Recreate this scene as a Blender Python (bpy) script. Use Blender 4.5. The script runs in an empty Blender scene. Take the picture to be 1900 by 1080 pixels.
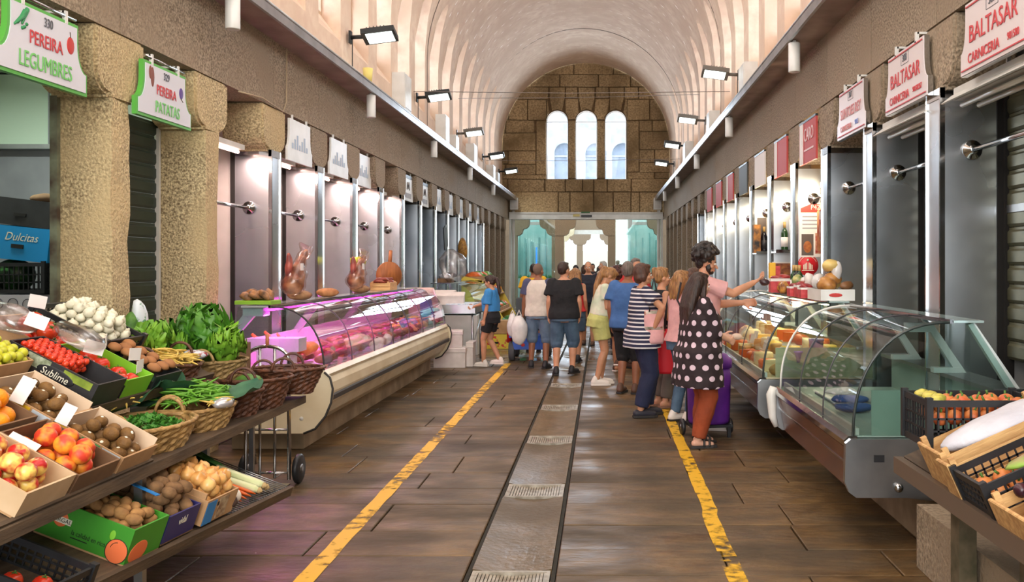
import bpy, bmesh, math, random
from mathutils import Vector, Matrix, Euler
random.seed(7)
PI = math.pi
SC = bpy.context.scene
COL = SC.collection
# ------------------------------------------------------------ camera, sky, exposure
H = 1.65
cam_d = bpy.data.cameras.new('camera'); cam = bpy.data.objects.new('camera', cam_d); COL.objects.link(cam)
cam.location = (0, 0, H); cam.rotation_euler = (PI/2, 0, 0)
cam_d.sensor_width = 36; cam_d.lens = 1700/1900*36
cam_d.shift_x = -166/1900; cam_d.shift_y = -50/1900
cam_d.clip_start = .05; cam_d.clip_end = 400
SC.camera = cam
SC.view_settings.view_transform = 'Standard'; SC.view_settings.look = 'None'
SC.view_settings.gamma = 1; SC.view_settings.use_curve_mapping = False
SC.view_settings.exposure = -.22
W = bpy.data.worlds.new('sky'); SC.world = W; W.use_nodes = True
W.node_tree.nodes['Background'].inputs[0].default_value = (.86, .93, 1.0, 1)
W.node_tree.nodes['Background'].inputs[1].default_value = 3.1

def lamp(kind, name, loc, energy, color=(1, 1, 1), size=.1, size_y=None, rot=(0, 0, 0), spot=None):
    d = bpy.data.lights.new(name, kind); d.energy = energy; d.color = color
    if kind == 'AREA':
        d.size = size
        if size_y: d.shape = 'RECTANGLE'; d.size_y = size_y
    elif kind in ('POINT', 'SPOT'): d.shadow_soft_size = size
    if kind == 'SPOT' and spot: d.spot_size = spot; d.spot_blend = .6
    o = bpy.data.objects.new(name, d); o.location = loc; o.rotation_euler = rot; COL.objects.link(o)
    return o
# added ambient fill lamps under the vault crown, above the frame; no skylight there
lamp('AREA', 'crown_fill', (-.58, 2, 8.6), 520, (1, .97, .92), 4.5, 14)
lamp('AREA', 'crown_fill_mid', (-.58, 14.5, 8.9), 320, (1, .97, .92), 3.0, 9)
# added fill lamp behind the camera, brightening the faces turned towards it
lamp('AREA', 'rear_fill', (-.6, -5, 4.2), 930, (1, .98, .93), 5.4, 6.0, (PI/2, 0, 0))
# daylight standing outside the two rows of niche windows
lamp('AREA', 'window_daylight', (-4.9, 14, 5.8), 2100, (1, .94, .87), 38, 2.6, (PI/2, 0, -PI/2))
lamp('AREA', 'window_daylight', (3.75, 14, 5.8), 2100, (1, .94, .87), 38, 2.6, (PI/2, 0, PI/2))
# daylight outside the far windows and over the open crossing beyond the doors
lamp('AREA', 'far_daylight', (-.5, 36.2, 6.2), 1500, (.95, 1, .98), 4, 3, (PI/2, 0, PI))

# ------------------------------------------------------------ materials
def lin(c):
    return tuple(((v/255)/12.92 if v/255 <= .04045 else ((v/255+.055)/1.055)**2.4) for v in c)
MATS = {}
def mat(name, col, rough=.55, metal=0., col2=None, scale=6., detail=3., lo=.35, hi=.65, bump=0., bscale=None,
        rand=0., spec=.5, stretch=None, col3=None, scale3=1.5, emit=None, estr=0., rvar=0., sss=0., alpha=1.):
    if name in MATS: return MATS[name]
    m = bpy.data.materials.new(name); m.use_nodes = True
    nt = m.node_tree; N = nt.nodes; L = nt.links; b = N['Principled BSDF']
    c1 = lin(col)+(1,)
    b.inputs['Base Color'].default_value = c1; b.inputs['Roughness'].default_value = rough
    b.inputs['Metallic'].default_value = metal; b.inputs['Specular IOR Level'].default_value = spec
    if sss: b.inputs['Subsurface Weight'].default_value = sss; b.inputs['Subsurface Radius'].default_value = (.02, .008, .004)
    if emit: b.inputs['Emission Color'].default_value = lin(emit)+(1,); b.inputs['Emission Strength'].default_value = estr
    if alpha < 1: b.inputs['Alpha'].default_value = alpha
    out = None
    if col2 or bump or col3 or rvar:
        tc = N.new('ShaderNodeTexCoord'); vec = tc.outputs['Object']
        if stretch:
            mp = N.new('ShaderNodeMapping'); mp.inputs['Scale'].default_value = stretch
            L.new(vec, mp.inputs[0]); vec = mp.outputs[0]
    def noise(s, d=detail):
        n = N.new('ShaderNodeTexNoise'); n.inputs['Scale'].default_value = s; n.inputs['Detail'].default_value = d
        L.new(vec, n.inputs['Vector']); return n.outputs[0]
    def ramp(src, a, bb):
        r = N.new('ShaderNodeMapRange'); r.inputs[1].default_value = a; r.inputs[2].default_value = bb
        L.new(src, r.inputs[0]); return r.outputs[0]
    def mix(f, a, bb):
        x = N.new('ShaderNodeMix'); x.data_type = 'RGBA'
        L.new(f, x.inputs[0])
        for v, i in ((a, 6), (bb, 7)):
            if isinstance(v, tuple): x.inputs[i].default_value = v
            else: L.new(v, x.inputs[i])
        return x.outputs[2]
    cur = c1
    if col2: cur = mix(ramp(noise(scale), lo, hi), cur, lin(col2)+(1,))
    if col3: cur = mix(ramp(noise(scale3, 4), .42, .68), cur, lin(col3)+(1,))
    if rand:
        oi = N.new('ShaderNodeObjectInfo'); hs = N.new('ShaderNodeHueSaturation')
        r = N.new('ShaderNodeMapRange'); r.inputs[3].default_value = 1-rand; r.inputs[4].default_value = 1+rand
        L.new(oi.outputs['Random'], r.inputs[0]); L.new(r.outputs[0], hs.inputs['Value'])
        if isinstance(cur, tuple): hs.inputs['Color'].default_value = cur
        else: L.new(cur, hs.inputs['Color'])
        cur = hs.outputs[0]
    if not isinstance(cur, tuple): L.new(cur, b.inputs['Base Color'])
    if rvar:
        r = N.new('ShaderNodeMapRange'); r.inputs[1].default_value = .35; r.inputs[2].default_value = .65
        r.inputs[3].default_value = max(.02, rough-rvar); r.inputs[4].default_value = min(1, rough+rvar)
        L.new(noise(scale3 if col3 else scale*.3, 4), r.inputs[0]); L.new(r.outputs[0], b.inputs['Roughness'])
    if bump:
        bn = N.new('ShaderNodeBump'); bn.inputs['Strength'].default_value = bump; bn.inputs['Distance'].default_value = .02
        L.new(noise(bscale or scale, 5), bn.inputs['Height']); L.new(bn.outputs[0], b.inputs['Normal'])
    MATS[name] = m; return m
def glass(name, tint=(235, 245, 240), refl=.08, edge=.55, rough=.02):
    if name in MATS: return MATS[name]
    m = bpy.data.materials.new(name); m.use_nodes = True; nt = m.node_tree; N = nt.nodes; L = nt.links
    for n in list(N):
        if n.type == 'BSDF_PRINCIPLED': N.remove(n)
    t = N.new('ShaderNodeBsdfTransparent'); t.inputs[0].default_value = lin(tint)+(1,)
    g = N.new('ShaderNodeBsdfGlossy'); g.inputs['Roughness'].default_value = rough
    lw = N.new('ShaderNodeLayerWeight'); lw.inputs[0].default_value = .35
    r = N.new('ShaderNodeMapRange'); r.inputs[3].default_value = refl; r.inputs[4].default_value = edge
    L.new(lw.outputs['Fresnel'], r.inputs[0])
    mx = N.new('ShaderNodeMixShader'); L.new(r.outputs[0], mx.inputs[0]); L.new(t.outputs[0], mx.inputs[1]); L.new(g.outputs[0], mx.inputs[2])
    L.new(mx.outputs[0], N['Material Output'].inputs[0])
    MATS[name] = m; return m
def emis(name, col, s):
    if name in MATS: return MATS[name]
    m = bpy.data.materials.new(name); m.use_nodes = True; N = m.node_tree.nodes
    b = N['Principled BSDF']; b.inputs['Base Color'].default_value = lin(col)+(1,)
    b.inputs['Emission Color'].default_value = lin(col)+(1,); b.inputs['Emission Strength'].default_value = s
    MATS[name] = m; return m

granite = mat('granite', (176, 158, 134), .85, col2=(108, 94, 76), scale=55, detail=4, bump=.5, bscale=40, col3=(146, 128, 106), scale3=1.2, rand=.08)
granite_y = mat('granite_yellow', (226, 206, 160), .85, col2=(126, 106, 76), scale=60, detail=4, bump=.8, bscale=44, col3=(198, 174, 130), scale3=1.6, rand=.05)
granite_w = mat('granite_wall', (190, 164, 124), .85, col2=(136, 114, 82), scale=18, detail=5, bump=.7, bscale=14, col3=(110, 90, 58), scale3=.7, rand=.16)
plaster = mat('vault_plaster', (230, 208, 186), .9, col2=(212, 186, 162), scale=1.3, detail=6, bump=.25, bscale=9, col3=(214, 186, 164), scale3=5)
slab_m = mat('floor_slab', (112, 87, 54), .5, col2=(82, 62, 38), scale=5, detail=6, bump=.35, bscale=14, col3=(64, 52, 34), scale3=1.3, rand=.22, rvar=.2, stretch=(.8, 1.7, 1))
joint_m = mat('floor_joint', (60, 48, 36), .8, col2=(44, 36, 26), scale=9)
gutter_m = mat('gutter_slab', (116, 94, 64), .46, col2=(96, 78, 52), scale=7, detail=6, bump=.3, bscale=30, col3=(86, 70, 46), scale3=1.1, rand=.12, rvar=.15)
steel = mat('brushed_steel', (222, 228, 234), .30, 1, col2=(202, 208, 214), scale=2.2, bump=.05, bscale=1.6, rvar=.08)
steel_b = mat('bright_steel', (186, 188, 190), .13, 1, bump=.08, bscale=5)
steel_d = mat('dull_steel', (170, 172, 174), .35, 1, col2=(150, 152, 154), scale=4)
alu = mat('white_aluminium', (214, 212, 206), .45, col2=(196, 194, 188), scale=3)
white_m = mat('white_enamel', (226, 226, 222), .4, col2=(212, 212, 206), scale=4)
black_m = mat('black_plastic', (26, 27, 30), .42, col2=(36, 37, 40), scale=9)
dark_m = mat('dark_gap', (22, 20, 18), .8)
grey_wall = mat('grey_interior', (156, 156, 162), .7, col2=(140, 140, 146), scale=3)
ledge_m = mat('ledge_soffit', (150, 130, 116), .6, col2=(126, 108, 96), scale=3)
shut_green = mat('green_shutter', (38, 54, 44), .45, col2=(30, 44, 36), scale=6)
shut_blue = mat('blue_shutter', (88, 98, 110), .4, .4, col2=(66, 74, 86), scale=4)
shut_olive = mat('olive_shutter', (112, 110, 86), .36, .5, col2=(84, 84, 66), scale=5)
pane_m = glass('window_glass', (240, 246, 255), .04, .3)
case_glass = glass('case_glass', (236, 246, 244), .07, .75)
teal_glass = glass('teal_glass', (238, 249, 248), .06, .3)
yellow_m = mat('yellow_paint', (226, 176, 20), .55, col2=(214, 164, 16), scale=12, col3=(120, 94, 60), scale3=9)
cream_m = mat('cream_enamel', (226, 214, 184), .42, col2=(210, 194, 160), scale=3)
card_m = mat('cardboard', (190, 152, 110), .8, col2=(172, 134, 94), scale=7, bump=.1, bscale=40)
card_d = mat('dark_cardboard', (132, 100, 70), .85, col2=(110, 82, 58), scale=7)
wood_m = mat('crate_wood', (208, 168, 112), .65, col2=(176, 132, 82), scale=5, stretch=(1.2, 8, 8), bump=.15, bscale=20, rand=.1)
paper_m = mat('white_paper', (232, 228, 224), .75)

# ------------------------------------------------------------ mesh helpers
class MB:
    def __init__(s): s.v = []; s.f = []; s.s = []
    def add(s, vs, fs, smooth=False):
        o = len(s.v); s.v.extend([tuple(v) for v in vs])
        for f in fs: s.f.append([i+o for i in f]); s.s.append(smooth)
        return s
    def box(s, x0, x1, y0, y1, z0, z1, M=None, ch=0.):
        if x0 > x1: x0, x1 = x1, x0
        if ch:
            c = ch
            vs = [(x0, y0, z0), (x1, y0, z0), (x1, y1, z0), (x0, y1, z0), (x0, y0, z1-c), (x1, y0, z1-c), (x1, y1, z1-c), (x0, y1, z1-c),
                  (x0+c, y0+c, z1), (x1-c, y0+c, z1), (x1-c, y1-c, z1), (x0+c, y1-c, z1)]
            fs = [(3, 2, 1, 0), (0, 1, 5, 4), (1, 2, 6, 5), (2, 3, 7, 6), (3, 0, 4, 7), (4, 5, 9, 8), (5, 6, 10, 9), (6, 7, 11, 10), (7, 4, 8, 11), (8, 9, 10, 11)]
        else:
            vs = [(x0, y0, z0), (x1, y0, z0), (x1, y1, z0), (x0, y1, z0), (x0, y0, z1), (x1, y0, z1), (x1, y1, z1), (x0, y1, z1)]
            fs = [(3, 2, 1, 0), (4, 5, 6, 7), (0, 1, 5, 4), (1, 2, 6, 5), (2, 3, 7, 6), (3, 0, 4, 7)]
        if M is not None: vs = [M @ Vector(v) for v in vs]
        return s.add(vs, fs)
    def prism(s, poly, axis, a, b, smooth=False):
        """poly in the two other axes; axis 'y': poly=(x,z); 'x': (y,z); 'z': (x,y)"""
        def P(p, t): return {'y': (p[0], t, p[1]), 'x': (t, p[0], p[1]), 'z': (p[0], p[1], t)}[axis]
        n = len(poly); vs = [P(p, a) for p in poly]+[P(p, b) for p in poly]
        s.add(vs, [list(range(n))[::-1], list(range(n, 2*n))])
        o = len(s.v)-2*n
        for i in range(n):
            j = (i+1) % n; s.f.append([o+i, o+j, o+n+j, o+n+i]); s.s.append(smooth)
        return s
    def tube(s, pts, r, seg=8, cap=True, smooth=True):
        pts = [Vector(p) for p in pts]; n = len(pts)
        rs = r if isinstance(r, (list, tuple)) else [r]*n
        up = None; rings = []
        for i in range(n):
            t = (pts[min(i+1, n-1)]-pts[max(i-1, 0)])
            if t.length < 1e-9: t = Vector((0, 0, 1))
            t.normalize()
            if up is None:
                up = Vector((0, 0, 1)) if abs(t.z) < .9 else Vector((1, 0, 0))
            a = (up-t*up.dot(t))
            if a.length < 1e-6: a = t.orthogonal()
            a.normalize(); b = t.cross(a); up = a
            rings.append([pts[i]+(a*math.cos(2*PI*k/seg)+b*math.sin(2*PI*k/seg))*rs[i] for k in range(seg)])
        vs = [v for R in rings for v in R]; fs = []
        for i in range(n-1):
            for k in range(seg):
                k2 = (k+1) % seg
                fs.append((i*seg+k, i*seg+k2, (i+1)*seg+k2, (i+1)*seg+k))
        s.add(vs, fs, smooth)
        if cap:
            o = len(s.v)-n*seg
            s.f.append([o+k for k in range(seg)][::-1]); s.s.append(False)
            s.f.append([o+(n-1)*seg+k for k in range(seg)]); s.s.append(False)
        return s
    def lathe(s, prof, seg=16, M=None, sx=1., sy=1., smooth=True):
        vs = []; fs = []; n = len(prof)
        for (r, z) in prof:
            for k in range(seg):
                a = 2*PI*k/seg; vs.append(Vector((r*math.cos(a)*sx, r*math.sin(a)*sy, z)))
        for i in range(n-1):
            for k in range(seg):
                k2 = (k+1) % seg; fs.append((i*seg+k, i*seg+k2, (i+1)*seg+k2, (i+1)*seg+k))
        if M is not None: vs = [M @ v for v in vs]
        s.add(vs, fs, smooth)
        o = len(s.v)-n*seg
        if prof[0][0] > 1e-5: s.f.append([o+k for k in range(seg)][::-1]); s.s.append(False)
        if prof[-1][0] > 1e-5: s.f.append([o+(n-1)*seg+k for k in range(seg)]); s.s.append(False)
        return s
    def ball(s, c, r, seg=12, rings=8, M=None):
        """ellipsoid, r scalar or triple"""
        if not isinstance(r, (tuple, list)): r = (r, r, r)
        vs = [(0, 0, -1)]; fs = []
        for i in range(1, rings):
            a = PI*i/rings
            for k in range(seg):
                b = 2*PI*k/seg; vs.append((math.sin(a)*math.cos(b), math.sin(a)*math.sin(b), -math.cos(a)))
        vs.append((0, 0, 1)); n = len(vs)-1
        for k in range(seg):
            k2 = (k+1) % seg; fs.append((0, 1+k2, 1+k))
            for i in range(rings-2):
                o = 1+i*seg; fs.append((o+k, o+k2, o+seg+k2, o+seg+k))
            o = 1+(rings-2)*seg; fs.append((o+k, o+k2, n))
        vs = [Vector((v[0]*r[0], v[1]*r[1], v[2]*r[2])) for v in vs]
        if M is not None: vs = [M @ v for v in vs]
        c = Vector(c)
        return s.add([v+c for v in vs], fs, True)
    def capsule(s, p0, r0, p1, r1, seg=12, flat=False):
        p0 = Vector(p0); p1 = Vector(p1); d = p1-p0; L = d.length
        if L < 1e-6: return s.ball(p0, r0)
        q = d.to_track_quat('Z', 'Y').to_matrix().to_4x4(); M = Matrix.Translation(p0) @ q
        if flat: pr = [(1e-6, 0), (r0, 0), (r1, L), (1e-6, L)]
        else:
            pr = [(max(1e-6, r0*math.cos(a)), r0*math.sin(a)) for a in (-PI/2, -PI/3, -PI/6, 0)]
            pr += [(max(1e-6, r1*math.cos(a)), L+r1*math.sin(a)) for a in (0, PI/6, PI/3, PI/2)]
        return s.lathe(pr, seg, M)
    def mesh(s, name):
        me = bpy.data.meshes.new(name); me.from_pydata(s.v, [], s.f)
        me.polygons.foreach_set('use_smooth', s.s); me.update()
        return me
def link(o, parent=None):
    COL.objects.link(o)
    if parent is not None: o.parent = parent
    return o
def obj(name, mb, m, parent=None, loc=None, rot=None, fix=False):
    me = mb.mesh(name) if isinstance(mb, MB) else mb
    if fix:
        bm = bmesh.new(); bm.from_mesh(me); bmesh.ops.recalc_face_normals(bm, faces=bm.faces); bm.to_mesh(me); bm.free()
    if m is not None and not me.materials: me.materials.append(m)
    o = bpy.data.objects.new(name, me)
    if loc is not None: o.location = loc
    if rot is not None: o.rotation_euler = rot
    return link(o, parent)
def inst(name, o0, parent=None, loc=None, rot=None):
    o = o0.copy(); o.name = name
    if loc is not None: o.location = loc
    if rot is not None: o.rotation_euler = rot
    o.parent = parent; COL.objects.link(o); return o
def tag(o, label=None, cat=None, group=None, kind=None):
    if label: o['label'] = label
    if cat: o['category'] = cat
    if group: o['group'] = group
    if kind: o['kind'] = kind
    return o
def thing(name, label, cat, loc=(0, 0, 0), rot=(0, 0, 0), group=None):
    o = bpy.data.objects.new(name, None); COL.objects.link(o); o.empty_display_size = .1
    o.location = loc; o.rotation_euler = rot
    return tag(o, label, cat, group)
def dup(root, loc, rot=None, label=None, group=None):
    def cp(o, p):
        c = o.copy(); COL.objects.link(c); c.parent = p
        for ch in KIDS.get(o.name, []): cp(ch, c)
        return c
    KIDS = {}
    def walk(o):
        KIDS[o.name] = list(o.children)
        for ch in o.children: walk(ch)
    walk(root)
    r = cp(root, None); r.location = loc
    if rot is not None: r.rotation_euler = rot
    if label: r['label'] = label
    if group: r['group'] = group
    return r
def struct(name, mb, m, parent=None, fix=False):
    o = obj(name, mb, m, parent, fix=fix)
    if parent is None: o['kind'] = 'structure'
    return o
def text(s, size, m, parent, loc, rot, sx=1., ext=.0015, align='CENTER', name='lettering', shear=0.):
    d = bpy.data.curves.new(name, 'FONT'); d.body = s; d.size = size; d.extrude = ext
    d.align_x = align; d.align_y = 'CENTER'; d.materials.append(m); d.resolution_u = 3; d.shear = shear
    o = bpy.data.objects.new(name, d); o.location = loc; o.rotation_euler = rot; o.scale = (sx, 1, 1)
    return link(o, parent)
def nth(i): return ['first', 'second', 'third', 'fourth', 'fifth', 'sixth', 'seventh', 'eighth', 'ninth', 'tenth', 'eleventh', 'twelfth',
                    'thirteenth', 'fourteenth', 'fifteenth', 'sixteenth', 'seventeenth', 'eighteenth', 'nineteenth', 'twentieth'][i]
def rough_box(x0, x1, y0, y1, z0, z1, amp=.012, step=.12, seed=0):
    """stone block: subdivided box with uneven faces"""
    bm = bmesh.new()
    bmesh.ops.create_cube(bm, size=1)
    for v in bm.verts: v.co = Vector((x0+(v.co.x+.5)*(x1-x0), y0+(v.co.y+.5)*(y1-y0), z0+(v.co.z+.5)*(z1-z0)))
    for ax in range(3):
        L = (x1-x0, y1-y0, z1-z0)[ax]; n = int(min(14, max(1, round(L/step)))); o = (x0, y0, z0)[ax]
        for k in range(1, n):
            co = [0, 0, 0]; co[ax] = o+L*k/n; no = [0, 0, 0]; no[ax] = 1
            bmesh.ops.bisect_plane(bm, geom=bm.verts[:]+bm.edges[:]+bm.faces[:], plane_co=co, plane_no=no)
    from mathutils import noise
    for v in bm.verts:
        e = sum([abs(v.co[a]-(x0, y0, z0)[a]) < 1e-5 or abs(v.co[a]-(x1, y1, z1)[a]) < 1e-5 for a in range(3)])
        p = v.co*4+Vector((seed*3.1, seed*1.7, seed))
        v.co += Vector(noise.noise_vector(p))*amp*(1.6 if e >= 2 else .8)
        if e >= 2:
            c = Vector(((x0+x1)/2, (y0+y1)/2, v.co.z)); v.co += (c-v.co).normalized()*amp*.9*(.5+noise.noise(p*1.5))
    me = bpy.data.meshes.new('stone'); bm.to_mesh(me); bm.free()
    me.polygons.foreach_set('use_smooth', [False]*len(me.polygons))
    return me
# ============================================================ THE SETTING
YB, YE = -6.0, 34.0
XL, XR, XC, VR, VZ = -3.69, 2.53, -.58, 3.11, 6.0
FL, FR = -3.42, 2.28                                     # pillar fronts
YLK = lambda k: 6.4+1.53*k
YRK = lambda k: 6.13+1.52*k
# ---- floor
fl = struct('floor', MB().box(-5.4, 4.4, YB, YE+50, -.3, -.035), joint_m)
def slab_rows(x0, x1, ystart, yend, wlo, whi, rnd):
    y = ystart
    while y < yend:
        d = rnd.uniform(.40, .66)
        x = x0
        while x < x1-.05:
            w = rnd.uniform(wlo, whi)
            if x1-(x+w) < .45: w = x1-x
            z = rnd.uniform(-.005, 0)
            obj('floor_slab', MB().box(x+.005, x+w-.005, y+.005, y+d-.006, -.07, z, ch=.005), slab_m, fl)
            x += w
        y += d
    return y
ra = random.Random(3)
yl = slab_rows(-3.5, -.725, 2.9, 15.5, .7, 1.5, ra)
yr = slab_rows(-.245, 2.4, 2.8, 15.5, .7, 1.5, ra)
far_m = mat('far_paving', (122, 102, 84), .26, col2=(96, 82, 70), scale=2.5, detail=5, bump=.2, bscale=8, rvar=.12, stretch=(.7, 2, 1))
def far_rows(x0, x1, y0):
    m = MB(); y = y0
    while y < YE+12:
        x = x0
        while x < x1-.05:
            w = ra.uniform(.8, 1.5)
            if x1-(x+w) < .45: w = x1-x
            m.box(x+.006, x+w-.006, y+.006, y+.5-.006, -.07, ra.uniform(-.004, 0), ch=.005); x += w
        y += .5
    return m
tag(obj('far_slabs', far_rows(-3.5, -.725, yl), far_m, fl), kind='stuff')
tag(obj('far_slabs', far_rows(-.245, 2.4, yr), far_m, fl), kind='stuff')
obj('stall_floor', MB().box(-5.3, -3.51, YB, YE, -.035, -.005), joint_m, fl); obj('stall_floor', MB().box(2.41, 4.3, YB, YE, -.035, -.005), joint_m, fl)
# central drain channel: dished slabs and grates
GX0, GX1 = -.70, -.27
def dished(y0, y1, dz=.022, n=8):
    m = MB(); vs = []
    for y in (y0, y1):
        for i in range(n+1):
            t = i/n; vs.append((GX0+(GX1-GX0)*t, y, -.004-dz*math.sin(PI*t)))
    for y in (y0, y1): vs += [(GX0, y, -.08), (GX1, y, -.08)]
    a = n+1; b = 2*(n+1)
    fs = [(i, i+1, a+i+1, a+i) for i in range(n)]
    fs += [list(range(0, n+1))[::-1]+[b, b+1], list(range(a, a+n+1))+[b+3, b+2], (0, a, b+2, b), (n, b+1, b+3, a+n)]
    m.add(vs, fs); return m
grate_m = mat('grate_metal', (176, 168, 154), .45, .3, col2=(134, 124, 108), scale=16)
gy = [4.77+1.95*i for i in range(-1, 15)]
for i, y in enumerate(gy):
    obj('gutter_slab', dished(y+.2, y+1.95-.2), gutter_m, fl)
    g = thing('drain_grate', 'slotted metal drain grate in the central channel, %s one from the camera' % nth(i) if i else
              'slotted metal drain grate in the channel right under the camera', 'grate', (0, y, 0), group='drain grates in the central channel')
    fr = MB().box(GX0+.005, GX1-.005, -.185, -.16, -.05, -.008).box(GX0+.005, GX1-.005, .16, .185, -.05, -.008)
    fr.box(GX0+.005, GX0+.025, -.16, .16, -.05, -.008).box(GX1-.025, GX1-.005, -.16, .16, -.05, -.008)
    obj('frame', fr, grate_m, g)
    b = MB()
    for j in range(20):
        x = GX0+.03+(GX1-GX0-.06)*j/19; b.box(x-.0075, x+.0075, -.16, .16, -.04, -.01-.016*math.sin(PI*j/19))
    for yy in (-.08, 0, .08): b.box(GX0+.02, GX1-.02, yy-.006, yy+.006, -.045, -.03)
    tag(obj('bars', b, grate_m, g), kind='stuff')
mud = mat('moss_joint', (40, 36, 22), .9, col2=(26, 24, 16), scale=20)
obj('channel_joint', MB().box(-.724, -.702, 2.8, 33, -.05, -.012), mud, fl); obj('channel_joint', MB().box(-.268, -.246, 2.8, 33, -.05, -.012), mud, fl)
def stripe(x, w, y0, y1, kink=None):
    m = MB(); n = int((y1-y0)/.12); vs = []; fs = []; r = random.Random(5)
    for i in range(n+1):
        y = y0+(y1-y0)*i/n; k = kink(y) if kink else 0
        vs += [(x-w/2+k+r.uniform(-.004, .004), y, .0015), (x+w/2+k+r.uniform(-.004, .004), y, .0015)]
    for i in range(n): fs.append((2*i, 2*i+1, 2*i+3, 2*i+2))
    m.add(vs, fs); return m
def worn_yellow():
    m = mat('worn_yellow', (222, 172, 22), .5); nt = m.node_tree; N = nt.nodes; L = nt.links
    tc = N.new('ShaderNodeTexCoord'); n = N.new('ShaderNodeTexNoise'); n.inputs['Scale'].default_value = 13; n.inputs['Detail'].default_value = 6
    n2 = N.new('ShaderNodeTexNoise'); n2.inputs['Scale'].default_value = 1.1
    L.new(tc.outputs['Object'], n.inputs[0]); L.new(tc.outputs['Object'], n2.inputs[0])
    a = N.new('ShaderNodeMath'); a.operation = 'ADD'; L.new(n.outputs[0], a.inputs[0]); L.new(n2.outputs[0], a.inputs[1])
    r = N.new('ShaderNodeMapRange'); r.inputs[1].default_value = 1.0; r.inputs[2].default_value = 1.2; r.inputs[3].default_value = 1; r.inputs[4].default_value = 0
    L.new(a.outputs[0], r.inputs[0]); L.new(r.outputs[0], N['Principled BSDF'].inputs['Alpha']); return m
wy = worn_yellow()
obj('yellow_line', stripe(-1.55, .105, 2.9, 15.2), wy, fl)
obj('yellow_line', stripe(.73, .10, 2.9, 13.5, lambda y: -.02 if y < 6.1 else 0), wy, fl)

# ---- vault with the window niches
def Pv(side, u):
    if u < 0: return (XL if side < 0 else XR, VZ+u)
    return (XC+side*VR*math.cos(u), VZ+VR*math.sin(u))
NW, YC0, PITCH, US = 1.02, 14.0, 1.545, -1.2
def utop(t): return .03+.43*max(0, math.cos(PI*(t-.5)))**.75
vm = MB(); win_y = []
NB, NT = 3, 16
for side in (-1, 1):
    xw = (XL-.30) if side < 0 else (XR+.30)
    off = 0 if side < 0 else -.3
    ks = range(-12, 12)
    edges = [YB]
    cols = []
    y = YB
    for k in ks:
        yc = YC0+off+PITCH*k
        if yc-NW/2 < YB+.1 or yc+NW/2 > 32.2: continue
        cols.append((y, yc-NW/2, None)); n = 8
        for j in range(n): cols.append((yc-NW/2+NW*j/n, yc-NW/2+NW*(j+1)/n, (j/n, (j+1)/n)))
        y = yc+NW/2
        win_y.append((side, yc, xw))
    cols.append((y, YE, None))
    def quad(a, b, c, d):
        vm.add([a, b, c, d] if side < 0 else [d, c, b, a], [(0, 1, 2, 3)], True)
    for (ya, yb, nt_) in cols:
        if nt_ is None:
            us = [-1.95+1.95*i/6 for i in range(7)]+[PI/2*i/NT for i in range(1, NT+1)]
            for u0, u1 in zip(us, us[1:]):
                p, q = Pv(side, u0), Pv(side, u1)
                quad((p[0], ya, p[1]), (p[0], yb, p[1]), (q[0], yb, q[1]), (q[0], ya, q[1]))
        else:
            ta, tb = nt_
            for i in range(NB):
                u0 = -1.95+(US+1.95)*i/NB; u1 = -1.95+(US+1.95)*(i+1)/NB
                p, q = Pv(side, u0), Pv(side, u1)
                quad((p[0], ya, p[1]), (p[0], yb, p[1]), (q[0], yb, q[1]), (q[0], ya, q[1]))
            A, B = utop(ta), utop(tb)
            for i in range(NT):
                f0, f1 = i/NT, (i+1)/NT
                pa, qa = Pv(side, A+(PI/2-A)*f0), Pv(side, A+(PI/2-A)*f1)
                pb, qb = Pv(side, B+(PI/2-B)*f0), Pv(side, B+(PI/2-B)*f1)
                quad((pa[0], ya, pa[1]), (pb[0], yb, pb[1]), (qb[0], yb, qb[1]), (qa[0], ya, qa[1]))
            pa, pb = Pv(side, A), Pv(side, B)
            vm.add([(pa[0], ya, pa[1]), (pb[0], yb, pb[1]), (xw, yb, pb[1]), (xw, ya, pa[1])], [(0, 1, 2, 3)])
            zs = VZ+US; vm.add([(XL if side < 0 else XR, ya, zs), (XL if side < 0 else XR, yb, zs), (xw, yb, zs+.4), (xw, ya, zs+.4)], [(0, 1, 2, 3)])
            if ta == 0 or tb == 1:
                ye, t = (ya, A) if ta == 0 else (yb, B)
                us = [US+(0-US)*i/4 for i in range(5)]+[t]
                for u0, u1 in zip(us, us[1:]):
                    p, q = Pv(side, u0), Pv(side, u1)
                    vm.add([(p[0], ye, p[1]), (xw, ye, p[1]), (xw, ye, q[1]), (q[0], ye, q[1])], [(0, 1, 2, 3)])
ceil = struct('ceiling', vm, plaster)
# dark arch joints across the vault
for y in (9.8, 19.4, 29.0):
    m = MB(); n = 40; vs = []; fs = []
    prof = [(XL, 4.1), (XL, 5.2)]+[(XC-VR*math.cos(PI*i/n), VZ+VR*math.sin(PI*i/n)) for i in range(n+1)]+[(XR, 5.2), (XR, 4.1)]
    for (x, z) in prof:
        d = Vector((XC-x, 0, (VZ-z) if z > VZ else 0)).normalized()*.006
        vs += [(x+d.x, y-.022, z+d.z), (x+d.x, y+.022, z+d.z), (x, y-.022, z), (x, y+.022, z)]
    for i in range(len(prof)-1):
        o = 4*i; fs += [(o, o+1, o+5, o+4), (o, o+4, o+6, o+2), (o+1, o+3, o+7, o+5)]
    m.add(vs, fs); obj('joint_line', m, mat('joint_dark', (96, 78, 64), .9), ceil)
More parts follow.
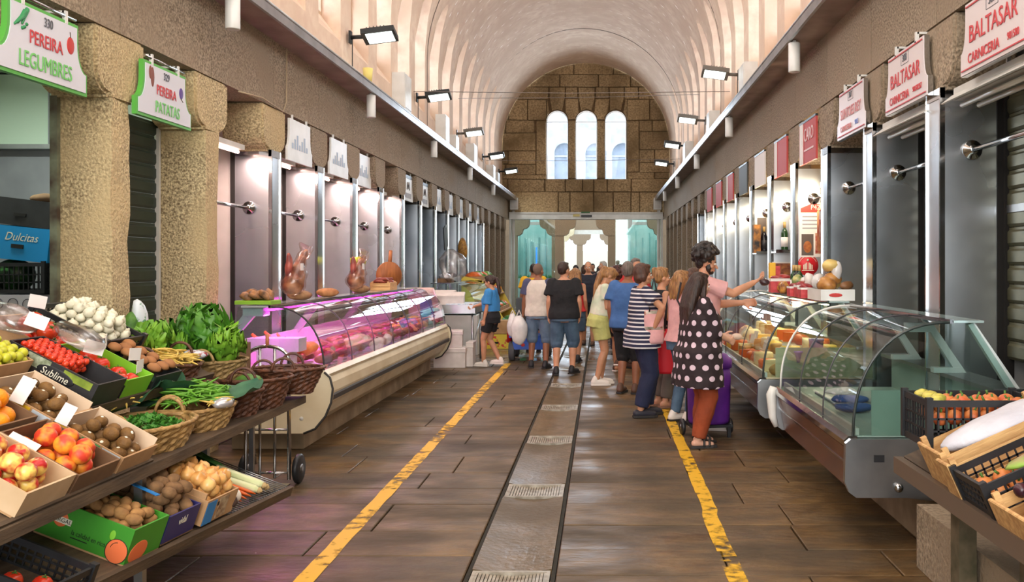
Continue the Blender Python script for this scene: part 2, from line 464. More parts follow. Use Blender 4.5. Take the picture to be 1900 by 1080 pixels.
# windows in the niches
frame_m = mat('window_frame', (206, 178, 150), .7, col2=(180, 150, 124), scale=6)
wi = 0; wf = wp = None
for side, yc, xw in win_y:
    if yc < 7: continue
    wi += 1
    w0 = bpy.data.objects.new('window_%d' % wi, None); COL.objects.link(w0); w0.location = (xw, yc, 0); w0['kind'] = 'structure'
    m = MB(); z0, z1 = VZ+US+.38, 7.45
    for j in range(4):
        yy = -NW/2+NW*j/3; m.box(-.03, .03, yy-.028, yy+.028, z0, z1)
    for z in (z0, z0+.58, z0+1.16, z0+1.74, z1-.04): m.box(-.028, .028, -NW/2, NW/2, z-.03, z+.03)
    if wf is None:
        wf = obj('window_frame', m, frame_m, w0)
        wp = obj('pane', MB().box(-.006, .006, -NW/2, NW/2, z0, z1), pane_m, w0)
    else: inst('window_frame', wf, w0); inst('pane', wp, w0)

# ---- far wall: stone blocks above the doors, three arched windows
ZX = lambda v: (900+v*.3148-1116)*.02
ZZ = lambda v: H+(490-(80+v*.3148))*.02
wins = [(ZX(362), ZX(489)), (ZX(534), ZX(660)), (ZX(706), ZX(833))]
WZ0, WZT = ZZ(800), ZZ(397)
def wall_with_holes(y0, y1):
    me_c = bpy.data.curves.new('c', 'CURVE'); me_c.dimensions = '2D'; me_c.fill_mode = 'BOTH'; me_c.extrude = (y1-y0)/2
    def loop(pts):
        s = me_c.splines.new('POLY'); s.points.add(len(pts)-1); s.use_cyclic_u = True
        for p, q in zip(s.points, pts): p.co = (q[0], q[1], 0, 1)
    loop([(-4.4, 3.31), (3.2, 3.31), (3.2, 9.6), (-4.4, 9.6)])
    for a, b in wins:
        r = (b-a)/2; c = (a+b)/2
        loop([(a, WZ0), (b, WZ0), (b, WZT-r)]+[(c+r*math.cos(PI*i/12), WZT-r+r*math.sin(PI*i/12)) for i in range(1, 12)]+[(a, WZT-r)])
    o = bpy.data.objects.new('t', me_c); COL.objects.link(o); o.location = (0, (y0+y1)/2, 0); o.rotation_euler = (PI/2, 0, 0)
    bpy.context.view_layer.update()
    me = bpy.data.meshes.new_from_object(o.evaluated_get(bpy.context.evaluated_depsgraph_get()))
    me.transform(o.matrix_world); bpy.data.objects.remove(o); return me
wf_ = struct('wall_far', wall_with_holes(34.06, 34.5), granite_w)
mort = mat('lime_joint', (112, 88, 58), .9, col2=(90, 70, 46), scale=9)
wf_.data.materials.clear(); wf_.data.materials.append(mort)
rb = random.Random(11)
def block(pts):
    """one stone of the far wall: polygon given in (x,z), standing proud of the joints"""
    cx = sum(p[0] for p in pts)/len(pts); cz = sum(p[1] for p in pts)/len(pts)
    q = []
    for (x, z) in pts:
        dx, dz = x-cx, z-cz; l = math.hypot(dx, dz); s = max(.3, (l-.022)/l); q.append((cx+dx*s+rb.uniform(-.008, .008), cz+dz*s+rb.uniform(-.008, .008)))
    yf = 34.0+rb.uniform(-.012, .02)
    n = len(q); vs = [(x, 34.2, z) for x, z in q]+[(x, yf+.02, z) for x, z in q]
    vs += [(cx+(x-cx)*.96, yf, cz+(z-cz)*.96) for x, z in q]
    fs = [list(range(2*n, 3*n))[::-1]]
    for i in range(n):
        j = (i+1) % n; fs += [(i, n+i, n+j, j), (n+i, 2*n+i, 2*n+j, n+j)]
    obj('wall_stone', MB().add(vs, fs), granite_w, wf_, fix=True)
def course(z0, z1, xs):
    for a, b in zip(xs, xs[1:]): block([(ZX(a), ZZ(z0)), (ZX(b), ZZ(z0)), (ZX(b), ZZ(z1)), (ZX(a), ZZ(z1))])
course(60, 110, [180, 470, 720, 1000]); course(110, 185, [150, 350, 523, 757, 900, 1060]); course(185, 258, [90, 230, 440, 668, 858, 970, 1120])
course(258, 330, [70, 190, 375]); course(258, 330, [820, 905, 1010, 1140]); course(330, 455, [60, 138, 250, 362]); course(330, 455, [836, 970, 1060, 1150])
def arcp(i, deg):
    a, b = wins[i]; r = (b-a)/2+.03; t = math.radians(deg); return ((a+b)/2+r*math.cos(t), WZT-(b-a)/2+r*math.sin(t))
T = lambda x, y: (ZX(x), ZZ(y))
for i, (a, b, c, d) in enumerate([(378, 472, 405, 448), (548, 648, 572, 626), (733, 822, 748, 796)]):
    block([T(a, 258), T(b, 258), T(b, 322), arcp(i, 62), arcp(i, 90), arcp(i, 118), T(a, 322)])
block([T(474, 258), T(546, 258), T(546, 325), T(474, 325)]); block([T(650, 258), T(731, 258), T(731, 325), T(650, 325)])
block([T(472, 325), T(549, 325), arcp(1, 130), arcp(1, 160), T(534, 452), T(489, 452), arcp(0, 20), arcp(0, 50)])
block([T(649, 325), T(734, 325), arcp(2, 130), arcp(2, 160), T(706, 452), T(660, 452), arcp(1, 20), arcp(1, 50)])
block([T(366, 325), arcp(0, 130), arcp(0, 160), T(362, 452), T(362, 330)]); block([T(829, 325), T(836, 330), T(836, 452), arcp(2, 20), arcp(2, 50)])
for z0, z1, xs in [(455, 530, [60, 120, 292]), (530, 635, [60, 300]), (635, 715, [60, 135, 300]), (715, 778, [60, 120, 300]), (778, 800, [60, 362]),
                   (455, 520, [908, 985, 1150]), (520, 628, [908, 1150]), (628, 705, [908, 1000, 1150]), (705, 762, [908, 1150]), (762, 800, [836, 1000, 1150]),
                   (455, 800, [491, 532]), (455, 800, [662, 704]), (800, 877, [60, 130, 352, 472, 575, 640, 720, 862, 1150]),
                   (877, 1000, [60, 140, 432, 500, 640, 755, 860, 910, 1040, 1150])]: course(z0, z1, xs)
course(455, 778, [302, 360]); course(455, 762, [838, 906])
for i, (a, b) in enumerate(wins):
    wi += 1; c = (a+b)/2; r = (b-a)/2
    w0 = bpy.data.objects.new('window_%d' % wi, None); COL.objects.link(w0); w0.location = (c, 34.3, 0); w0['kind'] = 'structure'
    pl = [(-r, WZ0), (r, WZ0), (r, WZT-r)]+[(r*math.cos(PI*j/14), WZT-r+r*math.sin(PI*j/14)) for j in range(1, 14)]+[(-r, WZT-r)]
    obj('pane', MB().prism(pl, 'y', -.006, .006), pane_m, w0)
    m = MB().box(-r, r, -.02, .02, WZT-r-.016, WZT-r+.016)
    m.tube([(x*.985, 0, z) for x, z in pl]+[(pl[0][0]*.985, 0, pl[0][1])], .02, 6)
    obj('window_frame', m, white_m, w0)
# pale building across the street, seen through the three windows
pale = mat('sunlit_stone', (232, 232, 228), .9, col2=(204, 206, 206), scale=3)
bld = struct('building_across', MB(), pale)
m = MB()
def wall_arches(y, x0, x1, z0, z1, arches):
    me_c = bpy.data.curves.new('c', 'CURVE'); me_c.dimensions = '2D'; me_c.fill_mode = 'BOTH'; me_c.extrude = .15
    def loop(pts):
        s = me_c.splines.new('POLY'); s.points.add(len(pts)-1); s.use_cyclic_u = True
        for p, q in zip(s.points, pts): p.co = (q[0], q[1], 0, 1)
    loop([(x0, z0), (x1, z0), (x1, z1), (x0, z1)])
    for (c, r, a, t) in arches:
        loop([(c-r, a), (c+r, a), (c+r, t-r)]+[(c+r*math.cos(PI*i/12), t-r+r*math.sin(PI*i/12)) for i in range(1, 12)]+[(c-r, t-r)])
    o = bpy.data.objects.new('t', me_c); COL.objects.link(o); o.location = (0, y, 0); o.rotation_euler = (PI/2, 0, 0)
    bpy.context.view_layer.update()
    me = bpy.data.meshes.new_from_object(o.evaluated_get(bpy.context.evaluated_depsgraph_get())); me.transform(o.matrix_world); bpy.data.objects.remove(o); return me
bld.data = wall_arches(58, -7, 5, 5.2, 12.6, [(-2.35, .62, 5.3, 9.3), (-.35, .66, 5.3, 9.3), (1.35, .68, 5.3, 9.3)]); bld.data.materials.append(pale)
for c in (-2.35, -.35, 1.35):
    gl = obj('window_pane', MB().box(c-.75, c+.75, 58.2, 58.25, 5.3, 9.4), mat('grey_glass', (186, 198, 208), .2, col2=(160, 174, 186), scale=2), bld)
    obj('transom', MB().box(c-.72, c+.72, 58.1, 58.18, 8.45, 8.55), white_m, bld)

# ---- side walls: back walls of the stalls, pillars, capitals, lintel blocks, ledges
def cap_profile(hw, pw):
    """corbel elevation (offset along Y, z): straight top, round under-cut to the pillar"""
    P = [(hw, 3.285), (hw, 3.0)]
    for i in range(1, 7):
        a = PI/2*i/6; P.append((pw+(hw-pw)*math.cos(a)*1.0, 3.0-.17*math.sin(a)))
    P.append((pw, 2.80))
    return P+[(-x, z) for x, z in P[::-1]]
walls = {}
bay_m = mat('bay_panel', (214, 212, 208), .5, col2=(200, 198, 194), scale=3)
for side in (-1, 1):
    nm = 'wall_left' if side < 0 else 'wall_right'
    F = FL if side < 0 else FR
    s = side
    back = F+s*1.85
    YK = YLK if side < 0 else YRK
    wm = MB().box(back, back+s*.1, YB, YE, 0, 3.4).box(F+s*.02, back, YB, YE, 3.3, 3.4)
    w = struct(nm, wm, bay_m); walls[side] = w
    # upper wall strip between ledge and lintel back
    obj('upper_wall', MB().box(F+s*.27, F+s*.5, YB, YE, 3.9, 4.12), plaster, w)
    for k in range(-7, 18):
        y = YK(k); pc = y+.13
        if y > YE-.4 or y < YB: continue
        near = -2 <= k < 4
        m = granite_y if (side < 0 and k < 3) else granite
        if near:
            obj('pillar', rough_box(F, F+s*.40, y, y+.25, 0, 2.81, .011, .16, k) if s > 0 else rough_box(F-.40, F, y, y+.25, 0, 2.81, .011, .16, k), m, w)
        else: obj('pillar', MB().box(F, F+s*.40, y, y+.25, 0, 2.81), m, w)
        cp = MB().prism([(pc+a, z) for a, z in cap_profile(.33, .15)], 'x', F, F+s*.42)
        me = cp.mesh('capital')
        bm = bmesh.new(); bm.from_mesh(me); bmesh.ops.recalc_face_normals(bm, faces=bm.faces)
        bmesh.ops.bevel(bm, geom=[e for e in bm.edges if e.calc_face_angle(0) > .9], offset=.02, segments=2, affect='EDGES')
        bm.to_mesh(me); bm.free()
        obj('capital', me, m, w)
        yb = pc+1.53 if side < 0 else pc+1.52
        obj('lintel_block', MB().box(F+s*.01, F+s*.45, pc+.006, min(yb, YE)-.006, 3.292, 3.99), granite, w)
        # deep partition between two stalls
        if not (side < 0 and k == 0): obj('partition', MB().box(F+s*.41, back, y+.06, y+.2, 0, 3.3), (grey_wall if side < 0 and k < 2 else bay_m), w)
        clad = (2 <= k <= 13) if side < 0 else (0 <= k <= 10)
        if k == -1 and side > 0: clad = True
        if clad:
            c = obj('steel_cladding', MB().box(F-s*.012, F+s*.36, y-.012, y+.262, .05, 2.82), steel, w)
            tr = MB()
            for yy in (y-.018, y+.25): tr.box(F-s*.022, F+s*.012, yy, yy+.018, .05, 2.83)
            tr.box(F-s*.018, F+s*.37, y-.018, y+.268, 2.76, 2.83)
            obj('steel_trim', tr, steel_b, w)
            obj('guide_channel', MB().box(F+s*.36, F+s*.405, y-.02, y+.27, .05, 2.82), dark_m, w)
    t = struct('trim_%d' % (1 if s < 0 else 2), MB().box(F-s*.31, F+s*.3, YB, YE, 3.99, 4.05), ledge_m)
    obj('lip', MB().box(F-s*.33, F-s*.30, YB, YE, 3.98, 4.07), steel_d, t)
    obj('gutter_pipe', MB().tube([(F-s*.315, YB, 4.085), (F-s*.315, YE, 4.085)], .022, 8), steel_d, t)

# ---- doors and arcades beyond the far wall
d1 = bpy.data.objects.new('door_1', None); COL.objects.link(d1); d1['kind'] = 'structure'
obj('door_beam', MB().box(FL+.02, FR-.02, 33.75, 34.05, 3.31, 3.54), white_m, d1)
obj('beam_lip', MB().box(FL+.02, FR-.02, 33.72, 33.75, 3.50, 3.56), alu, d1)
obj('sensor', MB().box(-.75, -.35, 33.7, 33.75, 3.38, 3.46), black_m, d1)
obj('sensor', MB().box(-1.05, -.80, 33.72, 33.75, 3.40, 3.48), mat('yellowed_label', (206, 190, 120), .6), d1)
obj('exit_sign', MB().box(-.75, -.42, 33.70, 33.75, 3.53, 3.58), mat('sign_green', (40, 100, 50), .5), d1)
for a, b in ((FL+.03, -1.72), (-1.70, -.6), (-.56, .5), (.52, FR-.03)):
    if a in (FL+.03, .52): obj('glass_leaf', MB().box(a, b, 33.9, 33.915, .02, 3.3), teal_glass, d1)
for x in (FL+.05, FR-.05): obj('door_post', MB().box(x-.04, x+.04, 33.84, 33.96, 0, 3.31), alu, d1)
arc = struct('arcade_beyond', MB().box(-6, 5, 36.4, 37, 3.62, 4.4), granite)
def arcade_pillar(x, y, w, m, half=0, z=0, parent=arc):
    obj('pillar', MB().box(x-w/2, x+w/2, y, y+.5, z, 2.80+z), m, parent)
    pr = []
    hw = w/2
    for (dx, zz) in ((.0, 2.78), (.10, 2.80), (.19, 2.88), (.22, 2.98), (.24, 3.04), (.36, 3.07), (.45, 3.15), (.48, 3.26), (.50, 3.62)): pr.append((hw+dx, zz))
    L = [(-a, b) for a, b in pr[::-1]]
    if half > 0: L = [(-hw, 3.62), (-hw, 2.78)]
    if half < 0: pr = [(hw, 2.78), (hw, 3.62)]
    obj('capital', MB().prism([(x+a, b+z) for a, b in pr+L], 'y', y-.02, y+.52), m, parent, fix=True)
pale2 = mat('sunlit_arcade', (226, 214, 184), .9, col2=(200, 186, 152), scale=4)  # sunlight on the opposite arcade put into a paler stone colour
for x, hf in ((-1.74, 0), (.5, 0), (-3.6, 1), (2.55, -1)): arcade_pillar(x, 36.4, .48, granite, hf)
arc2 = struct('arcade_opposite', MB().box(-8, -2.4, 46.4, 46.9, 3.62, 4.6).box(1.6, 7, 46.4, 46.9, 3.62, 4.6), pale2)
for x in (-2.15, 1.3): arcade_pillar(x, 46.4, .56, pale2, parent=arc2)
for x in (-4.3, 3.6): arcade_pillar(x, 46.4, .56, pale2, parent=arc2)
obj('lintel', MB().box(-1.9, 1.1, 47.2, 47.7, 3.40, 4.4), granite, arc2)
obj('door_beam', MB().box(-1.9, 1.1, 47.0, 47.15, 3.18, 3.40), white_m, arc2)
for x in (-1.28, .55): arcade_pillar(x, 54, .36, granite, parent=arc2)
obj('inner_wall', MB().box(-5, 4, 66, 66.2, 0, 2.6), mat('cream_wall', (238, 232, 210), .9), arc2)
# glazed shop boxes on both sides of the crossing
for nm, x0, x1 in (('left', -6.2, -2.0), ('right', .78, 5.0)):
    s0 = struct('glazed_shop_%s' % nm, MB().box(x0, x1, 41.6, 41.7, 0, 4.2), mat('shop_back', (226, 240, 232), .6, col2=(176, 214, 208), scale=1.2))
    obj('counter', MB().box(x0, x1, 38.9, 39.3, 0, 1.05), white_m, s0)
    obj('shop_glass', MB().box(x0, x1, 38.6, 38.62, 0, 3.3), teal_glass, s0)
    obj('shop_head', MB().box(x0, x1, 38.5, 38.7, 3.3, 3.42), alu, s0)
    rr = random.Random(2)
    for i in range(14):
        x = x0+.15+(x1-x0-.3)*i/13; obj('upright', MB().box(x-.02, x+.02, 39.5+rr.uniform(0, 1.5), 39.56+1.5, 1.0, rr.uniform(2.6, 3.3)), mat('teal_frame', (150, 196, 192), .4, .3), s0)
    g = MB(); rr = random.Random(8)
    for i in range(500):
        x = rr.uniform(x0, x1); y = rr.uniform(38.9, 39.2); h = rr.uniform(.08, .2)
        g.add([(x-.015, y, 1.05), (x+.015, y, 1.05), (x+rr.uniform(-.05, .05), y, 1.05+h)], [(0, 1, 2)])
    tag(obj('clipped_hedge_%s' % nm, g, mat('hedge_green', (40, 130, 60), .7)), 'strip of short green planting on the white counter behind the %s glass panel' % nm, 'planting', kind='stuff')
neon = obj('neon_tube', MB().tube([(-2.75, 38.8, 1.2), (-2.75, 38.8, 2.35)], .025), emis('blue_neon', (30, 90, 255), 6))
tag(neon, 'upright blue neon tube glowing behind the left glass panel at the far doors', 'light')
# ============================================================ STALL FRONTS, SIGNS, LAMPS
def shutter(name, label, side, y0, y1, m, single, z0=.0, z1=2.82, group=None):
    F = (FL-.43) if side < 0 else (FR+.43)
    t = thing(name, label, 'shutter', (F, (y0+y1)/2, 0), group=group)
    w = y1-y0; p = .125; s = -side
    def slat_mb(z):
        pr = [(-.012*s, z), (.004*s, z), (.016*s, z+.02), (.016*s, z+p-.035), (.004*s, z+p-.02), (.004*s, z+p-.004), (-.012*s, z+p-.004)]
        return MB().prism(pr, 'y', -w/2, w/2)
    if single:
        s0 = None; z = z0
        while z < z1-.02:
            if s0 is None: s0 = obj('slat', slat_mb(0), m, t, (0, 0, z), fix=True)
            else: inst('slat', s0, t, (0, 0, z))
            z += p
    else:
        mb = MB(); z = z0
        while z < z1-.02:
            pr = [(-.012*s, z), (.012*s, z+.01), (.012*s, z+p-.03), (-.004*s, z+p-.015), (-.012*s, z+p-.005)]
            mb.prism(pr, 'y', -w/2, w/2); z += p
        tag(obj('slats', mb, m, t, fix=True), kind='stuff')
    obj('bottom_bar', MB().box(-.02, .02, -w/2, w/2, z0-.0, z0+.05), steel_d, t, (0, 0, max(0, z0-.05)))
    g = MB()
    for e in (-w/2, w/2-.03): g.box(-.03, .04*s if s > 0 else .03, e, e+.03, 0, z1)
    obj('guide_rail', g, alu if side < 0 else dark_m, t)
    return t
shutter('roller_shutter', 'dark green roller shutter between the two rough granite pillars on the left', -1, YLK(0)+.26, YLK(1)-.01, shut_green, True)
shutter('roller_shutter', 'grey-green roller shutter with a gap at its foot at the right edge', 1, YRK(-1)+.27, YRK(0)-.02, shut_olive, True, z0=1.02)
shutter('roller_shutter', 'grey-green closed roller shutter under the second red sign from the right edge', 1, YRK(0)+.27, YRK(1)-.02, shut_olive, True)
shutter('roller_shutter', 'closed roller shutter behind the third steel pillar from the right edge', 1, YRK(1)+.27, YRK(2)-.02, shut_olive, True)
for k in range(6, 13):
    shutter('roller_shutter', 'closed blue-grey roller shutter, %s beyond the pink-lit butcher bays on the left' % nth(k-6), -1, YLK(k)+.27, YLK(k+1)-.02, shut_blue, False, group='closed shutters far along the left wall')

# hanging rails with round wall flanges
def rail(side, k, label):
    x = -3.63 if side < 0 else 2.47; z = 2.23 if side < 0 else 2.41
    YK = YLK if side < 0 else YRK
    y0, y1 = YK(k)+.27, YK(k+1)-.016
    t = thing('hanging_rail', label, 'rail', (x, y1, z), group='steel hanging rails across the stall bays')
    obj('tube', MB().tube([(0, -(y1-y0)+.002, 0), (0, -.002, 0)], .019, 10), steel_b, t)
    for yy, s in ((-.002, -1), (-(y1-y0)+.002, 1)):
        M = Matrix.Translation((0, yy, 0)) @ Matrix.Rotation(PI/2*(1 if s < 0 else -1), 4, 'X')
        obj('flange', MB().lathe([(.001, 0), (.062, 0), (.068, .01), (.062, .022), (.034, .026), (.030, .045), (.021, .05)], 18, M), steel_b, t)
for k in range(1, 6): rail(-1, k, 'steel rail with round flange across the %s pink-lit stall bay from the left front' % nth(k-1))
for k in range(-1, 8): rail(1, k, ('steel rail with round flange across the %s bay of the right wall' % nth(k+1)))

# fluorescent lamps over the butcher bays on the left
tube_pink = emis('pink_tube', (255, 206, 190), 7)
for k in range(1, 6):
    y0, y1 = YLK(k)+.47, YLK(k+1)-.21
    t = thing('tube_lamp', 'pink-white fluorescent tube lamp over the %s butcher bay on the left' % nth(k-1), 'lamp', (-3.66, (y0+y1)/2, 2.80), group='tube lamps over the butcher bays')
    h = (y1-y0)/2
    obj('housing', MB().box(-.06, .06, -h, h, 0, .05), white_m, t)
    obj('tube', MB().tube([(0, -h+.03, -.022), (0, h-.03, -.022)], .018, 8), tube_pink, t)
    obj('reflector', MB().add([(-.11, -h, .01), (-.055, -h, .05), (-.055, h, .05), (-.11, h, .01)], [(0, 1, 2, 3)]), alu, t)
    lamp('AREA', 'tube_light', (-3.66, (y0+y1)/2, 2.745), 24, (1, .68, .60), .08, (y1-y0)*.9)
# magenta glow belongs to the display-case strips (built with the case)
# unlit tube lamps over the right shutters
for k in (-1, 0):
    y0, y1 = YRK(k)+.28, YRK(k+1)-.12
    t = thing('tube_lamp', 'unlit twin tube lamp above the %s' % ('nearest right shutter' if k < 0 else 'second shutter on the right'), 'lamp', (2.42, (y0+y1)/2, 2.70))
    h = (y1-y0)/2
    obj('housing', MB().box(-.11, .1, -h, h, .02, .10), alu, t)
    for x in (-.06, .05): obj('tube', MB().tube([(x, -h+.02, -.01), (x, h-.02, -.01)], .018, 8), mat('dead_tube', (214, 206, 190), .3), t)
    obj('reflector', MB().prism([(-.17, .0), (-.11, .05), (-.11, .06), (-.18, .005)], 'y', -h-.04, h+.04), alu, t)
    obj('hanger', MB().box(-.01, .01, -.01, .01, .1, .5), alu, t)
# bare bulbs over the right stalls
for k, s in ((2, 1.), (3, .8), (4, .7), (5, .5), (6, .5), (7, .5), (8, .4)):
    y = YRK(k+1)-.32
    t = thing('light_bulb', 'bare glowing bulb on a cord in the %s lit bay on the right' % nth(k-2), 'lamp', (2.52, y, 2.56), group='bare bulbs over the right stalls')
    obj('socket', MB().lathe([(.02, .06), (.022, .13), (.012, .15)], 10), white_m, t)
    obj('bulb', MB().lathe([(1e-4, -.07), (.03, -.06), (.045, -.03), (.045, 0), (.03, .04), (.02, .065)], 12), emis('warm_bulb', (255, 236, 200), 16), t)
    obj('cord', MB().tube([(0, 0, .15), (-.03, -.02, .35), (-.06, -.05, .6)], .006, 5), black_m, t)
    lamp('POINT', 'bulb_light', (2.46, y-.08, 2.44), 26*s, (1, .80, .55), .06)
    # ochre board closing the gap above the bay
    obj('back_board', MB().box(2.70, 2.73, YRK(k)+.2, YRK(k+1), 2.8, 3.29), mat('ochre_board', (206, 170, 96), .8, col2=(150, 112, 56), scale=30), walls[1])

# ---- hanging signs
red_t = mat('sign_red', (196, 58, 62), .5); green_t = mat('sign_green_text', (110, 190, 96), .5); grey_t = mat('sign_grey', (90, 90, 96), .5)
signface = mat('sign_face', (206, 206, 214), .28, col2=(208, 208, 216), scale=2); signface_r = mat('sign_face_pink', (214, 202, 202), .35)
sgreen = mat('sign_border_green', (84, 168, 66), .4)
def sign_outline(w, h, notch=.10, d=0.):
    """bracket shaped board: wide foot, concave shoulders"""
    hw = w/2-d; P = [(-hw, d), (hw, d), (hw, h*.32-d*.3)]
    for i in range(7):
        a = PI/2*i/6
        P.append((hw-notch*math.sin(a), h*.32+(h*.42)*(1-math.cos(a))-d*.3))
    P.append((hw-notch, h-d)); return P+[(-x, z) for x, z in P[::-1] if (x, z) not in ((hw, d), (-hw, d))][0:]
def hang_sign(side, yc, z0, w, h, label, kind, notch=.1):
    x = -3.37 if side < 0 else 2.23
    t = thing('hanging_sign', label, 'sign', (x, yc, z0))
    s = -side
    def plate(name, d, x0, x1, m):
        P = sign_outline(w, h, notch, d)
        return obj(name, MB().prism(P, 'x', x0, x1), m, t, fix=True)
    rot = (PI/2, 0, PI/2) if side < 0 else (PI/2, 0, -PI/2)
    tx = .016*s
    plate('casing', 0, -.03*s, .006*s, sgreen if kind == 'green' else steel_b if kind != 'plain' else alu)
    plate('face', .022 if kind == 'green' else .004, .004*s, .012*s, signface if kind == 'green' else signface_r)
    for yy in (-.24*w, .24*w):
        obj('bracket', MB().box(-.012, .012, yy-.012, yy+.012, h-.02, h+.06).box(-.13*s if s > 0 else -.0, .0 if s > 0 else .13, yy-.012, yy+.012, h+.045, h+.06), alu, t)
    if kind == 'green':
        obj('top_rail', MB().tube([(.0, -w*.36, h+.03), (0, w*.36, h+.03)], .012, 8), steel_b, t)
    return t, rot, tx
def leafy(t, x, y, z, s, kind):
    m = MB()
    if kind == 'pods':
        for i, (dy, dz, a) in enumerate(((0, 0, .9), (.03, .01, 1.1), (-.02, -.02, .7))):
            m.capsule((x, y+dy-.05*math.cos(a), z+dz-.05*math.sin(a)), .008, (x, y+dy+.05*math.cos(a), z+dz+.05*math.sin(a)), .016, 8)
        for dy, dz in ((.03, -.05), (.05, -.03), (.01, -.06)): m.ball((x, y+dy, z+dz), .011, 8, 6)
        obj('pea_print', m, mat('print_green', (40, 130, 74), .5), t)
    elif kind == 'tomato':
        m.ball((x, y, z), (.004, .042, .055), 14, 8); obj('tomato_print', m, mat('print_red', (190, 50, 44), .5), t)
        obj('stalk_print', MB().tube([(x, y, z+.05), (x, y-.006, z+.085)], .004, 5), mat('print_dark', (70, 56, 44), .6), t)
    elif kind == 'potato':
        m.ball((x, y-.012, z+.02), (.004, .026, .05), 12, 8).ball((x, y+.02, z-.01), (.004, .028, .075), 12, 8)
        obj('potato_print', m, mat('print_brown', (128, 74, 62), .6), t)
    else:
        m.ball((x, y, z), (.004, .036, .045), 14, 8); obj('plum_print', m, mat('print_violet', (88, 62, 134), .5), t)
        obj('stalk_print', MB().tube([(x, y-.01, z-.04), (x, y+.03, z-.065)], .004, 5), mat('print_dark', (70, 56, 44), .6), t)
t, rot, tx = hang_sign(-1, 5.54, 2.74, .90, .44, 'green-bordered hanging sign with a tomato, nearest on the left', 'green')
text('330', .08, grey_t, t, (tx, .02, .365), rot, .75); text('PEREIRA', .115, red_t, t, (tx, .0, .245), rot, .8); text('LEGUMBRES', .135, green_t, t, (tx, -.0, .105), rot, .74)
leafy(t, .012, -.24, .34, 1, 'pods'); leafy(t, .012, .255, .29, 1, 'tomato')
t, rot, tx = hang_sign(-1, 7.07, 2.74, .88, .42, 'green-bordered hanging sign with a purple plum, over the dark green shutter', 'green')
text('329', .08, grey_t, t, (tx, .0, .345), rot, .8); text('PEREIRA', .11, red_t, t, (tx, .0, .225), rot, .8); text('PATATAS', .125, green_t, t, (tx, .02, .095), rot, .76)
leafy(t, .012, -.235, .32, 1, 'potato'); leafy(t, .012, .25, .27, 1, 'plum')
def red_sign(yc, lab, num, w=.92):
    t, rot, tx = hang_sign(1, yc, 2.80, w, .43, lab, 'red', .07)
    for z in (.03, .405): obj('stripe', MB().box(tx-.002, tx+.001, -w/2+(.02 if z < .1 else .09), w/2-(.02 if z < .1 else .09), z-.004, z+.004), red_t, t)
    text(num, .075, grey_t, t, (tx, 0, .36), rot, .85)
    obj('number_frame', MB().box(tx+.001, tx+.003, -.08, .08, .315, .317).box(tx+.001, tx+.003, -.08, .08, .402, .404).box(tx+.001, tx+.003, -.08, -.078, .315, .404).box(tx+.001, tx+.003, .078, .08, .315, .404), grey_t, t)
    return t, rot, tx
t, rot, tx = red_sign(5.20, 'white hanging sign with red lettering and number 309, nearest on the right', '309')
text('BALTASAR', .15, red_t, t, (tx, .0, .225), rot, .92, name='lettering'); text('CARNICERIA', .085, red_t, t, (tx, .12, .085), rot, .9); text('981580', .06, red_t, t, (tx, -.27, .09), rot, .8)
t, rot, tx = red_sign(6.70, 'white hanging sign with red lettering and number 308, second on the right', '308')
text('BALTASAR', .15, red_t, t, (tx, .0, .225), rot, .92); text('CARNICERIA', .085, red_t, t, (tx, .12, .085), rot, .9); text('981582357', .055, red_t, t, (tx, -.27, .09), rot, .75)
t, rot, tx = red_sign(8.16, 'white hanging sign with faded red lettering and number 307, third on the right', '307')
text('SUNTOES REY', .13, mat('faded_red', (206, 130, 130), .5), t, (tx, .0, .215), rot, .8); text('CARNICERIA', .07, mat('faded_red', (206, 130, 130), .5), t, (tx, .15, .085), rot, .9); text('9815', .06, mat('faded_blue', (110, 130, 190), .5), t, (tx, -.2, .09), rot, .9)
# red and white cloth signs beyond
redcl = mat('red_cloth', (180, 62, 58), .6)
def cloth_sign(k, label, m, band=None, txt=None, y=None, w=.8):
    y = YRK(k)+.85 if y is None else y
    t = thing('hanging_sign', label, 'sign', (2.26, y, 2.76))
    obj('panel', MB().box(-.01, .012, -w/2, w/2, 0, .45), m, t)
    obj('hanging_bar', MB().box(-.014, .016, -w/2, w/2, .45, .475), black_m, t)
    if band: obj('white_band', MB().box(-.016, -.009, w/2-.2, w/2-.04, 0, .45), paper_m, t)
    if txt:
        text(txt, .2, mat('pale_print', (226, 196, 196), .6), t, (-.014, -.08, .30), (PI/2, 0, -PI/2), .8)
        obj('print_line', MB().box(-.014, -.0105, -.3, .14, .13, .15), mat('pale_print', (226, 196, 196), .6), t)
cloth_sign(2, 'red hanging sign with pale lettering and white side band, fourth on the right', redcl, True, 'CARO')
cloth_sign(3, 'red hanging sign with a broad white band, fifth on the right', redcl, True)
cloth_sign(4, 'plain white hanging sign, sixth on the right', paper_m)
cloth_sign(5, 'dark slate hanging sign, seventh on the right', mat('slate', (72, 74, 70), .6))
for k in range(6, 9): cloth_sign(k, 'dark red hanging sign in the shade, %s on the right' % nth(k+1), redcl, k == 6)
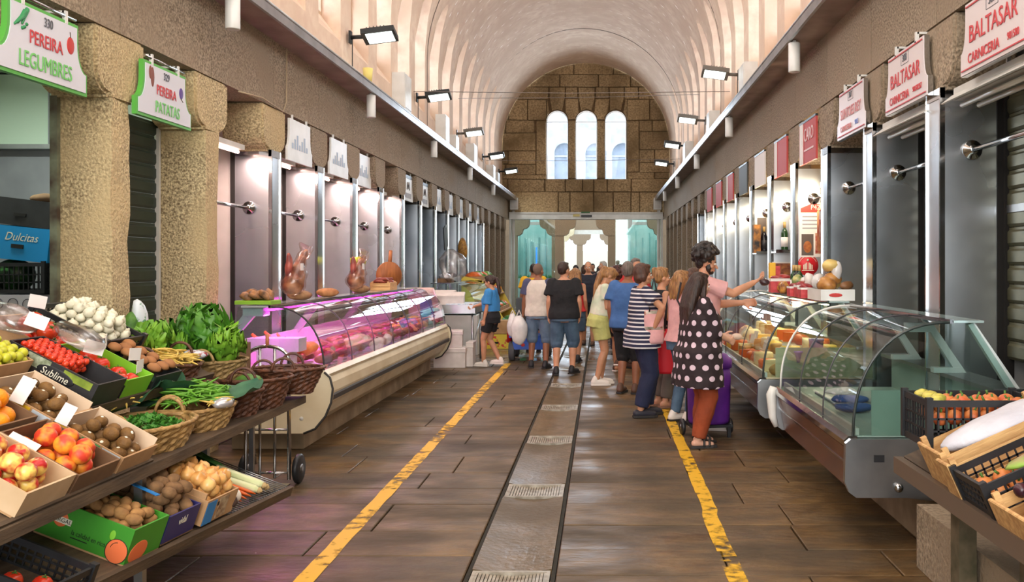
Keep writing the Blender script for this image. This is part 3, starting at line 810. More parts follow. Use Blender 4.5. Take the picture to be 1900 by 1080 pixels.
# pale signs of the left wall
faint = mat('faint_blue_print', (170, 186, 206), .6)
for k in range(2, 13):
    if k == 5: continue
    y = YLK(k)+.85
    lab = 'pale hanging sign with faint print, %s along the left wall after the plum sign' % nth(k-2)
    t = thing('hanging_sign', lab, 'sign', (-3.48 if k > 3 else -3.40, y, 2.78))
    P = sign_outline(.84, .46, .07)
    obj('panel', MB().prism(P, 'x', -.012, .012), white_m, t, fix=True)
    [obj('hanger', MB().box(-.01, .01, e-.01, e+.01, .45, .51), alu, t) for e in (-.24, .24)]
    if k in (6, 7):
        obj('dark_header', MB().box(.012, .015, -.33, .33, .40, .46), black_m, t)
        obj('print_logo', MB().tube([(.014, -.1, .2), (.014, -.05, .33), (.014, .0, .22), (.014, .06, .34), (.014, .12, .2)], .008, 5), grey_t, t)
        for q in range(6): obj('print_line', MB().box(.012, .015, -.26+.09*q, -.2+.09*q, .05, .14), mat('grey_print', (150, 150, 156), .6), t)
    else:
        for q in range(7): obj('print_line', MB().box(.012, .014, -.28+.08*q, -.23+.08*q, .14, .20+.05*(q % 3)), faint, t)

# ---- floodlights, service boxes, downlights and pipes above the ledges
fl_m = mat('floodlight_black', (34, 38, 38), .5); fl_g = mat('floodlight_brown', (104, 98, 90), .5)
def flood(side, y, z, m, label, power=70):
    x = (XL if side < 0 else XR)-.03*side
    s = -side
    t = thing('floodlight', label, 'floodlight', (x, y, z))
    M = Matrix.Translation((.24*s, 0, 0)) @ Matrix.Rotation(math.radians(-15), 4, 'X') @ Matrix.Rotation(math.radians(-8)*s, 4, 'Y') @ Matrix.Translation((-.24*s, 0, 0))
    hd = MB().box(.20*s, .68*s, -.17, .17, -.03, .05, M)
    hd.box(.26*s, .60*s, -.13, .13, .05, .07, M)
    obj('housing', hd, m, t, fix=True)
    fins = MB()
    for i in range(6): fins.box((.28+.05*i)*s, (.29+.05*i)*s, -.14, .14, .05, .085, M)
    obj('cooling_fins', fins, m, t, fix=True)
    obj('lens', MB().box(.26*s, .64*s, -.14, .14, -.036, -.03, M), emis('flood_lens', (240, 255, 248), 3.5), t, fix=True)
    obj('bracket', MB().box(0, .03*s, -.05, .05, -.09, .09).tube([(.02*s, 0, 0), (.24*s, 0, .01)], .03, 8), m, t, fix=True)
    obj('cable', MB().tube([(.03*s, .05, 0), (.03*s, .05, -.4), (.02*s, .05, z*0-.75)], .008, 5), black_m, t)
    lamp('SPOT', 'flood_beam', (x+.42*s, y, z-.1), power, (.93, 1, .95), .12, rot=(0, math.radians(-12)*-s*-1, 0), spot=2.5)
for i, y in enumerate((13.3, 18.1, 23.1, 28.1, 32.6)): flood(-1, y, 4.94, fl_m if i != 2 else fl_g, '%s floodlight above the left ledge, %s from the camera' % ('black' if i != 2 else 'brown', nth(i)))
for i, y in enumerate((16.6, 21.9, 26.6, 31.4)): flood(1, y, 5.08, fl_g if i < 2 else fl_m, '%s floodlight above the right ledge, %s from the camera' % ('brown' if i < 2 else 'black', nth(i)))
lb = None
for side, ys in ((-1, ((16.4, .9, .55), (20.6, .85, .5), (22.0, .6, .45), (25.2, .8, .6), (29.6, .7, .6), (30.9, .6, .6))), (1, ((15.1, .8, .55), (19.8, .8, .5), (25.5, .9, .6)))):
    for i, (y, h, w) in enumerate(ys):
        x = XL if side < 0 else XR; s = -side
        t = thing('service_box', 'white wall cabinet on the plaster above the %s ledge, %s from the camera' % ('left' if side < 0 else 'right', nth(i)), 'cabinet', (x, y, 4.13))
        obj('body', MB().box(.0, .22*s, -w/2, w/2, .0, h, ch=.0), white_m, t, fix=True)
        obj('cover', MB().box(.22*s, .235*s, -w/2+.02, w/2-.02, .02, h-.02), white_m, t, fix=True)
        g = MB()
        for q in range(5): g.box(.235*s, .239*s, -w/2+.05, w/2-.05, .08+.05*q, .09+.05*q)
        tag(obj('vent_slots', g, grey_t, t, fix=True), kind='stuff')
for side in (-1, 1):
    for i in range(5):
        y = (7.85+4.72*i) if side < 0 else (9.6+4.9*i)
        t = thing('downlight', 'white cylinder lamp under the %s ledge, %s from the camera' % ('left' if side < 0 else 'right', nth(i)), 'lamp', (-3.16 if side < 0 else 2.02, y, 3.66), group='white cylinder lamps under the ledges')
        obj('body', MB().lathe([(.058, 0), (.062, .01), (.062, .3), (.05, .31)], 14), white_m, t)
        obj('mount', MB().box(-.015, .015, -.015, .015, .3, .335), alu, t)
for i, (x, lb_) in enumerate(((-3.2, 'left'), (2.05, 'right'))):
    t = thing('loudspeaker', 'white loudspeaker box at the far end of the %s ledge' % lb_, 'speaker', (x, 33.6, 3.65))
    obj('cabinet', MB().box(-.14, .14, -.12, .12, 0, .42, ch=.02), white_m, t); obj('grille', MB().box(-.11, .11, -.13, -.12, .04, .36), alu, t)
    p = obj('drain_pipe', MB().tube([(x-.06 if x < 0 else x+.06, 33.88, 0), (x-.06 if x < 0 else x+.06, 33.88, 3.64)], .06, 10), alu)
    tag(p, 'grey drain pipe in the %s corner of the far wall' % lb_, 'pipe')
for i, (y, z0, z1) in enumerate(((17.9, 5.02, 5.02), (23.5, 5.9, 6.0), (29.2, 4.95, 5.0))):
    m = MB().tube([(XL+.02, y, z0), (-.6, y, (z0+z1)/2-.03), (XR-.02, y, z1)], .007, 5)
    tag(obj('tie_wire', m, mat('wire_grey', (120, 108, 98), .6)), 'thin wire stretched across the nave, %s from the camera' % nth(i), 'wire')
c = MB().lathe([(.001, 0), (.055, 0), (.07, .2), (.001, .2)], 12)
t = obj('yellow_cup', c, mat('yellow_plastic', (226, 210, 120), .5), None, (-3.2, 12.55, 4.13)); tag(t, 'small pale yellow beaker standing on the left ledge', 'beaker')
# cables drooping on the left lintel
tag(obj('wall_cable', MB().tube([(-3.40, 9.9, 3.98), (-3.405, 9.9, 3.4), (-3.405, 9.8, 3.28), (-3.405, 9.2, 3.32), (-3.405, 8.6, 3.27)], .008, 5), mat('cable_beige', (170, 150, 120), .6)), 'thin beige cable running down the left lintel', 'cable')
# ============================================================ CRATES, BOXES, FRUIT: BUILDERS
def crate(name, label, cat, M, sx, sy, h, m, m_in=None, th=.008, low=None, handle=False, group=None, lowh=.6):
    """open box; M places it, its local x runs sx, local y sy, origin at the centre of its base"""
    t = thing(name, label, cat); t.matrix_world = M
    if group: t['group'] = group
    mi = m_in or m
    obj('base', MB().box(-sx/2, sx/2, -sy/2, sy/2, 0, th), mi, t)
    def side(ax, s):
        hh = h*(lowh if low == (ax, s) else 1)
        if ax == 'x': mb = MB().box(s*sx/2-(th if s > 0 else 0), s*sx/2+(0 if s > 0 else th), -sy/2, sy/2, th, hh)
        else: mb = MB().box(-sx/2+th, sx/2-th, s*sy/2-(th if s > 0 else 0), s*sy/2+(0 if s > 0 else th), th, hh)
        o = obj('side_panel' if ax == 'y' else 'end_panel', mb, m, t)
        if handle and ax == 'x':
            obj('hand_hole', MB().box(s*sx/2-.001*s, s*sx/2+.0015*s, -.045, .045, h*.62, h*.62+.022), dark_m, t)
        return o
    for ax in 'xy':
        for s in (-1, 1): side(ax, s)
    return t
def lattice_crate(name, label, M, sx, sy, h, m=black_m, group=None):
    """black plastic crate: posts, rims and a grid of bars on each side"""
    t = thing(name, label, 'crate'); t.matrix_world = M
    if group: t['group'] = group
    obj('base', MB().box(-sx/2, sx/2, -sy/2, sy/2, 0, .008), m, t)
    def wall(a, b):
        a = Vector(a+(0,)); b = Vector(b+(0,)); d = b-a; L = d.length; ux = d/L
        R = Matrix((( ux.x, -ux.y, 0, a.x), (ux.y, ux.x, 0, a.y), (0, 0, 1, 0), (0, 0, 0, 1)))
        mb = MB().box(0, L, -.006, .006, h-.028, h, R).box(0, L, -.006, .006, 0, .03, R)
        n = max(3, int(L/.035))
        for i in range(n+1): x = (L-.008)*i/n; mb.box(x, x+.008, -.004, .004, .03, h-.028, R)
        for z in (.3*h+.01, .6*h): mb.box(0, L, -.004, .004, z, z+.008, R)
        return mb
    c = [(-sx/2, -sy/2), (sx/2, -sy/2), (sx/2, sy/2), (-sx/2, sy/2)]
    for i in range(4): tag(obj('lattice_side', wall(c[i], c[(i+1) % 4]), m, t), kind='stuff')
    for (x, y) in c: obj('corner_post', MB().box(x-.014, x+.014, y-.014, y+.014, 0, h+.012), m, t)
    return t
def wood_crate(name, label, M, sx, sy, h, group=None):
    t = thing(name, label, 'crate'); t.matrix_world = M
    if group: t['group'] = group
    obj('base', MB().box(-sx/2, sx/2, -sy/2, sy/2, 0, .006), wood_m, t)
    for s in (-1, 1):
        obj('end_board', MB().box(s*sx/2-.008, s*sx/2+.008, -sy/2, sy/2, 0, h, ch=.004), wood_m, t)
        for z0, z1 in ((.0, h*.42), (h*.5, h*.92)): obj('side_slat', MB().box(-sx/2, sx/2, s*sy/2-.003, s*sy/2+.003, z0, z1), wood_m, t)
        for s2 in (-1, 1): obj('corner_post', MB().box(s*(sx/2-.022)-.012, s*(sx/2-.022)+.012, s2*(sy/2-.014)-.01, s2*(sy/2-.014)+.01, 0, h+.015), wood_m, t)
    return t
def pile(proto, M, sx, sy, z0, r, layers, name, label, cat, group, jit=.25, rz=None, heap=0., squash=1., rnd=random.Random(4), flat=False, maxn=999, sc=(.9, 1.12), each=None):
    """fill a crate with copies of proto; each copy is a thing of its own"""
    n = 0; d = 2*r
    for L in range(layers):
        ix = max(1, int((sx-(L*heap))/d)); iy = max(1, int((sy-(L*heap))/d))
        ox = (ix-1)*d/2; oy = (iy-1)*d/2
        for i in range(ix):
            for j in range(iy):
                if n >= maxn: return n
                x = -ox+i*d+(.5*r if (j+L) % 2 else -.5*r)*.6+rnd.uniform(-jit, jit)*r
                y = -oy+j*d*1.0+rnd.uniform(-jit, jit)*r
                x = max(-sx/2+r*.85, min(sx/2-r*.85, x)); y = max(-sy/2+r*.85, min(sy/2-r*.85, y))
                z = z0+r*squash+L*r*1.35*squash+rnd.uniform(-.1, .15)*r
                o = proto.copy() if n or proto.users_collection else proto
                o.name = name
                COL.objects.link(o)
                R = Euler((rnd.uniform(-.5, .5), rnd.uniform(-.5, .5), rnd.uniform(0, 6.28)) if not flat else (0, 0, rnd.uniform(0, 6.28))).to_matrix().to_4x4()
                s = rnd.uniform(*sc)
                o.matrix_world = M @ Matrix.Translation((x, y, z)) @ R @ Matrix.Diagonal((s, s, s, 1))
                tag(o, label if not each else '%s, %s layer, %s row from aisle, %s from camera' % (each, ['bottom', 'second', 'third', 'top'][L], nth(ix-1-i), nth(j)), cat, group); n += 1
                for ch in PARTS.get(proto.name.split('.')[0]+str(id(proto)), []):
                    c = ch.copy(); COL.objects.link(c); c.parent = o
    return n
PARTS = {}
def proto(name, mb, m, parts=()):
    me = mb.mesh(name); me.materials.append(m)
    o = bpy.data.objects.new(name, me); lst = []
    for pn, pmb, pm in parts:
        pme = pmb.mesh(pn); pme.materials.append(pm); lst.append(bpy.data.objects.new(pn, pme))
    PARTS[name.split('.')[0]+str(id(o))] = lst
    return o
def rough_ball(r, amp=.08, seed=0, seg=12, rings=8):
    from mathutils import noise
    m = MB().ball((0, 0, 0), r, seg, rings)
    mr = max(r) if isinstance(r, (tuple, list)) else r
    m.v = [tuple(Vector(v)*(1+amp*noise.noise(Vector(v)/mr*1.6+Vector((seed*7.3, seed, 0))))) for v in m.v]
    return m
def fruit_ball(r, dimple=.25, seg=14, rings=10):
    """round fruit with stem and foot dimples"""
    pr = []
    for i in range(rings+1):
        a = PI*i/rings; rr = r*math.sin(a); z = -r*.94*math.cos(a)
        k = max(0, 1-rr/(r*.45)); z -= math.copysign(1, z)*dimple*r*k*k
        pr.append((max(1e-5, rr), z))
    return MB().lathe(pr, seg)
fm = dict(
    kiwi=mat('kiwi_skin', (128, 92, 44), .7, col2=(104, 72, 32), scale=30, bump=.25, bscale=160, rand=.12),
    peach=mat('peach_skin', (214, 62, 40), .5, col2=(246, 168, 52), scale=14, lo=.42, hi=.6, rand=.08),
    nect=mat('nectarine_skin', (186, 34, 34), .3, col2=(246, 214, 110), scale=16, lo=.45, hi=.6, rand=.06),
    orange=mat('orange_skin', (250, 158, 22), .42, col2=(240, 140, 14), scale=30, bump=.2, bscale=140, rand=.06),
    tomato=mat('tomato_skin', (202, 40, 24), .22, col2=(220, 78, 40), scale=9, rand=.08),
    garlic=mat('garlic_skin', (232, 228, 206), .5, col2=(208, 204, 178), scale=20, rand=.05),
    onion=mat('onion_skin', (206, 142, 72), .3, col2=(232, 190, 120), scale=18, stretch=(1, 1, .3), rand=.12),
    potato=mat('potato_skin', (172, 128, 74), .8, col2=(140, 100, 58), scale=22, bump=.2, bscale=60, rand=.12),
    potato2=mat('earthy_potato_skin', (134, 100, 64), .85, col2=(104, 76, 48), scale=20, bump=.25, bscale=60, rand=.14),
    plum=mat('green_plum_skin', (196, 192, 50), .35, col2=(168, 176, 40), scale=14, rand=.1),
    mush=mat('brown_cap', (166, 112, 66), .7, col2=(140, 92, 52), scale=9, rand=.06),
    dark=mat('dark_plum_skin', (62, 26, 34), .3, col2=(40, 18, 30), scale=10, rand=.15),
    pepper=mat('orange_fruit_skin', (206, 136, 70), .45, col2=(186, 84, 46), scale=12, rand=.1))
stalk_m = mat('stalk_green', (70, 110, 40), .6); label_m = mat('sticker', (230, 226, 206), .4)
def calyx(r):
    m = MB()
    for k in range(5):
        a = 2*PI*k/5; c, s = math.cos(a), math.sin(a)
        m.add([(0, 0, r*.82), (c*.2*r-s*.1*r, s*.2*r+c*.1*r, r*.90), (c*.55*r, s*.55*r, r*.86), (c*.2*r+s*.1*r, s*.2*r-c*.1*r, r*.90)], [(0, 1, 2, 3)])
    m.tube([(0, 0, r*.8), (.05*r, 0, r*1.1)], .07*r, 5); return m
P_KIWI = proto('kiwi', MB().ball((0, 0, 0), (.038, .031, .029), 14, 9), fm['kiwi'], [('sticker', MB().ball((.006, 0, .0245), (.010, .008, .006), 8, 6), label_m)])
P_PEACH = proto('peach', fruit_ball(.041), fm['peach']); P_NECT = proto('nectarine', fruit_ball(.041), fm['nect']); P_ORANGE = proto('orange', fruit_ball(.042, .1), fm['orange'])
P_TOM = proto('tomato', fruit_ball(.043, .2), fm['tomato'], [('calyx', calyx(.043), stalk_m)]); P_CHERRY = proto('cherry_tomato', fruit_ball(.016, .1, 10, 7), fm['tomato'])
P_GARLIC = proto('garlic_bulb', MB().lathe([(1e-4, -.024), (.015, -.023), (.029, -.01), (.029, .004), (.018, .017), (.007, .023), (.005, .030), (1e-4, .031)], 10), fm['garlic'])
P_ONION = proto('onion', MB().lathe([(1e-4, -.032), (.018, -.029), (.034, -.012), (.036, .004), (.026, .022), (.010, .031), (.004, .041), (1e-4, .042)], 12), fm['onion'])
P_POT = proto('potato', rough_ball((.036, .027, .024), .16, 1), fm['potato']); P_POT2 = proto('potato', rough_ball((.042, .033, .029), .16, 2), fm['potato2'])
P_PLUM = proto('green_plum', MB().ball((0, 0, 0), (.024, .022, .022), 12, 8), fm['plum'])
P_MUSH = proto('brown_mushroom', MB().lathe([(1e-4, -.03), (.014, -.03), (.016, -.006), (.036, -.004), (.040, .006), (.032, .022), (.016, .031), (1e-4, .033)], 14), fm['mush'])
P_DARK = proto('dark_plum', MB().ball((0, 0, 0), (.026, .024, .024), 12, 8), fm['dark']); P_ORF = proto('orange_pepper', fruit_ball(.034, .3), fm['pepper'], [('stalk', MB().tube([(0, 0, .024), (.006, 0, .045)], .005, 5), stalk_m)])

def slope(x0, z0, deg, s, y, lift=0.):
    """frame on a tilted shelf: local x runs down the slope towards the aisle"""
    a = math.radians(deg)
    return Matrix.Translation((x0-s*math.cos(a), y, z0+s*math.sin(a))) @ Matrix.Rotation(a, 4, 'Y') @ Matrix.Translation((0, 0, lift))
def card(label, M, w=.11, h=.075, name='price_card', bend=True):
    m = MB(); m.add([(-w/2, 0, 0), (w/2, 0, 0), (w/2, -.008, h), (-w/2, -.008, h), (-w/2, .0015, 0), (w/2, .0015, 0), (w/2, -.0065, h), (-w/2, -.0065, h)],
                    [(0, 1, 2, 3), (7, 6, 5, 4), (0, 4, 5, 1), (1, 5, 6, 2), (2, 6, 7, 3), (3, 7, 4, 0)])
    o = obj(name, m, paper_m); o.matrix_world = M; tag(o, label, 'card'); return o
def T3(x, y, z, rz=0, rx=0, ry=0): return Matrix.Translation((x, y, z)) @ Euler((rx, ry, rz)).to_matrix().to_4x4()

# ============================================================ LEFT FRUIT STAND
wood_d = mat('worn_shelf_board', (96, 78, 58), .75, col2=(70, 56, 42), scale=6, stretch=(4, .6, 4), bump=.2, bscale=20)
MS = lambda s, y, l=0.: slope(-2.12, .735, 29, s, y, l)
US_ = lambda s, y, l=0.: slope(-2.45, .965, 27, s, y, l)
LS = lambda s, y, l=0.: slope(-1.90-.10*(5.4-y), .345, 19, s, y, l)
st = thing('fruit_stand', 'long tiered fruit stand with sloping dark shelves in the left foreground', 'stand', (-2.6, 4.4, 0))
def board(name, M, x0, x1, y0, y1, m=wood_d, t=.02):
    o = obj(name, MB().box(x0, x1, y0, y1, -t, 0, ch=0), m, st); o.matrix_world = M; return o
def kid(o, M): o.parent = st; o.matrix_parent_inverse = Matrix.Identity(4); o.matrix_local = Matrix.Translation((2.6, -4.4, 0)) @ M; return o
def sboard(name, F, y0, y1, L, m=wood_d, lip=True):
    yc = (y0+y1)/2
    kid(obj(name, MB().box(-L, .015, y0-yc, y1-yc, -.02, -.001), m), F(0, yc))
    if lip: kid(obj('front_rail', MB().box(.003, .022, y0-yc, y1-yc, -.045, .012), steel_d if lip == 2 else wood_d), F(0, yc))
sboard('shelf', MS, 3.0, 4.29, .98); sboard('shelf', US_, 4.30, 5.75, .95)
kid(obj('shelf', MB().box(-2.62, -2.10, 4.3, 6.45, .70, .72), wood_d), Matrix()); kid(obj('front_rail', MB().box(-2.10, -2.08, 3.0, 6.45, .675, .725), wood_d), Matrix())
sh = obj('lower_shelf', MB().box(-.85, .012, -1.2, .62, -.02, -.002), wood_d); kid(sh, LS(0, 4.2) @ Matrix.Rotation(-.10, 4, 'Z'))
fr_ = obj('lower_rail', MB().box(.0, .025, -1.2, 1.36, -.05, .008), wood_d); kid(fr_, LS(0, 4.2) @ Matrix.Rotation(-.10, 4, 'Z'))
for x, y in ((-2.55, 3.1), (-2.14, 4.25), (-2.60, 4.3), (-2.55, 5.9), (-3.1, 4.3), (-3.2, 5.8)):
    kid(obj('leg', MB().box(x-.02, x+.02, y-.02, y+.02, 0, .70 if x > -3 else 1.15), steel_d), Matrix())
kid(obj('back_board', MB().box(-2.72, -2.70, 3.0, 6.1, .05, .70), mat('stand_back', (120, 104, 78), .8, col2=(98, 84, 62), scale=5)), Matrix())
# wire shelf carrying the leeks
ws = MB()
for i in range(24): y = .66+.7*i/23; ws.tube([(-.62, y, -.004), (.0, y, -.004)], .0032, 5)
for x in (-.6, -.3, -.02): ws.box(x-.005, x+.005, .64, 1.37, -.014, -.006)
w_ = tag(obj('wire_shelf', ws, steel_d), kind='stuff'); kid(w_, LS(0, 4.2) @ Matrix.Rotation(-.10, 4, 'Z'))

# --- sloping shelf nearest the camera
yel_tape = mat('yellow_tape', (226, 178, 40), .5); gre_tape = mat('green_tape', (70, 160, 90), .5); silver = mat('silver_print', (190, 200, 208), .35)
M = MS(.17, 3.44, .004); nb = crate('fruit_box', 'pale cardboard box of red and yellow nectarines at the front left', 'box', M, .36, .31, .105, mat('pale_card', (214, 186, 150), .75, col2=(198, 168, 130), scale=6), card_m, handle=False)
obj('hand_hole', MB().box(-.172, -.168, .02, .1, .06, .082), dark_m, nb)
pile(P_NECT, M, .33, .28, .012, .042, 2, 'nectarine', 'red and yellow nectarine in the pale box at the front left', 'nectarine', 'nectarines in the front box', each='nectarine in the pale box', heap=.07)
M = MS(.17, 3.78, .004); pb = crate('fruit_box', 'brown cardboard box of peaches between the nectarines and the kiwis', 'box', M, .36, .31, .09, card_d, card_d)
pile(P_PEACH, M, .33, .28, .012, .042, 2, 'peach', 'orange-red peach in the brown box beside the nectarines', 'peach', 'peaches in the brown box', each='peach in the brown box', heap=.07)
M = MS(.55, 3.76, .004); crate('fruit_box', 'dark box of oranges at the left edge above the peaches', 'box', M, .34, .31, .09, card_d, mat('black_lining', (48, 44, 42), .8))
pile(P_ORANGE, M, .31, .28, .012, .043, 2, 'orange', 'bright orange fruit in the dark box at the left edge', 'orange', 'oranges at the left edge', each='orange in the dark box', heap=.07)
for nm, s, n_, lab in (('kiwi_box', .155, 1, 'cardboard box of kiwis with paper lining on the lower half of the slope'), ('kiwi_box', .50, 2, 'cardboard box of kiwis with clear lining on the upper half of the slope')):
    M = MS(s, 4.12, .004); kb = crate(nm, lab, 'box', M, .33, .30, .085, card_m, mat('pale_card', (214, 186, 150), .75))
    obj('liner', MB().box(-.155, .155, .136, .141, .02, .115).box(-.155, -.150, -.13, .136, .02, .11), mat('cream_liner', (222, 196, 166), .6), kb)
    for x0, x1, mm in ((-.15, -.05, yel_tape), (-.04, .05, gre_tape if n_ == 1 else yel_tape), (.06, .15, silver)):
        obj('printed_tape', MB().box(x0, x1, -.1515, -.1503, .03, .08), mm, kb)
    pile(P_KIWI, M, .30, .26, .012, .036, 2 if n_ == 2 else 2, 'kiwi', 'brown kiwi in the %s kiwi box on the slope' % ('lower' if n_ == 1 else 'upper'), 'kiwi', 'kiwis in the %s box' % ('lower' if n_ == 1 else 'upper'), each='kiwi in the %s box' % ('lower' if n_ == 1 else 'upper'), heap=.05)
M = MS(.84, 4.15, .05); crate('fruit_box', 'cardboard box of yellow-green plums at the left edge', 'box', M, .30, .26, .10, card_m)
pile(P_PLUM, M, .28, .24, .03, .023, 3, 'green_plum', 'yellow-green plum in the box at the left edge', 'plum', 'yellow-green plums')
card('white price card leaning between the oranges and the upper kiwis', MS(.50, 3.93, .09) @ T3(0, 0, 0, .3, -.4), .06, .115)
card('white price card stuck in front of the lower kiwi box', MS(.30, 3.96, .09) @ T3(0, 0, 0, .2, -.3), .055, .09)
card('long white price card lying on the rim between nectarines and peaches', MS(.24, 3.60, .10) @ T3(0, 0, 0, .1, -1.1), .12, .035)
# --- upper slope
blackcard = mat('black_carton', (34, 34, 36), .5, col2=(46, 46, 48), scale=8)
M = US_(.22, 4.46, .004); sb = crate('printed_carton', 'black printed carton with cream oval lettering holding cherry tomatoes', 'carton', M, .47, .26, .13, blackcard, card_d)
obj('picture_print', MB().box(-.13, -.01, -.1318, -.1303, .07, .126), mat('melon_print', (186, 196, 172), .6, col2=(120, 130, 100), scale=30), sb)
obj('melon_print', MB().box(.06, .21, -.1318, -.1303, .085, .122), mat('melon_green', (150, 168, 60), .6, col2=(112, 134, 40), scale=20), sb)
obj('oval_print', MB().ball((.03, -.131, .078), (.10, .003, .034), 20, 8), black_m, sb); text('Sublime', .05, label_m, sb, (.03, -.1355, .078), (PI/2, 0, 0), .9, .0006, shear=.15)
obj('white_label', MB().box(-.20, -.12, -.1318, -.1303, .02, .11), silver, sb)
pile(P_CHERRY, M @ Matrix.Translation((-.08, 0, 0)), .26, .22, .07, .016, 3, 'cherry_tomato', 'small red tomato in the black printed carton', 'tomato', 'cherry tomatoes in the black carton', maxn=190)
limeg = mat('lime_carton', (128, 196, 40), .5, col2=(116, 182, 34), scale=4)
M = US_(.19, 4.76, .004); gb = crate('printed_carton', 'lime green carton with black ends holding tomatoes on the upper slope', 'carton', M, .40, .27, .11, limeg, card_d)
obj('black_end', MB().box(-.199, -.12, -.1365, -.1352, .0, .11), blackcard, gb); obj('black_end', MB().box(.13, .2, -.1365, -.1352, .0, .08), blackcard, gb); obj('white_print', MB().box(-.08, -.01, -.1365, -.1352, .03, .08), silver, gb)
obj('red_print', MB().ball((.08, -.136, .04), (.03, .002, .014), 12, 6), mat('print_red', (190, 50, 44), .5), gb)
pile(P_TOM, M, .36, .23, .012, .043, 1, 'tomato', 'red tomato in the lime green carton', 'tomato', 'tomatoes in the lime green carton', each='tomato in lime carton', maxn=14)
M = US_(.56, 4.72, .004); crate('tomato_box', 'cardboard box of large red tomatoes behind the lime green carton', 'box', M, .34, .32, .10, card_m)
pile(P_TOM, M, .32, .30, .012, .044, 2, 'tomato', 'large red tomato in the cardboard box behind the lime carton', 'tomato', 'large red tomatoes at the back', each='large tomato behind the lime box', heap=.06)
M = US_(.17, 5.10, .004); crate('mushroom_tray', 'low black tray with a row of brown mushroom caps', 'tray', M, .36, .30, .085, black_m, black_m, lowh=.6, low=('y', -1))
pile(P_MUSH, M, .33, .27, .055, .04, 1, 'brown_mushroom', 'round brown mushroom in the black tray', 'mushroom', 'brown mushrooms in the black tray', each='brown mushroom in the tray', flat=True)
M = US_(.56, 5.20, .004); lattice_crate('garlic_crate', 'black plastic crate heaped with white garlic bulbs by the granite pillar', M, .44, .42, .12)
pile(P_GARLIC, M, .42, .40, .03, .029, 4, 'garlic_bulb', 'white garlic bulb in the black crate by the pillar', 'garlic', 'garlic bulbs in the black crate', heap=.04, maxn=260)
bagm = glass('clear_bag', (244, 240, 238), .12, .6, .25)
def bag(label, M, r, seed, m=bagm, name='plastic_bag', cat='bag'):
    o = obj(name, rough_ball(r, .35, seed, 16, 12), m); o.matrix_world = M; return tag(o, label, cat)
bag('clear bag of tomatoes lying on the cherry tomatoes', US_(.30, 4.62, .20), (.13, .10, .055), 3); bag('clear bag with pink print behind the cherry tomatoes', US_(.62, 4.50, .17), (.15, .10, .06), 5)
for q, (s, y, l, lab) in enumerate(((.44, 4.44, .20, 'white price card at the left edge above the black carton'), (.20, 4.60, .16, 'white price card bent over the black carton'), (.62, 4.72, .20, 'white price card standing among the large tomatoes'),
                                    (.12, 4.90, .13, 'white price card in front of the brown mushrooms'), (.05, 4.86, .10, 'crumpled white price card at the corner of the lime carton'), (.26, 4.84, .14, 'white price card between lime carton and mushrooms'))):
    card(lab, US_(s, y, l) @ T3(0, 0, 0, .5+.3*q, -.5), .095, .065)
# --- lower shelf
boxgreen = mat('green_carton', (66, 150, 44), .5, col2=(58, 138, 38), scale=4); inkb = mat('ink_black', (28, 40, 26), .6); org = mat('print_orange', (232, 116, 66), .6)
RZ = Matrix.Rotation(-.08, 4, 'Z')
M = LS(.22, 4.07, .004) @ RZ; pg = crate('potato_carton', 'green printed carton full of small potatoes with orange fruit pictures', 'carton', M, .43, .27, .165, boxgreen, card_m)
def disc(x, z, r, m, y=-.1358, sz=1.): return obj('fruit_print', MB().ball((x, y, z), (r, .0014, r*sz), 22, 10), m, pg)
disc(-.115, .098, .034, org); obj('banner_print', MB().box(-.165, -.062, -.1385, -.1368, .082, .108), label_m, pg); text('MARGAL', .026, inkb, pg, (-.113, -.1388, .095), (PI/2, 0, 0), 1, .0004)
text('la calidad en rico', .030, inkb, pg, (.03, -.1365, .06), (PI/2, 0, 0), .8, .0004); obj('small_print', MB().box(-.05, .03, -.1364, -.1355, .036, .040), inkb, pg)
disc(.165, .052, .05, org, sz=1.05); obj('leaf_print', MB().ball((.128, -.1366, .112), (.014, .0014, .022), 12, 8).ball((-.125, -.1366, .147), (.008, .0014, .013), 12, 8), mat('leaf_print', (120, 190, 50), .6), pg)
obj('fruit_outline', MB().tube([(.165+.051*math.cos(a), -.1366, .052+.053*math.sin(a)) for a in [PI*2*i/28 for i in range(29)]], .0016, 5).tube([(.165+.03*math.cos(a), -.1372, .06+.03*math.sin(a)) for a in [1.7+1.4*i/9 for i in range(10)]], .0014, 5), inkb, pg)
obj('fruit_print', MB().ball((.2155, -.05, .045), (.0014, .07, .05), 16, 8), org, pg)
pile(P_POT, M, .40, .24, .03, .028, 4, 'potato', 'small pale potato in the green carton', 'potato', 'small potatoes in the green carton', heap=.006, maxn=190)
bluec = mat('navy_carton', (44, 42, 104), .5); M = LS(.23, 4.36, .004) @ RZ; b2 = crate('potato_carton', 'navy blue carton heaped with earthy potatoes behind the green carton', 'carton', M, .44, .28, .14, bluec, card_d)
text('vidal', .05, label_m, b2, (.2215, .0, .09), (PI/2, 0, PI/2), .8, .0004)
pile(P_POT2, M, .42, .27, .05, .033, 4, 'potato', 'large earthy potato in the navy carton', 'potato', 'large earthy potatoes in the navy carton', heap=.012)
o = obj('blue_strip', MB().box(-.11, .11, -.012, .012, 0, .004), mat('blue_plastic', (30, 120, 190), .4)); o.matrix_world = LS(.19, 4.20, .235) @ T3(0, 0, 0, -.2); tag(o, 'bright blue plastic strip lying across the potatoes', 'strip')
M = LS(.22, 4.70, .004) @ RZ; ob = crate('onion_carton', 'cardboard carton of golden onions beside the leeks', 'carton', M, .44, .32, .13, card_m, card_m, handle=True)
obj('blue_print', MB().box(.2205, .2218, -.155, -.06, .0, .12), mat('sky_blue_print', (40, 130, 200), .5), ob); obj('brown_print', MB().box(.2205, .2218, -.03, .07, .01, .12), mat('brown_print', (120, 84, 60), .6, col2=(190, 170, 140), scale=30), ob)
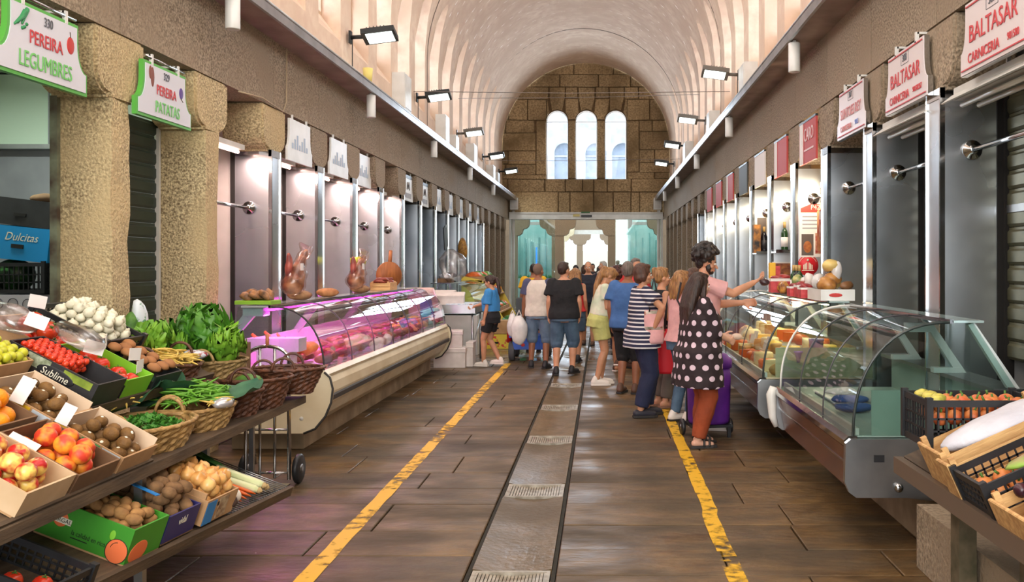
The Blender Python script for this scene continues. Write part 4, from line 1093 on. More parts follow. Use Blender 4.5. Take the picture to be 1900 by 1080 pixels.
obj('inner_flap', MB().box(-.2, .2, -.158, -.145, .1, .16), card_m, ob)
pile(P_ONION, M, .41, .29, .03, .031, 4, 'onion', 'golden brown onion in the carton by the leeks', 'onion', 'golden onions', heap=.012)
# black crate bottom left
M = LS(.25, 3.50, .0) @ RZ; lattice_crate('black_crate', 'black slatted crate with a few red tomatoes at the bottom left corner', M, .56, .30, .13)
for i, (x, y, c) in enumerate(((-.10, .02, 'reddish tomato lying at the far left of the black crate'), (.08, -.02, 'orange tomato in the middle of the black crate'), (.17, .03, 'glossy red tomato right of centre in the black crate'), (.25, -.06, 'small red tomato at the right end of the black crate'))):
    o = P_TOM.copy(); o.name = 'tomato'; COL.objects.link(o); o.matrix_world = M @ T3(x, y, .05, i) @ Matrix.Diagonal((.9, .9, .9, 1)); tag(o, c, 'tomato')
    for ch in PARTS['tomato'+str(id(P_TOM))]:
        c2 = ch.copy(); COL.objects.link(c2); c2.parent = o
# leeks, carrots, turnips on the wire shelf
leek_w = mat('leek_white', (222, 222, 186), .5, col2=(196, 206, 150), scale=6, stretch=(.5, 6, 6)); leek_g = mat('leek_green', (74, 122, 50), .5, col2=(48, 92, 40), scale=8, stretch=(.5, 6, 6))
for i, (yy, rz, lab) in enumerate(((5.26, -.10, 'long leek lying nearest the sack trolley on the wire shelf'), (5.20, -.03, 'long leek in the middle of the bunch on the wire shelf'), (5.14, .05, 'long leek at the near side of the bunch on the wire shelf'))):
    Mx = LS(.28, yy, .03+.02*(i == 1)) @ T3(0, 0, 0, rz)
    t = thing('leek', lab, 'leek', group='leeks on the wire shelf'); t.matrix_world = Mx
    obj('shaft', MB().tube([(-.02, 0, 0), (.1, 0, 0), (.24, 0, 0), (.265, 0, 0)], [.024, .022, .023, .015], 12), leek_w, t)
    obj('roots', MB().lathe([(.014, 0), (.02, .012), (.004, .03)], 8, Matrix.Translation((.26, 0, 0)) @ Matrix.Rotation(PI/2, 4, 'Y')), mat('root_brown', (176, 150, 104), .9), t)
    r = random.Random(i)
    for q in range(6):
        a = (q-2.5)*.055; L = r.uniform(.26, .42); z = .004*q; w = .024
        obj('leaf', MB().add([(0, -w*.7, z), (0, w*.7, z), (-.5*L, math.tan(a)*L*.5+w, z+.02), (-.5*L, math.tan(a)*L*.5-w, z+.02), (-L, math.tan(a)*L, z+r.uniform(-.02, .05)), (-.25*L, math.tan(a)*L*.25, z-.012)],
                             [(0, 1, 5), (1, 2, 5), (2, 3, 5), (3, 0, 5), (3, 2, 4)]), leek_g, t)
car_m = mat('carrot_orange', (226, 112, 40), .5, col2=(204, 92, 30), scale=20)
for i in range(7):
    yy = 4.98+.022*i; o = obj('carrot', MB().tube([(-.06, 0, 0), (-.05, 0, 0), (.06, 0, 0), (.09, 0, 0)], [.008, .013, .008, .002], 8), car_m); o.matrix_world = LS(.10, yy, .018+.012*(i % 2)) @ T3(0, 0, 0, -.25+.06*i)
    tag(o, 'small orange carrot in the bunch on the wire shelf', 'carrot', 'carrots of the bunch')
    obj('stalk', MB().tube([(-.06, 0, 0), (-.13, .01, .012), (-.19, .03*(i % 3-1), .02)], .004, 5), stalk_m, o)
tw = mat('turnip_white', (226, 222, 206), .45, col2=(204, 190, 186), scale=6)
for i, (s, y, r, lab, mm) in enumerate(((.05, 4.93, .042, 'large white turnip at the edge of the wire shelf', tw), (.13, 4.90, .034, 'small white turnip behind the large one on the wire shelf', tw), (.03, 4.86, .040, 'dark brown beetroot beside the large turnip', mat('beet', (74, 54, 48), .8, col2=(58, 42, 38), scale=20)))):
    o = obj('beetroot' if i == 2 else 'turnip', MB().lathe([(1e-4, -r*1.2), (r*.2, -r), (r*.85, -r*.4), (r, 0), (r*.8, r*.6), (r*.3, r*.85), (1e-4, r*.9)], 14), mm); o.matrix_world = LS(s, y, r) @ T3(0, 0, 0, i, .6); tag(o, lab, 'vegetable')
def greens(name, label, cat, M, rx, ry, h, n, m, size=.03, seed=1, parent=None, dome=True):
    r = random.Random(seed); mb = MB()
    for i in range(n):
        a = r.uniform(0, 2*PI); q = math.sqrt(r.random()); x, y = rx*q*math.cos(a), ry*q*math.sin(a); z = h*(1-q*q if dome else 1)*r.uniform(.35, 1)
        R = Euler((r.uniform(-1, 1), r.uniform(-1, 1), r.uniform(0, 6.3))).to_matrix(); s = size*r.uniform(.6, 1.2)
        mb.add([R @ Vector(p)*s+Vector((x, y, z)) for p in ((-.5, 0, 0), (-.2, .4, .1), (.1, .25, 0), (.5, .35, .12), (.4, 0, .05), (.55, -.3, .1), (.1, -.25, 0), (-.2, -.4, .1))], [(0, 1, 2), (0, 2, 4), (2, 3, 4), (0, 4, 6), (4, 5, 6), (0, 6, 7)])
    o = obj(name, mb, m); o.matrix_world = M; return tag(o, label, cat, kind='stuff')
pars = mat('parsley_green', (48, 112, 32), .6, col2=(76, 142, 44), scale=30); greens('herb_bunch', 'heap of dark green herbs beside the leeks on the wire shelf', 'herbs', LS(.34, 4.98, .01), .14, .10, .10, 260, pars, .035, 2)
# --- baskets
wick_l = mat('pale_wicker', (186, 150, 92), .6, col2=(140, 106, 60), scale=26, bump=.3, bscale=60); wick_b = mat('brown_wicker', (104, 62, 40), .5, col2=(66, 38, 24), scale=26, bump=.3, bscale=60)
wick_s = mat('straw_wicker', (166, 138, 88), .65, col2=(112, 88, 50), scale=26, bump=.3, bscale=60)
def basket(label, loc, rx, ry, h, m, rz=0., handles=True, flare=1.25, tilt=0.):
    t = thing('wicker_basket', label, 'basket', loc, (0, tilt, rz))
    N, rows = 56, max(5, int(h/.016)); vs = []; fs = []
    for j in range(rows+1):
        f = j/rows; k = 1/flare+(1-1/flare)*f
        for i in range(N):
            a = 2*PI*i/N; wv = .0065*math.cos(i*PI/2+PI*j) if i % 2 == 0 else 0
            zz = h*f+.004*math.sin(a*3+j)
            vs.append(((rx*k+wv)*math.cos(a), (ry*k+wv)*math.sin(a), zz))
    for j in range(rows):
        for i in range(N):
            i2 = (i+1) % N; fs.append((j*N+i, j*N+i2, (j+1)*N+i2, (j+1)*N+i))
    mb = MB().add(vs, fs, False); mb.add([((rx/flare)*math.cos(2*PI*i/24), (ry/flare)*math.sin(2*PI*i/24), .006) for i in range(24)], [list(range(24))])
    w = obj('woven_wall', mb, m, t); md = w.modifiers.new('thickness', 'SOLIDIFY'); md.thickness = .008; md.offset = 0
    tag(w, kind='stuff')
    rim = MB(); P = [(rx*math.cos(2*PI*i/40), ry*math.sin(2*PI*i/40), h) for i in range(41)]
    rim.tube(P, .011, 7, cap=False)
    rim.tube([(x*1.0+.010*math.cos(i*2.2), y+.010*math.sin(i*2.2)*.5, z+.008*math.sin(i*2.2)) for i, (x, y, z) in enumerate(P)], .008, 6, cap=False)
    obj('rim', rim, m, t)
    if handles:
        for s in (-1, 1):
            P = [(s*rx*.1+.075*math.cos(a), s*ry*.97, h+.085*math.sin(a)) for a in [PI*i/12 for i in range(13)]]
            obj('handle', MB().tube(P, .009, 7), m, t)
    return t
basket('wide pale wicker basket of parsley at the front of the shelf', (-2.33, 4.66, .722), .235, .33, .125, wick_l, .12)
greens('parsley', 'heap of green parsley in the wide pale basket', 'parsley', T3(-2.33, 4.66, .80, .12), .20, .28, .085, 700, pars, .035, 3)
basket('pale wicker basket holding green beans, second along the front of the shelf', (-2.33, 5.22, .722), .22, .27, .12, wick_l, .05)
basket('dark brown wicker basket just beyond the green beans', (-2.33, 5.66, .722), .23, .22, .15, wick_b, .1)
basket('large empty dark brown wicker basket at the end of the shelf', (-2.27, 5.98, .722), .24, .24, .19, wick_b, .2, flare=1.4)
basket('dark brown wicker basket overhanging the far end beside the trolley', (-2.17, 6.34, .76), .24, .18, .17, wick_b, .3, flare=1.5)
basket('dark wicker basket heaped with yellow beans on the upper shelf', (-2.66, 5.50, .93), .22, .24, .15, wick_b, .1, tilt=.15)
basket('straw coloured wicker basket under the bright lettuce', (-2.58, 6.12, .88), .20, .22, .13, wick_s, .1)
kid(obj('basket_shelf', MB().box(-2.95, -2.40, 5.8, 6.4, .85, .87), wood_d), Matrix()); kid(obj('leg', MB().box(-2.44, -2.41, 6.34, 6.37, .0, .85), steel_d), Matrix())
M = T3(-2.68, 6.50, .885, .1); crate('plain_box', 'open brown cardboard box behind the lettuce', 'box', M, .30, .26, .20, card_d)
bean_g = mat('bean_green', (112, 168, 52), .5, col2=(88, 146, 40), scale=20, rand=.1); bean_y = mat('bean_yellow', (218, 190, 96), .5, col2=(196, 160, 70), scale=20, rand=.1)
def beans(n, cx, cy, cz, rx, ry, h, m, name, label, group, seed, L=.085):
    r = random.Random(seed); P = []
    for v in range(4):
        c = r.uniform(-.03, .03); P.append(MB().tube([(-L, 0, 0), (-L*.5, c, .004), (0, c*1.5, .006), (L*.5, c, .004), (L, 0, 0)], [.003, .006, .0065, .006, .002], 6).mesh(name))
        P[-1].materials.append(m)
    for i in range(n):
        a = r.uniform(0, 6.28); q = math.sqrt(r.random())
        o = bpy.data.objects.new(name, P[i % 4]); COL.objects.link(o)
        o.matrix_world = T3(cx+rx*q*math.cos(a), cy+ry*q*math.sin(a), cz+h*(1-q*q)*r.random()+.01, r.uniform(0, 6.28), r.uniform(-.5, .5), r.uniform(-.35, .35))
        tag(o, label, 'bean', group)
beans(150, -2.32, 5.24, .875, .15, .25, .10, bean_g, 'green_bean', 'green bean in the heap on the cabbage leaves', 'green beans', 11)
beans(130, -2.62, 5.48, 1.055, .16, .19, .07, bean_y, 'yellow_bean', 'pale yellow bean in the dark wicker basket', 'yellow beans in the dark basket', 12)
beans(14, -2.50, 4.72, .92, .05, .12, .02, bean_y, 'yellow_bean', 'stray yellow bean on the big cabbage leaf behind the parsley', 'stray yellow beans', 13); beans(6, -2.14, 5.10, .86, .03, .1, .02, bean_y, 'yellow_bean', 'yellow bean hanging over the rim of the green bean basket', 'yellow beans on the rim', 14)
def wavy_leaf(L, w, curl, ruff, seed, n=10, mcols=9, frill=0.):
    r = random.Random(seed); vs = []; fs = []; ph = r.uniform(0, 6)
    for i in range(n+1):
        t = i/n; ww = w*math.sin(PI*min(1, t*.92+.06))**.6
        for j in range(mcols+1):
            s = j/mcols*2-1
            vs.append((L*t*math.cos(curl*t), ww*s, L*t*math.sin(curl*t)+.25*ww*s*s+ruff*abs(s)*math.sin(9*t+ph+3*s)+ruff*.6*abs(s)**2*math.sin(17*t+ph)+frill*(abs(s)**3+.9*t**5)*math.sin(31*t+ph+7*s)))
    for i in range(n):
        for j in range(mcols): o = i*(mcols+1)+j; fs.append((o, o+1, o+mcols+2, o+mcols+1))
    return MB().add(vs, fs, True)
cab_m = mat('cabbage_leaf', (72, 116, 84), .5, col2=(50, 94, 70), scale=9, bump=.2, bscale=20); let_m = mat('lettuce_green', (128, 176, 50), .5, col2=(88, 144, 36), scale=12, rand=.12); let_d = mat('lettuce_dark', (84, 142, 36), .5, col2=(58, 116, 28), scale=12, rand=.12)
for i, (x, y, z, rz, L, w) in enumerate(((-2.62, 4.72, .86, 1.2, .42, .17), (-2.52, 5.0, .87, 1.7, .44, .17), (-2.50, 5.35, .86, -1.2, .40, .15), (-2.18, 5.34, .86, 1.0, .24, .12))):
    lab = ['big blue-green cabbage leaf behind the parsley basket', 'blue-green cabbage leaf under the near end of the green beans', 'blue-green cabbage leaf under the far end of the green beans', 'small cabbage leaf under the front of the green beans'][i]
    o = obj('cabbage_leaf', wavy_leaf(L, w, .25, .012, i), cab_m); o.matrix_world = T3(x, y, z, rz, 0, -.15); tag(o, lab, 'leaf')
def lettuce(label, x, y, z, R, m, n, seed):
    t = thing('lettuce', label, 'lettuce', (x, y, z)); r = random.Random(seed)
    P = [wavy_leaf(R*1.15, R*.6, .7, .018, seed*5+i, 16, 13, .026).mesh('leaf') for i in range(3)]
    for p in P: p.materials.append(m)
    for i in range(n):
        o = bpy.data.objects.new('leaf', P[i % 3]); COL.objects.link(o); o.parent = t; o.rotation_euler = (r.uniform(-.2, .2), -r.uniform(-.1, 1.25), i*2.4); o.location = (0, 0, r.uniform(0, .04)); s = r.uniform(.8, 1.15); o.scale = (s, s, s)
    obj('heart', rough_ball((R*.5, R*.5, R*.55), .2, seed), m, t, (0, 0, R*.4))
lettuce('round pale green lettuce in front of the shutter', -2.80, 5.72, 1.02, .19, let_m, 22, 1); lettuce('ruffled bright green lettuce over the straw basket', -2.66, 6.10, 1.02, .24, let_d, 26, 2); lettuce('leafy green lettuce hanging over the rim of the straw basket', -2.48, 6.05, 1.01, .16, let_m, 16, 3)
o = obj('green_squash', rough_ball((.10, .075, .07), .1, 4), mat('squash_green', (96, 142, 60), .4, col2=(60, 108, 44), scale=8)); o.location = (-2.32, 6.02, .86); tag(o, 'smooth green squash in the large brown basket', 'squash')
o = obj('spinach_pack', rough_ball((.05, .10, .03), .3, 6), mat('foil', (214, 214, 220), .25, .6)); o.location = (-2.12, 5.13, .87); tag(o, 'crumpled silver foil beside the green beans', 'foil')
o = obj('printed_pack', rough_ball((.12, .07, .035), .2, 8), mat('pack_print', (206, 212, 220), .4, col2=(150, 60, 70), scale=30, lo=.55, hi=.62)); o.location = (-2.62, 5.83, 1.07); tag(o, 'small white printed packet among the lettuces', 'packet')
# bag of salad hanging on the corner of the first pillar
t = thing('salad_bag', 'printed plastic bag of green salad hanging on the first granite pillar', 'bag', (-3.33, 6.52, 1.22))
obj('green_filling', rough_ball((.05, .06, .12), .3, 2), mat('salad_green', (92, 140, 52), .6, col2=(60, 104, 36), scale=20), t, (.0, -.03, -.02)); obj('wrapper', rough_ball((.055, .075, .17), .22, 9), mat('bag_print', (214, 222, 224), .35, col2=(90, 150, 100), scale=16, lo=.56, hi=.62), t, (.03, .04, 0), (.25, 0, 0))
# --- sack trolley
t = thing('sack_trolley', 'chrome sack trolley with rounded handle standing at the end of the fruit stand', 'trolley', (-2.48, 6.80, 0), (0, 0, 0))
def arch(w, z): return [(-w, 0, .05), (-w, 0, z-.10)]+[(-w*math.cos(a), 0, z-.10+.10*math.sin(a)) for a in [PI*i/10 for i in range(1, 10)]]+[(w, 0, z-.10), (w, 0, .05)]
obj('frame', MB().tube(arch(.16, 1.04), .014, 10), steel_b, t)
for x in (-.055, .055): obj('upright', MB().tube([(x, 0, .06), (x, 0, 1.03)], .011, 8), steel_b, t)
for z in (.1, .42, .74): obj('crossbar', MB().tube([(-.16, 0, z), (.16, 0, z)], .009, 8), steel_b, t)
obj('grip', MB().tube([(0, 0, 1.03), (0, .0, 1.13)], .014, 8), mat('copper_grip', (176, 110, 70), .4), t); obj('toe_plate', MB().box(-.17, .17, -.24, .0, .012, .022), steel_b, t)
obj('brace', MB().tube([(.16, 0, .9), (.13, .12, .14)], .009, 8), steel_b, t); obj('brace', MB().tube([(-.16, 0, .9), (-.13, .12, .14)], .009, 8), steel_b, t)
for s in (-1, 1):
    w = obj('wheel', MB().lathe([(.02, -.022), (.095, -.022), (.11, -.012), (.11, .012), (.095, .022), (.02, .022)], 20, Matrix.Rotation(PI/2, 4, 'Y')), black_m, t, (s*.2, .10, .11)); obj('hub', MB().lathe([(.001, -.026), (.035, -.026), (.035, .026), (.001, .026)], 12, Matrix.Rotation(PI/2, 4, 'Y')), steel_d, w)
# --- legumbres stall interior: stacked cartons and a watermelon
board_ = thing('storage_table', 'dark table inside the left stall behind the fruit stand', 'table', (-4.45, 7.0, 0)); obj('top', MB().box(-.42, .45, -.5, .55, 1.08, 1.11), wood_d, board_); [obj('leg', MB().box(x-.02, x+.02, y-.02, y+.02, 0, 1.08), steel_d, board_) for x in (-.38, .4) for y in (-.45, .5)]
TB = lambda x, y, z, ry=0: Matrix.Translation((x, y, z)) @ Matrix.Rotation(ry, 4, 'Y')
def closed_box(name, label, M, sx, sy, h, m, lid=None):
    t = thing(name, label, 'box'); t.matrix_world = M
    obj('body', MB().box(-sx/2, sx/2, -sy/2, sy/2, 0, h), m, t)
    if lid: obj('lid', MB().box(-sx/2-.006, sx/2+.006, -sy/2-.006, sy/2+.006, h*.62, h+.004), lid, t)
    obj('hand_hole', MB().box(-.045, .045, -sy/2-.008, -sy/2-.0005, h*.35, h*.47), dark_m, t)
    return t
t = closed_box('fruit_carton', 'white carton with purple band and ring pattern inside the left stall', TB(-4.36, 6.95, 1.112), .42, .34, .31, mat('white_carton', (206, 206, 216), .6))
obj('purple_band', MB().box(-.211, .211, -.1715, -.1702, .03, .11), mat('purple_print', (92, 64, 140), .5), t); text('de Canarias', .035, label_m, t, (-.02, -.1722, .07), (PI/2, 0, 0), .9, .0004)
rp = MB(); r_ = random.Random(3)
for i in range(7):
    cx, cz = -.16+.055*i, .15+.09*(i % 2)+.01*r_.random(); rp.tube([(cx+.038*math.cos(a), -.172, cz+.038*math.sin(a)) for a in [PI*2*q/16 for q in range(17)]], .0025, 5)
obj('ring_print', rp, mat('ink_navy', (40, 40, 66), .6), t)
lattice_crate('melon_crate', 'black open crate with a watermelon inside the left stall', TB(-4.36, 6.98, 1.43), .44, .36, .23)
mel = mat('watermelon', (60, 112, 56), .35, col2=(22, 50, 28), scale=9, stretch=(1, .2, 1), lo=.45, hi=.55)
o = obj('watermelon', MB().ball((0, 0, 0), (.15, .125, .125), 20, 14), mel); o.location = (-4.44, 6.93, 1.565); tag(o, 'dark green striped watermelon in the black crate', 'watermelon')
t = closed_box('fruit_carton', 'bright blue and black carton with white script lettering in the left stall', TB(-4.35, 6.98, 1.68, .10), .46, .34, .25, mat('cyan_carton', (20, 140, 206), .5)); text('Dulcitas', .085, label_m, t, (.02, -.1712, .17), (PI/2, 0, 0), .9, .0005, shear=.3)
closed_box('fruit_carton', 'black carton on top of the blue one in the left stall', TB(-4.33, 6.98, 1.935, .12), .46, .34, .20, blackcard)
o = obj('brown_bag', rough_ball((.11, .08, .04), .2, 3), card_d); o.location = (-4.24, 6.98, 2.145); tag(o, 'flat brown paper bag on the topmost black carton', 'bag')
# pale wall hatch lit above the grey wall of the stall
lit = obj('upper_panel', MB().box(-5.25, -3.84, 7.88, 7.96, 2.68, 3.28), mat('pale_green_panel', (206, 226, 206), .5), walls[-1]); obj('panel_edge', MB().box(-5.25, -3.84, 7.86, 7.98, 2.64, 2.68), steel_d, walls[-1])
for x in (-4.3, -4.75): obj('panel_seam', MB().box(x-.004, x+.004, 7.87, 7.88, 2.68, 3.28), grey_wall, walls[-1])
obj('jamb', MB().box(-3.83, -3.78, 6.36, 6.40, 0, 2.82), mat('jamb_green', (126, 134, 110), .7, col2=(70, 56, 44), scale=6), walls[-1])
t = thing('tube_lamp', 'green-white tube lamp inside the left fruit stall', 'lamp', (-4.5, 6.6, 3.2)); obj('tube', MB().tube([(-.5, 0, 0), (.5, 0, 0)], .02, 8), emis('green_tube', (220, 255, 224), 5), t); obj('housing', MB().box(-.52, .52, -.03, .03, .02, .07), white_m, t)
lamp('AREA', 'stall_light', (-4.5, 6.6, 3.16), 34, (.88, 1, .88), .9, .1)
# ============================================================ DISPLAY CASES
def glass_curve(P0, P1, n=12, bulge=1.0):
    """quarter-ellipse front glass from the foot P0 up and back to the top P1, in (x,z)"""
    return [(P1[0]+(P0[0]-P1[0])*math.cos(PI/2*i/n)**bulge, P0[1]+(P1[1]-P0[1])*math.sin(PI/2*i/n)**.92) for i in range(n+1)]
def sheet(curve, y0, y1, th=.006):
    m = MB(); n = len(curve); vs = [(x, y0, z) for x, z in curve]+[(x, y1, z) for x, z in curve]
    m.add(vs, [(i, i+1, n+i+1, n+i) for i in range(n-1)], True); return m
led_pink = emis('magenta_strip', (255, 60, 230), 9); rubber = mat('rubber_band', (52, 50, 48), .6); wood_cream = mat('plinth', (168, 146, 116), .7, col2=(132, 112, 86), scale=4)
# ---- long cream case on the left
LY0, LY1 = 8.03, 14.35
c = thing('display_case', 'long cream refrigerated meat counter with curved glass and pink light on the left', 'display case', (-2.9, 11.2, 0))
def ck(name, mb, m, fix=False):
    o = obj(name, mb, m, c, fix=fix); o.location = (2.9, -11.2, 0); return o
prof = [(-3.3, .20), (-2.66, .20), (-2.56, .23), (-2.47, .31), (-2.41, .42), (-2.385, .52), (-2.39, .60), (-2.42, .665), (-2.46, .69), (-3.3, .69)]
ck('base', MB().box(-3.3, -2.66, LY0+.15, LY1-.1, 0, .20), wood_cream)
ck('body', MB().prism(prof, 'y', LY0+.02, LY1-.02), cream_m, True)
ep = [(-3.3, .17), (-2.60, .17), (-2.50, .21), (-2.41, .32), (-2.36, .44), (-2.345, .56), (-2.37, .66), (-2.42, .705), (-3.3, .705)]
for y in (LY0-.03, LY1-.02):
    ck('end_panel', MB().prism(ep, 'y', y, y+.045), cream_m, True)
    ck('edge_band', MB().tube([(x, y-.002, z) for x, z in ep[1:8]], .010, 6), rubber)
for x, z in ((-2.62, .30), (-2.52, .60), (-2.75, .58)): ck('bolt', MB().ball((x, LY0-.03, z), (.018, .008, .018), 10, 6), alu)
ck('bumper_strip', MB().prism([(-2.395, .44), (-2.372, .45), (-2.372, .49), (-2.395, .50)], 'y', LY0+.02, LY1-.02), rubber, True)
ck('top_rail', MB().prism([(-2.46, .69), (-2.41, .655), (-2.40, .68), (-2.43, .715), (-2.47, .715)], 'y', LY0, LY1), cream_m, True)
LC = glass_curve((-2.44, .70), (-2.92, 1.275), 12, .85)
npan = 7; pw = (LY1-LY0-.06)/npan
for i in range(npan):
    a = LY0+.03+i*pw
    ck('glass_pane', sheet(LC, a+.004, a+pw-.004), case_glass)
    if i: ck('glass_joint', MB().tube([(x+.003, a, z+.003) for x, z in LC], .0045, 5), mat('joint_grey', (70, 66, 70), .4))
ck('glass_edge', MB().tube([(x, LY0+.03, z) for x, z in LC], .008, 6), rubber)
ck('end_glass', MB().prism(LC+[(-3.2, 1.275), (-3.28, .70)], 'y', LY0+.028, LY0+.034), case_glass, True)
ck('top_shelf', MB().box(-3.16, -2.90, LY0, LY1, 1.268, 1.285), mat('shelf_glass', (190, 196, 200), .12, .4)); ck('top_lip', MB().box(-2.92, -2.895, LY0, LY1, 1.258, 1.292), steel_b)
bw = mat('bracket_grey', (196, 198, 206), .4)
ck('end_bracket', MB().prism([(-3.12, 1.26), (-3.06, 1.20), (-3.34, .88), (-3.40, .90)], 'y', LY0+.06, LY0+.11), bw, True); ck('end_bracket', MB().box(-3.16, -2.98, LY0+.04, LY0+.2, 1.19, 1.262), bw)
for y in (9.9, 11.8, 13.7): ck('inner_bracket', MB().prism([(-3.12, 1.26), (-3.06, 1.20), (-3.30, .88), (-3.36, .90)], 'y', y, y+.04), bw, True)
ck('deck', MB().box(-3.28, -2.47, LY0+.04, LY1-.04, .70, .715), white_m); ck('rear_wall', MB().box(-3.30, -3.28, LY0+.04, LY1-.04, .70, .95), white_m)
ck('end_step', MB().box(-3.2, -2.72, LY0+.20, LY0+.42, .86, .98), mat('pink_white', (230, 216, 224), .35)); ck('end_step_foot', MB().box(-3.1, -2.80, LY0+.20, LY0+.40, .715, .86), mat('pink_white', (230, 216, 224), .35))
ck('light_strip', MB().box(-2.97, -2.93, LY0+.1, LY1-.1, 1.235, 1.25), led_pink)
for i in range(4): lamp('AREA', 'case_light', (-2.95, LY0+.9+1.55*i, 1.22), 15 if i else 24, (1, .10, .75), .05, 1.4)
lamp('AREA', 'case_light', (-2.98, LY0+.11, 1.20), 6, (1, .10, .75), .3, .1)
# meats in the case: each joint on its own tray position
rm = random.Random(21)
meats = [mat('red_meat', (176, 44, 48), .35, col2=(216, 120, 116), scale=14, lo=.5, hi=.62, bump=.2, bscale=20), mat('pale_meat', (224, 160, 140), .4, col2=(196, 96, 84), scale=12, bump=.2, bscale=20),
         mat('dark_meat', (112, 40, 40), .35, col2=(150, 70, 60), scale=10, bump=.2, bscale=20), mat('chicken', (236, 190, 130), .45, col2=(222, 150, 100), scale=9, bump=.2, bscale=24)]
mp = []
for i in range(6):
    me = rough_ball((.10, .075, .045), .4, i+3, 14, 10).mesh('meat'); me.materials.append(meats[i % 4]); mp.append(me)
nm_ = ['red', 'pale', 'dark red', 'cream']
cnt = 0
for iy in range(22):
    for ix in range(3):
        y = LY0+.50+iy*.265; x = -3.08+.25*ix; i = rm.randrange(6)
        o = bpy.data.objects.new('meat_cut', mp[i]); COL.objects.link(o); o.location = (x+rm.uniform(-.02, .02), y+rm.uniform(-.03, .03), .775-.0*ix); o.rotation_euler = (rm.uniform(-.3, .3), rm.uniform(-.2, .2), rm.uniform(0, 6)); s = rm.uniform(.85, 1.15); o.scale = (s, s, s)
        tag(o, '%s piece of meat lying in the pink-lit counter' % nm_[i % 4], 'meat', '%s cuts in the left counter' % nm_[i % 4])
r_or = mat('orange_poultry', (240, 120, 50), .4, col2=(250, 160, 90), scale=9)
for i, (y, x, rz) in enumerate(((8.45, -2.95, .3), (8.62, -2.80, .9), (8.78, -2.95, .5))):
    t = thing('whole_chicken', 'orange whole chicken at the near end of the pink-lit counter, %s one' % nth(i), 'meat', (x, y, .86), (0, 0, rz), 'orange chickens in the left counter')
    obj('body', rough_ball((.15, .09, .075), .15, i, 16, 12), r_or, t); obj('leg', MB().tube([(-.1, .04, .02), (-.2, .05, .08), (-.26, .03, .15)], [.035, .024, .012], 8), r_or, t); obj('leg', MB().tube([(-.1, -.04, .02), (-.19, -.06, .06), (-.24, -.06, .12)], [.035, .024, .012], 8), r_or, t)
lw = mat('white_tag', (236, 236, 236), .5)
for i in range(9): card('small white price tag among the meat, %s from the near end' % nth(i), T3(-2.60, 8.9+.62*i, .80, 1.35, -.4), .09, .05, 'price_tag')
# things standing on top of the left case
lime_tray = mat('lime_tray', (126, 170, 40), .5)
t = obj('display_tray', MB().box(-.16, .16, -.13, .13, 0, .035, ch=.006), lime_tray, None, (-3.08, 8.22, 1.292)); tag(t, 'green tray at the near end of the glass counter top', 'tray')
for i in range(6):
    o = obj('dried_ear', rough_ball((.07, .06, .035), .5, i+40, 14, 10), mat('dried_skin', (176, 122, 74), .6, col2=(96, 70, 52), scale=14, bump=.3, bscale=20), None, (-3.16+.085*(i % 3), 8.16+.12*(i//3), 1.36+.01*(i % 2)), (.4*i, .3, i)); tag(o, 'brown dried pork piece heaped on the green tray', 'meat', 'dried pork on the green tray')
ham_m = mat('cured_ham', (138, 78, 50), .55, col2=(78, 42, 32), scale=14, col3=(196, 150, 104), scale3=5, bump=.3, bscale=18); plastic_m = glass('wrap', (250, 240, 236), .06, .25, .25)
def ham_stand(y, label, h):
    t = thing('wrapped_ham', label, 'ham', (-3.02, y, 1.287), (0, .0, 0))
    M = Matrix.Rotation(-.38, 4, 'X')
    def gn(mb, a):
        from mathutils import noise
        mb.v = [tuple(Vector(v)+noise.noise_vector(Vector(v)*11)*a+noise.noise_vector(Vector(v)*27)*a*.5) for v in mb.v]; return mb
    P_ = [(0, -.16+.26*q/14-.05*math.sin(PI*q/14), .02+(h-.02)*q/14) for q in range(15)]
    obj('ham', gn(MB().tube([M @ Vector(p) for p in P_], [.05, .085, .10, .105, .10, .092, .08, .068, .058, .05, .044, .038, .034, .03, .026], 16), .022), ham_m, t)
    obj('wrapper', gn(MB().tube([M @ Vector(p) for p in P_+[(0, .12, h+.07)]], [.06, .10, .12, .125, .12, .11, .10, .088, .078, .07, .062, .056, .05, .048, .05, .07], 16), .03), plastic_m, t)
    obj('white_label', MB().box(.10, .104, -.16, -.08, .30, .37), paper_m, t); obj('second_piece', rough_ball((.035, .045, .12), .4, int(y), 14, 14), mat('red_sausage', (110, 48, 46), .4, col2=(170, 84, 70), scale=14), t, (-.03, -.10, .33)); obj('foot', rough_ball((.13, .11, .05), .2, 3), ham_m, t, (0, .12, .05))
ham_stand(9.05, 'plastic-wrapped cured ham standing nearest on the left counter top', .56); ham_stand(11.35, 'plastic-wrapped cured ham standing in the middle of the left counter top', .52)
t = thing('sauce_bottle', 'red jar with bright yellow lid between the hams on the left counter', 'bottle', (-3.12, 11.75, 1.287)); obj('jar', MB().lathe([(.05, 0), (.055, .02), (.055, .32), (.04, .36)], 12), mat('red_jar', (150, 36, 34), .3), t); obj('lid', MB().lathe([(.09, .36), (.10, .38), (.10, .44), (.001, .46)], 12), mat('lime_lid', (206, 214, 40), .4), t)
t = obj('bread_loaf', rough_ball((.13, .09, .05), .1, 2), mat('loaf', (186, 130, 80), .7, col2=(150, 96, 56), scale=14)); t.location = (-3.05, 10.2, 1.335); tag(t, 'flat round loaf on the left counter top', 'bread')
M = Matrix.Translation((-3.03, 12.75, 1.287)); wood_crate('sausage_crate', 'orange wooden box of dark sausages on the left counter top', M, .26, .42, .11)
sm = mat('chorizo', (112, 40, 34), .4, col2=(150, 70, 56), scale=18)
